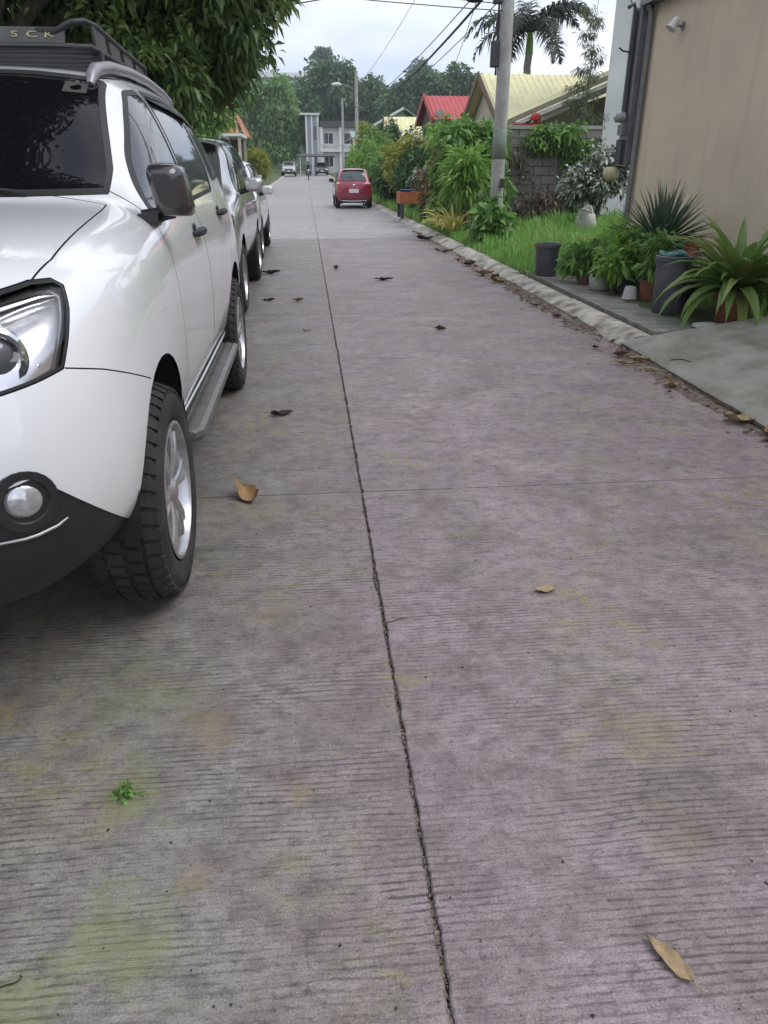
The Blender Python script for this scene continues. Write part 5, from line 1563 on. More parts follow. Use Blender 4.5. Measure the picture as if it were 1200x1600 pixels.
M_yucca = leaf_mat('yucca_blade', (0.037, 0.076, 0.042), (0.126, 0.176, 0.118), .4, .15, 4, third=(.26, .25, .19))
M_palm = leaf_mat('palm_leaf', (.024, .034, .022), (.05, .065, .036), .5, .25, .6)
M_palmtrunk = mat('palm_trunk', (.20, .18, .16), .9, var=.25, vscale=5, bump=.7, bscale=18)

# --- the big mango tree over the parked cars (also what the windscreen mirrors)
MG = root('mango_tree', 'big dark mango tree overhanging the parked cars at the left', 'tree', (-4.4, 11.2, .2))
lob = [(-1.3, 13.0, 2.75, .6, .8, .42), (-2.0, 12.6, 2.5, .6, .8, .35), (-.75, 12.0, 3.75, .75, 1.0, .75), (-1.35, 12.6, 3.15, .8, 1.0, .6), (-.55, 12.5, 4.6, .7, 1.0, .8), (-2.0, 11.3, 2.75, .75, .9, .5), (-3.3, 12.6, 4.6, 2.1, 2.4, 1.7), (-1.55, 11.8, 4.05, 1.25, 1.5, 1.05), (-2.3, 12.4, 3.05, 1.05, 1.4, .85), (-4.6, 11.5, 3.6, 1.8, 2.0, 1.5),
       (-5.6, 9.4, 3.3, 1.8, 1.8, 1.3), (-1.0, 12.2, 4.9, 1.1, 1.4, 1.0), (-3.2, 13.2, 2.75, .9, 1.2, .7), (-6.8, 11.0, 3.6, 2.0, 2.2, 1.7), (-4.1, 9.6, 4.1, 1.5, 1.3, 1.0)]
loc_l = [(a - -4.4, b - 11.2, c - .2, d, e, f) for a, b, c, d, e, f in lob]
V1, F1 = lobes_leaves(loc_l, 1900, 44, .34, .165, .052, 21, droop=.45, shell=.55, wob=.5, flat=.75)
over = [(-1.6, 6.2, 6.5, 1.6, 1.9, 1.0), (-.6, 7.6, 6.6, 1.3, 1.6, .9), (-1.8, 4.2, 6.3, 1.4, 1.4, .9), (-4.4, 6.6, 6.5, 2.6, 2.6, 1.3), (-2.9, 5.2, 6.4, 1.7, 2.0, 1.0), (-5.2, 4.0, 6.0, 2.2, 2.2, 1.4), (-3.0, 8.2, 6.3, 1.8, 2.0, 1.2)]
V2, F2 = lobes_leaves([(a - -4.4, b - 11.2, c - .2, d, e, f) for a, b, c, d, e, f in over], 1000, 32, .5, .30, .085, 22, droop=.6, shell=.5, wob=.5)
V3, F3 = lobes_leaves([(a - -4.4, b - 11.2 - .25, c - .2, d * 1.06, e, f * 1.05) for a, b, c, d, e, f in lob[:9]], 600, 26, .22, .15, .05, 23, droop=.25, shell=.12, wob=.3)
mesh_obj('young_leaves', np_mesh('young_leaves', V3, F3, M_mangolight, 3), None, MG)
mesh_obj('crown', np_mesh('crown', np.vstack([V1, V2]), np.vstack([F1, F2 + len(V1)]), M_mango, 3), None, MG)
mb = MB(); mb.tube([(0, 0, -.3), (.05, .05, 1.0), (.1, -.1, 2.0)], [.32, .25, .22], 12)
branchy(mb, (.1, -.1, 1.9), [l[:3] for l in loc_l] + [(a - -4.4, b - 11.2, c - .2) for a, b, c, *_ in over], .15, random.Random(2))
mb.obj('trunk', M_bark, MG, smooth=True)
# shrubs along the left verge behind the parked cars
for i, (x, y, h, r_, m_, lb) in enumerate([(-4.0, 5.6, 1.1, .8, M_bushdark, 'dark shrub on the left verge beside the white off-road car'), (-4.3, 20.5, 2.4, 1.4, M_bushdark, 'dark rounded shrub behind the white last car of the left row'), (-4.5, 27, 2.6, 1.5, M_bush, 'green shrub on the left verge short of the orange roof')]):
    tree('shrub', lb, (x, y, .15), h * .35, .05, [(0, 0, h * .55, r_, r_, h * .5)], 110, 40, .25, .14, .05, m_, M_bark, 40 + i, cat='shrub', droop=.1)
tree('tree', 'yellow-green tree above the orange roof at the left', (-6.2, 52, .3), 2.8, .14, [(0, 0, 4.6, 1.1, 1.1, 1.4), (.8, 0, 3.6, .9, .9, .9)], 150, 40, .35, .28, .12, M_yellowgreen, M_bark, 51, droop=.2)
tree('conifer', 'dark clipped cone of leaves in front of the orange roof', (-4.6, 40, .2), 1.2, .1, [(0, 0, 2.6, .62, .62, 1.3), (0, 0, 1.8, .75, .75, .9)], 180, 45, .2, .14, .05, M_bush, M_bark, 52, droop=.0, wob=.1)
tree('shrub', 'yellow palm-like shrub beside the far carport', (-3.3, 58, road_z(58)), .8, .06, [(0, 0, 1.5, .7, .7, .9)], 60, 40, .35, .45, .07, M_yellowgreen, M_bark, 53, cat='shrub', droop=.5)

tree('tree', 'mid green tree seen below the mango boughs over the last parked car', (-4.6, 30, .2), 1.8, .14, [(.3, 0, 3.6, 1.2, 1.2, 1.0), (1.2, 0, 3.1, .9, 1.0, .8), (-.8, 0, 4.2, 1.2, 1.2, .9)], 260, 40, .3, .2, .08, M_bush, M_bark, 57, droop=.3)
# --- light green tree at the end of the street and the trees beside it
tree('tree', 'large light green tree at the left end of the street', (-6.0, 128, 1.0), 4, .35, [(0, 0, 8, 4.6, 4, 4.2), (3.6, 0, 6, 2.8, 3, 3.2), (-3.4, 0, 7, 3.4, 3, 3.8), (1.8, -1, 10.5, 2.8, 3, 2.6), (-5.5, 0, 9.5, 3, 3, 2.8), (1.5, -1, 3.6, 4.2, 2.5, 2.2)], 620, 46, 1.0, .75, .34, M_tree2, M_bark, 61, droop=.35)
tree('tree', 'bright green tree behind the top of the large light green tree', (-15, 140, 1.0), 5, .4, [(0, 0, 11, 4.5, 4, 4.5), (4.5, 0, 13, 3, 3, 3), (-5, 0, 12, 4, 4, 4)], 300, 45, 1.1, .8, .36, M_bushlight, M_bark, 62, droop=.3)
tree('tree', 'tall dark green tree right behind the far white building', (5, 165, 2.0), 7, .6, [(0, 0, 12.5, 6, 5, 5), (7, 0, 11, 5, 5, 4.6), (-4.5, 0, 10.5, 4, 5, 4.2), (1, 0, 15.5, 4, 4, 2.6), (12, 0, 9.5, 4, 4, 3.5)], 620, 46, 1.3, .95, .5, M_tree3, M_bark, 63, droop=.2)
tree('tree', 'dark spreading tree behind the green-grey roof', (22, 150, 2.0), 6, .5, [(0, 0, 12, 5.5, 4, 3.2), (6, 0, 13, 5, 4, 2.8), (-5, 0, 10, 4, 4, 3), (11, 0, 11.5, 4, 4, 3)], 460, 46, 1.1, .85, .42, M_tree3, M_bark, 64, droop=.1, flat=.6)
tree('tree', 'slim tall tree standing out on the hill skyline', (6.5, 255, 16), 12, .4, [(0, 0, 15.5, 2.6, 2.6, 2.6), (1, 0, 12, 2.0, 2, 1.6)], 120, 40, .9, .9, .4, M_wood, M_bark, 65, droop=.2)
tree('tree', 'feathery tree on the hill skyline left of the red roof', (34, 240, 17), 7, .4, [(0, 0, 9.5, 3, 3, 3), (3, 0, 7, 2.4, 2, 2)], 120, 40, .9, .9, .4, M_wood, M_bark, 66, droop=.2)

# --- wood covering the hill (nobody could count its crowns)
rngw = np.random.default_rng(5)
lobw = []
for i in range(420):
    x = rngw.uniform(-150, 240); y = 158 + 140 * rngw.random() ** .8
    z = hill_z(x, y); r_ = rngw.uniform(2.6, 5.0); h = rngw.uniform(3, 7.5)
    lobw.append((x, y, z + h, r_, r_, r_ * rngw.uniform(.7, 1.15)))
V, F = lobes_leaves(lobw, 4200, 26, 1.5, 1.35, .75, 71, droop=.1, out=1.0, shell=.35)
tag(mesh_obj('wood', np_mesh('wood', V, F, M_wood, 3), None), 'hazy green wood covering the hill beyond the street', 'wood', kind='stuff')

# --- palm behind the cream roof
def palm(label, base, h, r_, fronds, fl, seed):
    T = root('palm_tree', label, 'palm tree', base)
    rng = random.Random(seed)
    mb = MB(); pts = [(.1 * math.sin(i), 0, h * i / 12) for i in range(13)]
    rr2 = []
    for i in range(13): rr2.append(r_ * (1.25 - .3 * i / 12))
    mb.tube(pts, rr2, 12); mb.obj('trunk', M_palmtrunk, T, smooth=True)
    top = Vector(pts[-1])
    sh = MB(); sh.tube([top, top + Vector((0, 0, .5)), top + Vector((0, 0, 1.0))], [r_ * 1.05, r_ * .9, r_ * .45], 10); sh.obj('crownshaft', M_bush, T, smooth=True)
    top = top + Vector((0, 0, .8))
    for k in range(fronds):
        az = 2 * PI * k / fronds + rng.uniform(-.25, .25); el = rng.uniform(.25, 1.42); Lf = fl * rng.uniform(.85, 1.1)
        mb = MB(); p = top.copy(); pts = [p.copy()]; e = el
        n = 14
        for i in range(n):
            p = p + Vector((math.cos(az) * math.cos(e), math.sin(az) * math.cos(e), math.sin(e))) * (Lf / n)
            e -= (1.55 + rng.uniform(-.2, .25)) / n * (1 + i / n * .6); pts.append(p.copy())
        mb.tube(pts, [.035 * (1 - .85 * i / n) + .004 for i in range(n + 1)], 5)
        for i in range(1, n):
            d = (pts[i + 1] - pts[i - 1]).normalized(); s = d.cross(Vector((0, 0, 1)))
            if s.length < .05: s = Vector((1, 0, 0))
            s.normalize(); u = s.cross(d)
            for j in range(4):
                q = pts[i].lerp(pts[i + 1], j / 4)
                for sg in (1, -1):
                    ll = fl * .24 * math.sin(PI * min(1, (i + j / 4) / n * .8 + .18)) * rng.uniform(.85, 1.1)
                    dd = (s * sg + d * .55 + u * rng.uniform(-.5, .8)).normalized()
                    t = q + dd * ll - Vector((0, 0, ll * .45)); m_ = q + dd * ll * .5 - Vector((0, 0, ll * .06))
                    w_ = d * .026
                    mb.poly([q - w_, m_ - w_ * 1.4, t, m_ + w_ * 1.4, q + w_])
        mb.obj('frond', M_palm, T)
    return T
palm('palm tree with drooping dark fronds behind the cream roof', (10.1, 37.5, .3), 5.75, .17, 15, 3.3, 5)

# --- grass on the verge
def grass(name, label, n, fn, seed, h0, h1, w_=.012):
    rng = np.random.default_rng(seed)
    P = fn(rng, n); n = len(P)
    H_ = h0 + (h1 - h0) * rng.random(n) ** 1.5
    cl = np.array([mnoise.noise(Vector((p[0] * 1.4, p[1] * 1.4, 3))) for p in P]); H_ = H_ * (1 + .7 * cl)
    az = rng.random(n) * 6.283; lean = rng.random(n) * .75
    d = np.stack([np.cos(az), np.sin(az), np.zeros(n)], 1); s = np.stack([-np.sin(az), np.cos(az), np.zeros(n)], 1) * w_ * (.6 + .8 * rng.random(n))[:, None]
    m_ = P + d * (lean * H_ * .25)[:, None]; m_[:, 2] += H_ * .6
    t = P + d * (lean * H_ * .8)[:, None]; t[:, 2] += H_ * (1 - .35 * lean)
    V = np.stack([P - s, P + s, m_ + s * .7, m_ - s * .7, t], 1).reshape(-1, 3)
    o = np.arange(n)[:, None] * 5
    F = np.concatenate([o + np.array([[0, 1, 2]]), o + np.array([[0, 2, 3]]), o + np.array([[3, 2, 4]])], 1).reshape(-1, 3)
    return tag(mesh_obj(name, np_mesh(name, V, F, M_grass, 3), None), label, 'grass', kind='stuff')
def reg(x0, x1, y0, y1, dens=None, edge=0):
    def f(rng, n):
        x = rng.uniform(x0, x1, n); y = rng.uniform(y0, y1, n)
        if edge: x = x + edge * np.sin(y * 5.3) * .5 + edge * .5 * np.sin(y * 13.1)
        return np.stack([x, y, [ground_z(a, b) for a, b in zip(x, y)]], 1)
    return f
grass('grass', 'tall bright green grass on the plot in front of the block wall', 15000, reg(3.25, 7.8, 11.0, 19.0, edge=.12), 1, .10, .36)
grass('grass', 'short grass along the kerb before the garden shrubs', 6000, reg(3.02, 3.7, 10.4, 20.0, edge=.08), 2, .03, .16, .008)
grass('grass', 'grass strip along the foot of the beige wall', 5000, reg(4.15, 5.0, 6.5, 12.0, edge=.1), 3, .08, .34)
grass('grass', 'grass verge along the right kerb farther on', 9000, reg(3.05, 5.0, 19.5, 60, edge=.1), 4, .05, .25, .02)
grass('grass', 'grass verge along the left kerb', 5000, reg(-5.0, -2.9, 0, 60, edge=.1), 6, .05, .25, .02)

# --- kerbside garden shrubs on the right
GS = 'garden shrubs along the right kerb'
def shrub(label, x, y, lobes, clumps, per, rc, L, W, m_, seed, **kw):
    T = root('shrub', label, 'shrub', (x, y, ground_z(x, y)), 0, GS)
    V, F = lobes_leaves(lobes, clumps, per, rc, L, W, seed, **kw)
    mesh_obj('foliage', np_mesh('foliage', V, F, m_, 3), None, T)
    mb = MB(); rng = random.Random(seed)
    for k in range(4):
        l = rng.choice(lobes); mb.tube([(rng.uniform(-.06, .06), rng.uniform(-.06, .06), -.05), (l[0] * .4, l[1] * .4, l[2] * .5), (l[0] + rng.uniform(-.1, .1), l[1], l[2])], [.025, .018, .008], 6)
    mb.obj('stem', M_bark, T, smooth=True)
    return T
shrub('broad-leaved green plant at the foot of the concrete pole', 3.50, 14.9, [(0, 0, .34, .34, .4, .28), (.05, .5, .5, .3, .4, .3)], 46, 16, .16, .20, .11, M_bush, 81, droop=.3, out=1.0)
shrub('tall bright green shrub left of the concrete pole', 3.55, 18.2, [(0, 0, 1.3, .65, .7, .75), (.45, .2, 1.85, .55, .6, .45), (.1, 0, .6, .6, .7, .5), (.5, -.2, 1.1, .5, .5, .6), (-.1, .1, 2.0, .35, .4, .35)], 240, 30, .22, .22, .085, M_bush, 82, droop=.35)
shrub('light green fan-leaved plant in the middle of the tall shrub', 3.45, 17.2, [(0, 0, 1.45, .40, .35, .25), (-.05, 0, 1.1, .4, .4, .3)], 50, 24, .24, .26, .05, M_bushlight, 83, droop=.15, out=1.2)
shrub('yellow-green vine top beneath the red roof', 4.6, 26.0, [(0, 0, 2.2, .6, .6, .35), (.2, 0, 1.6, .7, .6, .6)], 110, 28, .24, .2, .12, M_bushlight, 84, droop=.4)
shrub('red-brown croton shrub left of the tall bright shrub', 3.75, 21.5, [(0, 0, 1.15, .6, .6, .45), (-.2, 0, .7, .5, .5, .4)], 110, 30, .2, .17, .06, M_redbrown, 85, droop=.1)
shrub('round pale-leaved bush behind the orange planter', 3.65, 25.2, [(0, 0, 1.0, .42, .42, .40)], 90, 34, .12, .10, .05, M_varieg, 86, droop=.0)
shrub('dark green shrub mass behind the orange planter', 4.1, 27.5, [(0, 0, 1.0, .9, .9, .8), (-.2, .8, 1.2, .8, .8, .8), (.6, 0, 1.5, .7, .7, .7)], 240, 34, .26, .17, .075, M_bushdark, 87, droop=.2)
ws_ = shrub('yellow-green bush flecked with white flowers', 4.1, 31.0, [(0, 0, 1.9, .95, .8, .55), (-.5, 0, 1.4, .7, .7, .55), (.6, .3, 1.7, .7, .7, .6)], 220, 32, .26, .18, .09, M_yellowgreen, 88, droop=.2)
V, F = lobes_leaves([(.15, -.25, 2.25, .75, .5, .35)], 46, 9, .12, .11, .08, 89, droop=-.2); mesh_obj('flowers', np_mesh('flowers', V, F, M_flower, 3), None, ws_)
shrub('dark bushes right beside the red hatchback', 3.9, 35.5, [(0, 0, .9, .8, 1.2, .8), (.2, 2, 1.2, .9, 1.2, 1.0), (.5, -2, 1.3, .8, 1, .9)], 240, 34, .3, .2, .09, M_bushdark, 90, droop=.2)
shrub('mid green hedge beyond the red hatchback', 4.1, 43.5, [(0, 0, 1.2, .9, 1.6, 1.1), (.2, 3, 1.6, 1.0, 1.6, 1.2), (-.3, -3, 1.0, .7, 1.3, .9)], 240, 34, .35, .24, .1, M_bush, 91, droop=.2)
shrub('pale green arching bush over the red hatchback', 4.1, 50, [(0, 0, 1.9, 1.0, 1.0, .8), (-.5, 0, 1.1, .9, .9, .8)], 160, 34, .3, .32, .07, M_bushlight, 92, droop=.7)
shrub('dark green rounded tree-bush above the hatchback', 4.6, 54, [(0, 0, 2.4, 1.2, 1.2, 1.1), (.3, 0, 1.2, 1.0, 1, 1)], 200, 34, .35, .26, .1, M_bush, 93, droop=.2)
shrub('orange-tinted tall shrub in front of the far white building', 4.55, 60, [(0, 0, 3.0, .6, .7, 1.1), (0, 0, 1.5, .9, .9, 1.2)], 170, 34, .3, .28, .1, M_yellowgreen, 94, droop=.3)
shrub('bright green bushes left of the hatchback roof', 4.2, 66, [(0, 0, 1.4, .9, 1.2, 1.1), (-.2, 1, .8, .9, 1.2, .8)], 170, 34, .35, .3, .12, M_bushlight, 95, droop=.3)
for i, (x, y, h, lb) in enumerate([(6.1, 58, 4.6, 'slim dark column tree in front of the pale cream roof'), (5.0, 74, 5.2, 'slim dark column tree at the pale yellow wall'), (6.9, 68, 5.6, 'dark ball-topped tree in front of the green-grey roof')]):
    tree('column_tree', lb, (x, y, road_z(y)), h * .5, .08, [(0, 0, h * .72, .6, .6, h * .22)] + ([(0, 0, h * .4, .55, .55, h * .3)] if i < 2 else []), 130, 36, .3, .22, .09, M_bushdark, M_bark, 110 + i, droop=.1, group=GS)
for i, (x, y, lb) in enumerate([(5.6, 34.5, 'dark tree between the cream and red roofs'), (5.5, 40, 'leafy tree hiding the dark wall of the red-roofed house')]):
    tree('tree', lb, (x, y, .3), 1.2, .09, [(0, 0, 2.0, .9, .9, .9), (.5, .3, 1.2, .8, .8, .7)], 180, 34, .3, .2, .09, M_bushdark if i else M_bush, M_bark, 120 + i, droop=.25)

# yellow-striped strap plants by the kerb
def strap(mb, base, az, L, W, el, curl, n=6, vfold=.25, twist=0, rng=None):
    p = Vector(base); e = el; rows = []
    for i in range(n + 1):
        t = i / n
        d = Vector((math.cos(az) * math.cos(e), math.sin(az) * math.cos(e), math.sin(e)))
        s = Vector((-math.sin(az), math.cos(az), 0)); u = s.cross(d) * -1
        w_ = W * (.35 + 1.0 * math.sin(PI * min(1, .12 + t * .88)) ** .8) * (1 - t ** 4) + .001
        rows.append([p - s * w_ * .5 + u * w_ * vfold, p, p + s * w_ * .5 + u * w_ * vfold])
        p = p + d * (L / n); e -= curl / n * (.4 + 1.2 * t); az += twist / n
    mb.grid(rows)
def strap_plant(name, label, loc, n, L, W, m_, seed, el=(.5, 1.4), curl=(1.0, 2.2), cat='plant', group=None, r=.05, separate=False):
    T = root(name, label, cat, loc, 0, group); rng = random.Random(seed)
    mb = MB()
    for k in range(n):
        az = 2 * PI * k / n * 2.4 + rng.uniform(-.3, .3); e = rng.uniform(*el); c = rng.uniform(*curl)
        q = MB() if separate else mb
        strap(q, (math.cos(az) * r, math.sin(az) * r, 0), az, L * rng.uniform(.65, 1.1), W * rng.uniform(.8, 1.15), e, c, 7, twist=rng.uniform(-.4, .4))
        if separate: q.obj('leaf', m_ if not isinstance(m_, list) else rng.choice(m_), T, smooth=True)
    if not separate: mb.obj('foliage', m_, T, smooth=True)
    return T
strap_plant('plant', 'bright yellow strap-leaved plant nearest the kerb', (3.24, 17.5, .15), 90, .85, .055, M_yellow, 131, group=GS, r=.08)
strap_plant('plant', 'smaller yellow strap-leaved plant behind the brightest one', (3.35, 19.0, .15), 70, .75, .05, M_yellow, 132, group=GS, r=.12)
strap_plant('plant', 'brown-green withered clump in front of the yellow plants', (3.62, 16.6, .15), 26, .40, .025, M_dry, 133, group=GS, r=.1)
strap_plant('plant', 'green grassy clump beside the orange planter', (3.5, 21.2, .15), 40, .4, .03, M_yellowgreen, 134, group=GS, r=.12)

# --- things on the cement walk
M_pot_black = mat('black_pot', (.03, .03, .034), .5, var=.25, vscale=9, dirt=(.11, .10, .085), dscale=6, damt=.5)
M_pot_grey = mat('grey_bin', (.075, .073, .085), .5, var=.2, vscale=8, dirt=(.16, .15, .13), dscale=5, damt=.5)
M_terra = mat('terracotta', (.22, .085, .05), .85, var=.25, vscale=8, dirt=(.10, .08, .06), dscale=6, damt=.6)
M_potwhite = mat('worn_white_pot', (.46, .45, .42), .75, var=.2, vscale=9, dirt=(.20, .19, .16), dscale=5, damt=.7)
M_potsoil = mat('pot_soil', (.035, .027, .02), .95, var=.4, vscale=20, bump=1, bscale=60)
def pot(parent, r0, r1, h, m_, name='pot', lip=.012, soil=True, n=28, ribs=0):
    mb = MB(); prof = [(0, 0), (r0 * .97, 0), (r0, .01), (r0 + (r1 - r0) * .88, h * .88), (r1 + lip * .4, h * .885), (r1 + lip, h * .9), (r1 + lip, h - .006), (r1 + lip * .5, h), (r1 - .008, h - .004), (r1 - .015, h * .86)]
    mb.lathe(prof, n); o = mb.obj(name, m_, parent, smooth=True, angle=35)
    if soil:
        s = MB(); s.lathe([(0, h * .87), (r1 * .5, h * .875), (r1 - .012, h * .86)], 18); s.obj('soil', M_potsoil, o)
    return o
Zw = .118
b1 = root('bucket', 'dark grey bucket standing alone on the kerb by the grass', 'bucket', (3.22, 10.35, Zw))
pot(b1, .135, .165, .42, M_pot_grey, 'body', .012, soil=False)
hb = MB(); hb.tube([(.165 * math.cos(a), .165 * math.sin(a), .38 + .0 * a) for a in [2 * PI * i / 24 for i in range(25)]], .008, 6, cap=False); hb.obj('rim_band', M_potwhite, b1)
hb = MB(); hb.lathe([(0, .30), (.14, .30)], 18); hb.obj('content', M_potsoil, b1)
GP = 'flowerpots on the cement walk'
def potted(label, x, y, r0, r1, h, m_pot, lobes, clumps, per, rc, L, W, m_, seed, z=Zw, **kw):
    T = root('potted_plant', label, 'potted plant', (x, y, z), 0, GP)
    pot(T, r0, r1, h, m_pot)
    V, F = lobes_leaves(lobes, clumps, per, rc, L, W, seed, **kw); mesh_obj('foliage', np_mesh('foliage', V, F, m_, 3), None, T)
    rng = random.Random(seed); mb = MB()
    for k in range(6):
        l = rng.choice(lobes); mb.tube([(rng.uniform(-.03, .03), rng.uniform(-.03, .03), h * .8), (l[0] * .5 + rng.uniform(-.05, .05), l[1] * .5, (h + l[2]) * .5), (l[0] + rng.uniform(-.1, .1), l[1] + rng.uniform(-.1, .1), l[2] + rng.uniform(0, .1))], [.008, .006, .003], 5)
    mb.obj('stem', M_bush, T, smooth=True)
    return T
potted('dark-leaved potted plant next to the lone bucket', 3.52, 9.55, .10, .13, .2, M_terra, [(0, 0, .34, .20, .2, .15), (-.12, .1, .28, .14, .15, .12)], 34, 12, .08, .14, .06, M_bush, 141, droop=.35, out=1.0)
potted('bushy light green potted plant behind the little white cup', 3.68, 8.75, .10, .13, .21, M_pot_black, [(0, 0, .42, .23, .22, .17), (.05, .05, .58, .16, .16, .12), (-.16, -.05, .34, .13, .13, .13)], 60, 12, .09, .12, .06, M_bushlight, 142, droop=.25, out=1.0)
potted('thin tall plant in the brown pot beside the large bin', 3.78, 8.22, .11, .135, .22, M_terra, [(0, 0, .40, .14, .14, .16), (.02, 0, .60, .12, .12, .16)], 34, 14, .09, .13, .035, M_bush, 143, droop=.4)
potted('leafy plant in a black pot between bucket and grass', 3.95, 9.6, .12, .15, .22, M_pot_black, [(0, 0, .42, .26, .26, .2), (.1, .2, .5, .2, .2, .15)], 50, 14, .1, .17, .05, M_bushlight, 144, droop=.3)
potted('small red-leaved potted plant behind the large bin', 3.90, 7.62, .10, .12, .42, M_pot_black, [(0, 0, .60, .06, .06, .04)], 6, 7, .04, .08, .035, leaf_mat('red_leaf', (.26, .03, .02), (.40, .08, .05), .5, .3, 4), 145, droop=.1)
wp_ = root('flowerpot', 'broken whitish flowerpot sitting low at the walk edge', 'flowerpot', (3.48, 8.98, Zw), 0, GP)
mb = MB(); rows = []
for i, (r_, h) in enumerate([(.085, 0), (.105, .01), (.125, .07), (.13, .13), (.118, .17), (.105, .172), (.10, .12), (.06, .10), (.0, .10)]):
    rows.append([(r_ * math.cos(2 * PI * k / 22) * (1 + .06 * math.sin(k * 1.3 + i)), r_ * math.sin(2 * PI * k / 22) * (1 + .06 * math.cos(k * 1.7)), h + (.018 * math.sin(k * .9) - (.03 if 3 < k < 8 else 0) if 3 <= i <= 5 else 0)) for k in range(22)])
mb.grid(rows, close=True); mb.obj('shell', M_potwhite, wp_, smooth=True, angle=50)
V, F = lobes_leaves([(0, 0, .2, .09, .09, .05)], 10, 9, .05, .09, .03, 146); mesh_obj('sprout', np_mesh('sprout', V, F, M_bush, 3), None, wp_)
cp_ = root('flowerpot', 'little whitish cup turned upside down before the brown pot', 'flowerpot', (3.57, 8.28, Zw), 0, GP)
mb = MB(); mb.lathe([(.085, 0), (.088, .012), (.08, .02), (.062, .13), (.055, .138), (0, .138)], 20); mb.obj('shell', M_potwhite, cp_, smooth=True, angle=40)
b2 = root('bin', 'tall dark grey cylindrical bin among the plants on the walk', 'bin', (3.63, 7.45, Zw))
mb = MB(); mb.lathe([(0, 0), (.15, 0), (.158, .02), (.165, .26), (.17, .5), (.182, .505), (.184, .545), (.17, .552), (.16, .53), (.0, .50)], 30); mb.obj('body', M_pot_grey, b2, smooth=True, angle=40)
mb = MB(); mb.tube([(.12 * math.cos(a) - .02, .12 * math.sin(a), .565 + .012 * math.sin(3 * a)) for a in [2 * PI * i / 20 for i in range(21)]], .022, 6, cap=False); mb.obj('bag_rim', mat('teal_plastic', (.05, .16, .15), .4, var=.25, vscale=14), b2, smooth=True)
mb = MB(); mb.lathe([(0, .575), (.05, .58), (.09, .56), (.10, .53)], 14, c=(-.01, -.02, 0)); mb.obj('bag', mat('teal_bag', (.06, .18, .16), .4, var=.3, vscale=20), b2, smooth=True)

# big strap-leaved lily in a terracotta pot, each leaf its own
lily = root('potted_plant', 'large strap-leaved lily in a terracotta pot beside the driveway', 'potted plant', (4.02, 6.92, Zw), 0, GP)
pot(lily, .15, .19, .30, M_terra)
rl = random.Random(9)
for k in range(84):
    az = 2.399 * k + rl.uniform(-.25, .25)
    lay = k / 84
    el = 1.35 - 1.25 * lay + rl.uniform(-.12, .12); cu = 1.0 + 1.35 * lay + rl.uniform(-.25, .3)
    q = MB(); strap(q, (.03 * math.cos(az), .03 * math.sin(az), .28), az, rl.uniform(.62, .95), rl.uniform(.065, .095), el, cu, 8, .22, rl.uniform(-.5, .5))
    q.obj('leaf', M_lilyl if rl.random() < .22 + .2 * lay else M_lily, lily, smooth=True)
l2 = root('potted_plant', 'second strap-leaved lily cut by the right picture edge', 'potted plant', (4.75, 7.2, Zw + .05), 0, GP)
pot(l2, .14, .18, .28, M_pot_black)
for k in range(26):
    az = 2.399 * k + rl.uniform(-.25, .25); lay = k / 26
    q = MB(); strap(q, (.03 * math.cos(az), .03 * math.sin(az), .26), az, rl.uniform(.5, .75), rl.uniform(.045, .06), 1.35 - 1.2 * lay, 1.0 + 1.2 * lay, 8, .22, rl.uniform(-.5, .5))
    q.obj('leaf', M_lily, l2, smooth=True)
# spiky yucca
yc = root('yucca', 'spiky dark yucca rosette in front of the beige wall', 'plant', (4.10, 8.85, .2))
mb = MB(); mb.tube([(0, 0, -.1), (.02, 0, .25), (.0, .02, .48)], [.06, .055, .06], 10); mb.obj('trunk', M_bark, yc, smooth=True)
q = MB(); ry = random.Random(17)
for k in range(230):
    az = 2.399 * k; lay = (k / 230)
    el = 1.5 - 1.75 * lay ** .9 + ry.uniform(-.1, .1)
    strap(q, (.03 * math.cos(az), .03 * math.sin(az), .45), az, ry.uniform(.52, .74), ry.uniform(.022, .032), el, ry.uniform(-.05, .35), 3, .3)
q.obj('blades', M_yucca, yc)
strap_plant('plant', 'low grassy clump at the wall foot left of the yucca', (4.35, 10.6, .22), 50, .6, .022, M_lily, 151, el=(.5, 1.3), curl=(.6, 1.6), r=.1)
strap_plant('plant', 'soft leafy clump between the yucca and the bucket', (4.0, 10.5, .2), 60, .5, .03, M_bushlight, 152, el=(.5, 1.4), curl=(.8, 1.8), r=.14)
# flat stones at the edge of the walk
for i, (x, y, a, lb) in enumerate([(3.62, 6.62, .3, 'flat pale stone lying left of the lily pot'), (3.80, 6.56, -.2, 'flat grey stone tucked under the lily leaves')]):
    mb = MB(); rows = []
    for r_, h in ((.10, 0), (.115, .012), (.11, .03), (.08, .038), (0, .04)):
        rows.append([(r_ * 1.25 * math.cos(2 * PI * k / 12) * (1 + .12 * math.sin(k * 2 + i)), r_ * .8 * math.sin(2 * PI * k / 12) * (1 + .12 * math.cos(k * 1.3)), h) for k in range(12)])
    mb.grid(rows, close=True); o = mb.obj('stone', M_potwhite if i == 0 else M_walk, None, smooth=True, angle=40, loc=(x, y, Zw + .002), rot=(0, 0, a)); tag(o, lb, 'stone')

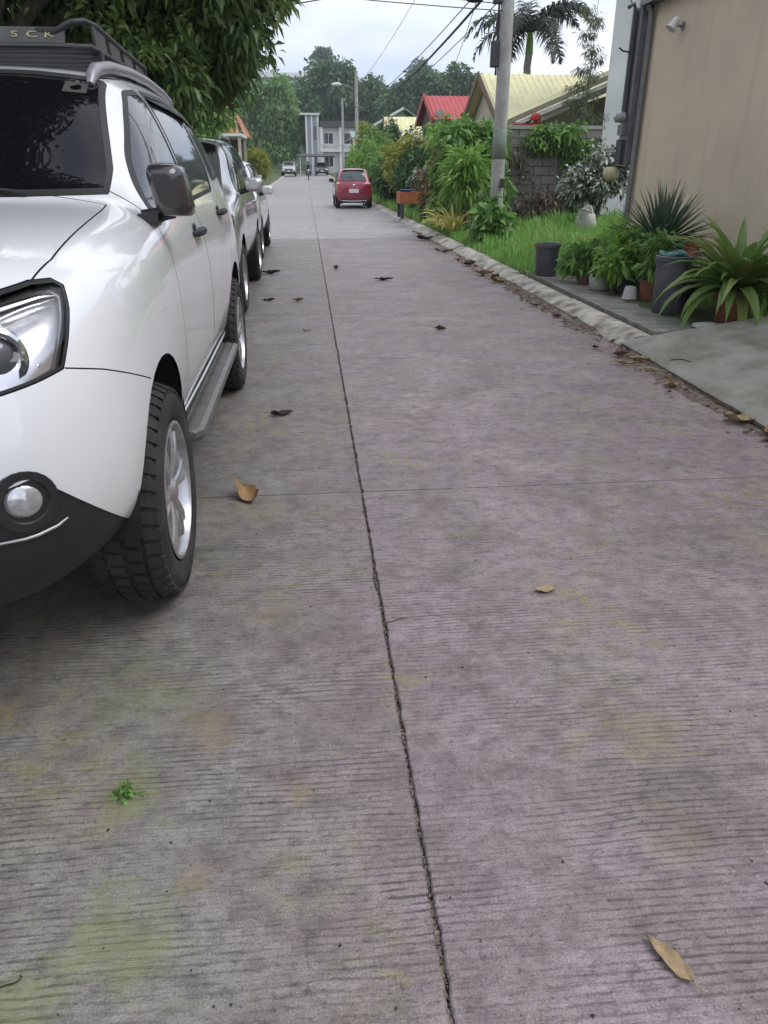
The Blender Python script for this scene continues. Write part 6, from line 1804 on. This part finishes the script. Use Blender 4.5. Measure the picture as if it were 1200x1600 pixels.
# --- on the grass plot: jar on a stump, speckled bush, vines
jar = root('jar', 'broken white jar standing in the tall grass', 'jar', (5.55, 15.4, ground_z(5.5, 15.4)))
mb = MB(); rows = []
for i, (r_, h) in enumerate([(.12, .0), (.19, .06), (.21, .2), (.19, .36), (.14, .45), (.15, .49), (.13, .49), (.11, .42), (0, .40)]):
    rows.append([(r_ * math.cos(2 * PI * k / 20), r_ * math.sin(2 * PI * k / 20), h + (.05 * math.sin(k * .63) if i > 3 else 0)) for k in range(20)])
mb.grid(rows, close=True); mb.obj('body', M_potwhite, jar, smooth=True, angle=50, rot=(.12, -.16, 0))
sb = root('shrub', 'round dark bush speckled with white leaves by the beige corner', 'shrub', (6.2, 16.6, ground_z(6.2, 16.6)))
V, F = lobes_leaves([(0, 0, 1.05, .62, .6, .5), (-.4, 0, .85, .42, .5, .36), (.35, -.1, 1.25, .42, .4, .34)], 260, 26, .16, .11, .055, 161, droop=.1); mesh_obj('foliage', np_mesh('foliage', V, F, M_varieg, 3), None, sb)
mb = MB(); branchy(mb, (0, 0, 0), [(0, 0, 1.0), (-.35, 0, .8), (.3, 0, 1.1)], .05, random.Random(4)); mb.obj('stem', M_bark, sb, smooth=True)
vn = root('vine', 'green vine hanging over the top of the block wall', 'vine', (5.7, 18.85, 1.0))
V, F = lobes_leaves([(.2, 0, 1.1, .75, .18, .28), (.75, 0, .7, .4, .2, .5), (-.3, -.05, 1.1, .35, .12, .22)], 110, 18, .14, .13, .08, 162, droop=.6); mesh_obj('foliage', np_mesh('foliage', V, F, M_bush, 3), None, vn)
V, F = lobes_leaves([(.9, -.1, .2, .45, .2, .7), (.9, -.15, -.3, .5, .3, .45)], 70, 18, .16, .15, .07, 164, droop=.6); mesh_obj('lower_foliage', np_mesh('foliage', V, F, M_bushdark, 3), None, vn)
dv = root('vine', 'dry grey-brown creeper matted over the left half of the block wall', 'vine', (5.2, 18.86, .1))
V, F = lobes_leaves([(-.1, 0, .9, .6, .14, .8), (.5, -.1, .6, .8, .2, .6), (-.3, 0, 1.6, .35, .12, .4)], 60, 14, .15, .12, .045, 163, droop=.8); mesh_obj('foliage', np_mesh('foliage', V, F, M_dry, 3), None, dv)
mb = MB(); rv = random.Random(8)
for k in range(16):
    x = rv.uniform(-.6, 1.3); pts = [(x, -.1, rv.uniform(-.1, .1))]
    for i in range(6): pts.append((pts[-1][0] + rv.uniform(-.12, .12), -.1 + rv.uniform(-.04, .03), pts[-1][2] + rv.uniform(.2, .4)))
    mb.tube(pts, .007, 4)
mb.obj('twigs', mat('grey_twig', (.20, .18, .15), .9, var=.3), dv)
# tall feathery bamboo-like plant before the white house
fb = root('bamboo', 'tall feathery plant with sparse tiers in front of the white house', 'plant', (6.95, 20.4, .2))
mb = MB(); mb.tube([(-.1, 0, 0), (0, 0, 1.6), (.08, 0, 3.2), (.1, 0, 4.9)], [.03, .022, .015, .006], 6)
mb.tube([(.15, .1, 0), (.3, .1, 1.5), (.25, .1, 3.0)], [.02, .015, .006], 6); mb.obj('stem', M_bush, fb, smooth=True)
LB = []
rb_ = random.Random(6)
for k in range(18):
    z = 1.7 + 3.2 * k / 18; a = rb_.uniform(0, 6.28); rr2 = .62 * (1 - .55 * k / 18)
    LB.append((.05 + math.cos(a) * rr2 * .55, math.sin(a) * rr2 * .5, z, .34 * (1 - .4 * k / 18), .3, .10))
V, F = lobes_leaves(LB, 210, 13, .14, .13, .02, 171, droop=.7, flat=.5); mesh_obj('foliage', np_mesh('foliage', V, F, leaf_mat('bamboo_leaf', (.06, .085, .04), (.14, .17, .08), .5, .35, 2), 3), None, fb)

# --- orange planter at the kerb with pots on it
op = root('planter', 'long orange planter box on dark legs at the kerb', 'planter', (3.36, 23.8, .14))
M_orange = mat('orange_paint', (.36, .10, .035), .7, var=.25, vscale=6, dirt=(.18, .07, .04), dscale=4, damt=.5)
for nm, bx_ in (('board', (-.66, .66, -.45, -.41, .38, .70)), ('board', (-.66, .66, .41, .45, .38, .70)), ('board', (-.66, -.62, -.405, .405, .38, .70)), ('board', (.62, .66, -.405, .405, .38, .70)), ('base_board', (-.615, .615, -.405, .405, .38, .42))):
    mb = MB(); mb.box(*bx_); mb.obj(nm, M_orange, op)
mb = MB(); mb.box(-.615, .615, -.405, .405, .60, .64); mb.obj('soil', M_potsoil, op)
for x in (-.58, .58):
    for y in (-.38, .38):
        mb = MB(); mb.box(x - .05, x + .05, y - .05, y + .05, -.02, .378); mb.obj('leg', M_darkbox, op)
bb = MB(); bb.lathe([(0, 0), (.14, 0), (.18, .09), (.19, .1), (.18, .11), (.16, .09), (0, .08)], 18); o = bb.obj('basin', mat('blue_plastic', (.04, .09, .24), .5, var=.15), None, smooth=True, angle=40, loc=(2.95, 23.9, .785)); tag(o, 'blue basin resting on the orange planter', 'basin')
cpot = root('flowerpot', 'cream pot on the orange planter under the pale bush', 'flowerpot', (3.55, 23.9, .785)); pot(cpot, .09, .13, .2, mat('cream_pot', (.45, .36, .22), .7, var=.2))
dk = root('bin', 'dark blue drum behind the orange planter', 'bin', (4.25, 26.2, .2)); mb = MB(); mb.lathe([(0, 0), (.27, 0), (.28, .03), (.26, .45), (.28, .85), (.26, .88), (0, .88)], 20); mb.obj('body', mat('navy_plastic', (.03, .04, .07), .5, var=.2), dk, smooth=True, angle=40)
for i, (x, y, lb) in enumerate([(3.25, 22.0, 'dark pot by the kerb at the near end of the orange planter'), (3.2, 19.9, 'dark pot by the kerb between the yellow plants and the planter')]):
    o = root('flowerpot', lb, 'flowerpot', (x, y, .13)); pot(o, .12, .15, .26, M_pot_black)
    V, F = lobes_leaves([(0, 0, .42, .2, .2, .16)], 24, 14, .09, .16, .04, 180 + i, droop=.3); mesh_obj('foliage', np_mesh('foliage', V, F, M_bush, 3), None, o)
# ------------------------------------------------------------------ fallen leaves, twigs and litter
M_lf = [mat('dry_leaf_tan', (.30, .19, .085), .8, var=.3, vscale=40, dirt=(.14, .08, .04), dscale=30, damt=.7),
        mat('dry_leaf_brown', (.10, .06, .035), .85, var=.35, vscale=40),
        mat('dry_leaf_pale', (.34, .25, .14), .8, var=.25, vscale=40, dirt=(.16, .11, .05), dscale=25, damt=.7),
        mat('dry_leaf_dark', (.035, .025, .02), .9, var=.4, vscale=40)]
def leaf_piece(label, x, y, L, W, az, mi, curl=.3, fold=.5, lift=.0, z=None, twist=.2, group='dry leaves on the road', seed=0, cat='leaf', stalk=True):
    """one fallen leaf: a curled, veined blade with a stalk"""
    rng = random.Random(seed + int(x * 100) + int(y * 10)); n, k = 12, 7
    rows = []
    for i in range(n + 1):
        t = i / n
        hw = W * .5 * (math.sin(PI * (t ** .8)) ** .75) * (1 + .10 * math.sin(t * 23 + seed)) + .0004
        row = []
        for j in range(k):
            s = -1 + 2 * j / (k - 1)
            xx = (t - .5) * L; yy = s * hw
            zz = curl * L * (2 * t - 1) ** 2 * .5 + fold * abs(s) ** 1.5 * hw * (1 + .4 * math.sin(t * 5 + seed)) + .02 * L * math.sin(t * 14 + s * 4 + seed) + twist * s * hw * (t - .5) * 2
            yy *= 1 - .25 * min(1, fold) * abs(s)
            row.append((xx, yy, zz))
        rows.append(row)
    z0 = min(p[2] for r in rows for p in r)
    rows = [[(p[0], p[1], p[2] - z0 + .0015 + lift) for p in r] for r in rows]
    mb = MB(); mb.grid(rows)
    low = [[(p[0], p[1], p[2] - .0009) for p in r] for r in rows]
    b = len(mb.v); mb.grid([list(reversed(r)) for r in low])
    mb.grid([rows[i][:1] + low[i][:1] for i in range(n + 1)]); mb.grid([rows[i][-1:] + low[i][-1:] for i in range(n + 1)])
    if stalk:
        p = Vector(rows[0][k // 2]); mb.tube([p, p + Vector((-L * .12, L * .02, .002)), p + Vector((-L * .24, L * .05, 0))], [.0016, .0013, .001], 5)
    o = mb.obj('fallen_leaf', M_lf[mi], None, smooth=True, loc=(x, y, (road_z(y) if z is None else z)), rot=(0, 0, az))
    return tag(o, label, cat, group)
leaf_piece('big tan curled leaf beside the off-road car tyre', -.34, 3.33, .19, .125, R(-62), 0, .5, .8, seed=1, twist=1.0)
leaf_piece('dark brown curled leaf on the left lane past the car door', -.22, 4.67, .15, .085, R(12), 3, .2, .6, seed=2)
leaf_piece('small dark leaf near the rear tyre of the silver car', -.51, 9.31, .15, .08, R(10), 3, .2, .6, seed=3)
leaf_piece('small pale leaf left of the centre joint far ahead', -.16, 9.27, .14, .07, R(-8), 2, .3, .8, seed=4)
leaf_piece('long dark leaf lying across the right lane far ahead', 1.05, 10.98, .27, .10, R(4), 3, .2, .45, seed=5)
leaf_piece('small dark upturned leaf in the middle of the right lane', 1.27, 7.35, .12, .075, R(-15), 1, .25, .7, seed=6)
leaf_piece('tiny leaf standing on the centre joint far ahead', .42, 12.4, .16, .07, R(60), 1, .5, 1.2, seed=7)
leaf_piece('faint thin leaf left of the joint, middle distance', -.05, 7.42, .10, .03, R(3), 2, .2, .5, seed=8)
leaf_piece('flat tan leaf in the right lane, nearer half', .84, 2.35, .085, .05, R(8), 2, .15, .35, seed=9)
leaf_piece('long tan mango leaf at the bottom right corner', .665, .915, .115, .040, R(117), 2, .12, .5, seed=10)
leaf_piece('pair of dark curled leaf remains behind the silver car tyre', -.59, 11.86, .30, .14, R(20), 3, .25, .5, seed=11)
GL = 'leaves in the gutter'
for i, (x, y, L, W, az, mi, lb) in enumerate([(2.60, 5.07, .13, .08, 20, 0, 'tan leaf in the gutter below the driveway lip'), (2.66, 4.22, .22, .13, -20, 2, 'largest torn leaf in the gutter at the right edge'), (2.71, 3.98, .16, .09, 55, 0, 'tan leaf against the lip at the right edge'), (2.66, 5.85, .20, .09, -35, 2, 'pale leaf at the corner of kerb and driveway'), (2.60, 6.05, .16, .08, 15, 1, 'reddish brown leaf at the end of the kerb'), (2.52, 5.75, .17, .05, -12, 2, 'narrow pale leaf before the driveway corner'), (2.50, 6.37, .06, .05, 0, 3, 'little dark crumpled leaf in front of the kerb end'),
        (2.60, 17.5, .4, .2, 10, 3, 'dark heap of leaf remains at the kerb by the yellow plants'), (2.55, 14.7, .36, .12, -20, 1, 'long leaf at the kerb opposite the pole'), (2.62, 12.6, .28, .16, 30, 1, 'brown leaf at the kerb before the grass'), (2.60, 11.4, .30, .14, -10, 2, 'pale leaf at the kerb short of the bucket'), (2.68, 11.0, .22, .12, 50, 1, 'curled brown leaf at the kerb short of the bucket'), (2.63, 10.6, .26, .13, -40, 0, 'tan leaf at the kerb beside the bucket'),
        (2.63, 7.9, .12, .06, 30, 3, 'dark leaf on the gutter silt'), (2.58, 8.6, .13, .07, -50, 1, 'brown leaf on the gutter silt beside the pots')]):
    leaf_piece(lb, x, y, L, W, R(az), mi, .3, .7, seed=20 + i, group=GL, z=.008)
# green sprig and twig near the camera
sp_ = root('sprig', 'small fresh green sprig on the left lane', 'sprig', (-.52, 1.47, 0))
mb = MB(); mb.tube([(-.01, .05, .003), (0, .02, .006), (.0, 0, .008), (.03, -.005, .006), (.045, .004, .003)], [.0012, .0015, .002, .0014, .001], 5); mb.obj('stem', M_bush, sp_, smooth=True)
Vv, Ff = lobes_leaves([(-.002, -.005, .012, .016, .018, .008), (.03, -.008, .008, .01, .008, .004)], 14, 6, .012, .018, .011, 200, droop=.0); mesh_obj('leaves', np_mesh('leaves', Vv, Ff, M_bush, 3), None, sp_)
tw = MB(); tw.tube([(-.66, .985, .004), (-.645, .988, .005), (-.632, .990, .005), (-.624, .994, .006), (-.622, 1.001, .005), (-.626, 1.006, .004)], .0016, 6)
tag(tw.obj('twig', M_lf[3], None, smooth=True), 'thin hooked twig at the lower left edge', 'twig')
for i, (x0, y0, x1, y1, r_, lb) in enumerate([(2.45, 5.62, 2.78, 5.40, .006, 'pale stick lying along the driveway lip'), (2.80, 5.55, 2.93, 5.47, .005, 'short twig on the driveway corner'), (.21, 2.18, .30, 2.21, .0015, 'hair-thin twig touching the centre joint')]):
    z = .085 if i == 1 else .02 if i == 0 else .003
    t_ = MB(); t_.tube([(x0, y0, z), ((x0 + x1) / 2 + .02, (y0 + y1) / 2 + .01, z + r_ * 2), (x1, y1, z)], [r_, r_ * .9, r_ * .5], 6)
    tag(t_.obj('twig', M_lf[2 if i == 0 else 3], None, smooth=True), lb, 'twig')
# crumbs and grit nobody could count
def crumbs(name, label, n, fn, smin, smax, m_, seed):
    rng = np.random.default_rng(seed); P = fn(rng, n); n = len(P)
    s = smin + (smax - smin) * rng.random(n) ** 3
    base = np.array([[1, 0, 0], [0, 1, 0], [-1, 0, 0], [0, -1, 0], [0, 0, .7]], float)
    V = P[:, None, :] + base[None] * (s[:, None, None] * (.5 + rng.random((n, 5, 1)))) + rng.normal(size=(n, 5, 3)) * s[:, None, None] * .2
    V[:, :4, 2] = P[:, None, 2]
    o = np.arange(n)[:, None] * 5
    F = np.concatenate([o + np.array([[i, (i + 1) % 4, 4]]) for i in range(4)], 1).reshape(-1, 3)
    return tag(mesh_obj(name, np_mesh(name, V.reshape(-1, 3), F, m_, 3), None), label, 'litter', kind='stuff')
def onroad(rng, n):
    y = .8 + 10 * rng.random(n) ** 1.8; x = rng.uniform(-.9, 2.7, n); return np.stack([x, y, np.full(n, .0005)], 1)
def ingutter(rng, n):
    y = rng.uniform(1.6, 20, n); x = 2.735 - np.abs(rng.normal(size=n)) * .11; return np.stack([x, y, np.full(n, .006)], 1)
def injoint(rng, n):
    y = .7 + 17 * rng.random(n) ** 1.5; x = .21 + rng.normal(size=n) * .004; return np.stack([x, y, np.full(n, -.013)], 1)
crumbs('road_litter', 'dark crumbs scattered over the concrete', 800, onroad, .001, .0052, M_lf[3], 1)
crumbs('gutter_litter', 'leaf crumbs and grit collected along the right gutter', 1300, ingutter, .003, .018, M_lf[1], 2)
crumbs('gutter_litter', 'pale grit collected along the right gutter', 700, ingutter, .002, .012, M_lf[2], 3)
crumbs('joint_grit', 'grit packed into the centre joint', 5000, injoint, .002, .006, mat('joint_grit', (.20, .17, .14), .95, var=.5, vscale=90), 4)
def flat_leaves(name, label, n, fn, seed):
    rng = np.random.default_rng(seed); P = fn(rng, n); P[:, 2] += .004
    az = rng.random(n) * 6.28; D = np.stack([np.cos(az), np.sin(az), rng.uniform(-.05, .25, n)], 1); s = .5 + rng.random(n)
    V, F = leaf_arrays(P, D, .075 * s, .032 * s, rng, bend=.05)
    V[:, 2] = np.maximum(V[:, 2], .003)
    return tag(mesh_obj(name, np_mesh(name, V, F, M_drylitter, 3), None), label, 'litter', kind='stuff')
M_drylitter = leaf_mat('dry_litter', (.09, .055, .03), (.26, .17, .09), .85, .1, 9)
flat_leaves('leaf_litter', 'small dry leaves drifted along the right kerb', 210, ingutter, 7)

# ------------------------------------------------------------------ motorcycle and rider far down the street
MC = root('motorcycle', 'motorcycle coming up the middle of the street far away', 'motorcycle', (.25, 84, road_z(84)))
for y in (-.62, .62):
    mb = MB(); mb.lathe([(.22, -.04), (.28, -.05), (.30, 0), (.28, .05), (.22, .04)], 20, axis='x', c=(0, y, .30)); mb.lathe([(.0, -.02), (.2, -.015), (.22, 0), (.2, .015), (0, .02)], 16, axis='x', c=(0, y, .30)); mb.obj('wheel', M_rubber, MC, smooth=True)
mb = MB()
for i, (y, hw, z0, z1) in enumerate([(0, 0, 0, 0)]):
    rows = []
    for (yy, w_, za, zb) in ((-.52, .05, .55, .85), (-.35, .16, .5, 1.0), (-.1, .14, .34, .74), (.15, .15, .36, .76), (.5, .15, .5, .82), (.85, .08, .66, .84)):
        rows.append([(w_ * math.cos(a), yy, (za + zb) / 2 + (zb - za) / 2 * math.sin(a)) for a in [2 * PI * q / 12 for q in range(12)]])
    mb.grid(rows, close=True); mb.poly(rows[0]); mb.poly(list(reversed(rows[-1])))
mb.obj('body', M_fardark, MC, smooth=True)
mb = MB(); mb.tube([(-.36, -.3, 1.02), (-.18, -.38, 1.0), (0, -.42, .98), (.18, -.38, 1.0), (.36, -.3, 1.02)], .02, 6); mb.tube([(0, -.42, .98), (0, -.62, .3)], .03, 6); mb.obj('handlebar', M_darkbox, MC, smooth=True)
mb = MB(); mb.lathe([(0, -.0), (.06, .01), (.09, .06)], 14); mb.v = [tuple(Matrix.Translation((0, -.5, .88)) @ Matrix.Rotation(PI / 2, 4, 'X') @ Vector((p[0], p[1], -p[2] + .06))) for p in mb.v]; mb.obj('headlamp', M_chrome, MC, smooth=True)

def skin_person(name, label, loc, joints, edges, m_):
    T = root(name, label, 'person', loc)
    me = bpy.data.meshes.new('body'); me.from_pydata([j[:3] for j in joints], edges, [])
    o = bpy.data.objects.new('body', me); COL.objects.link(o)
    md = o.modifiers.new('skin', 'SKIN'); md.use_smooth_shade = True
    for i, j in enumerate(joints): me.skin_vertices[0].data[i].radius = (j[3], j[3] * (j[4] if len(j) > 4 else 1))
    me.skin_vertices[0].data[0].use_root = True
    sb_ = o.modifiers.new('s', 'SUBSURF'); sb_.levels = 2; sb_.render_levels = 2
    m2 = bpy.data.meshes.new_from_object(o.evaluated_get(bpy.context.evaluated_depsgraph_get())); bpy.data.objects.remove(o)
    mesh_obj('body', m2, m_, T)
    return T
J = [(0, .25, .86, .15, .8), (0, .2, 1.1, .15, .7), (0, .12, 1.32, .16, .7), (0, .08, 1.44, .06), (0, .05, 1.54, .085), (0, .04, 1.66, .10), (0, .04, 1.74, .06),
     (.2, .1, 1.36, .065), (.3, -.08, 1.16, .048), (.3, -.28, 1.05, .035), (-.2, .1, 1.36, .065), (-.3, -.08, 1.16, .048), (-.3, -.28, 1.05, .035),
     (.14, .18, .82, .10), (.2, -.2, .78, .075), (.18, -.1, .38, .05), (.18, -.22, .33, .04), (-.14, .18, .82, .10), (-.2, -.2, .78, .075), (-.18, -.1, .38, .05), (-.18, -.22, .33, .04)]
E_ = [(0, 1), (1, 2), (2, 3), (3, 4), (4, 5), (5, 6), (2, 7), (7, 8), (8, 9), (2, 10), (10, 11), (11, 12), (0, 13), (13, 14), (14, 15), (15, 16), (0, 17), (17, 18), (18, 19), (19, 20)]
PR = skin_person('person', 'rider in dark clothing sitting on the motorcycle', (.25, 84, road_z(84)), J, E_, mat('dark_clothes', (.05, .05, .06), .9, var=.3))
mb = MB(); mb.lathe([(0, .155), (.07, .145), (.125, .08), (.135, 0), (.12, -.09), (.1, -.1)], 16, c=(0, .04, 1.64)); mb.obj('helmet', M_fardark, PR, smooth=True)
for s in (1, -1):
    mb = MB(); mb.tube([(.3 * s, -.26, 1.05), (.31 * s, -.32, 1.035), (.325 * s, -.35, 1.02)], [.03, .035, .022], 8)
    for q in range(4): mb.tube([(.29 * s + q * .02 * s, -.33, 1.05), (.29 * s + q * .02 * s, -.36, 1.03), (.29 * s + q * .02 * s, -.33, 1.0)], .011, 5)
    mb.tube([(.28 * s, -.3, 1.03), (.27 * s, -.34, 1.01)], .012, 5)
    mb.obj('hand', mat('skin', (.28, .16, .10), .6, var=.1), PR, smooth=True)

# ------------------------------------------------------------------ haze
hz = MB(); hz.box(-330, 350, -10, 440, -3, 60)
hm_ = bpy.data.materials.new('haze'); hm_.use_nodes = True
nt = hm_.node_tree; nt.nodes.clear()
ho = nt.nodes.new('ShaderNodeOutputMaterial'); pv = nt.nodes.new('ShaderNodeVolumePrincipled')
pv.inputs['Color'].default_value = (.86, .92, 1.0, 1); pv.inputs['Density'].default_value = .0006; pv.inputs['Anisotropy'].default_value = .2
nt.links.new(pv.outputs['Volume'], ho.inputs['Volume'])
tag(hz.obj('haze', hm_), 'thin bluish haze in the air over the street', 'haze', kind='stuff')
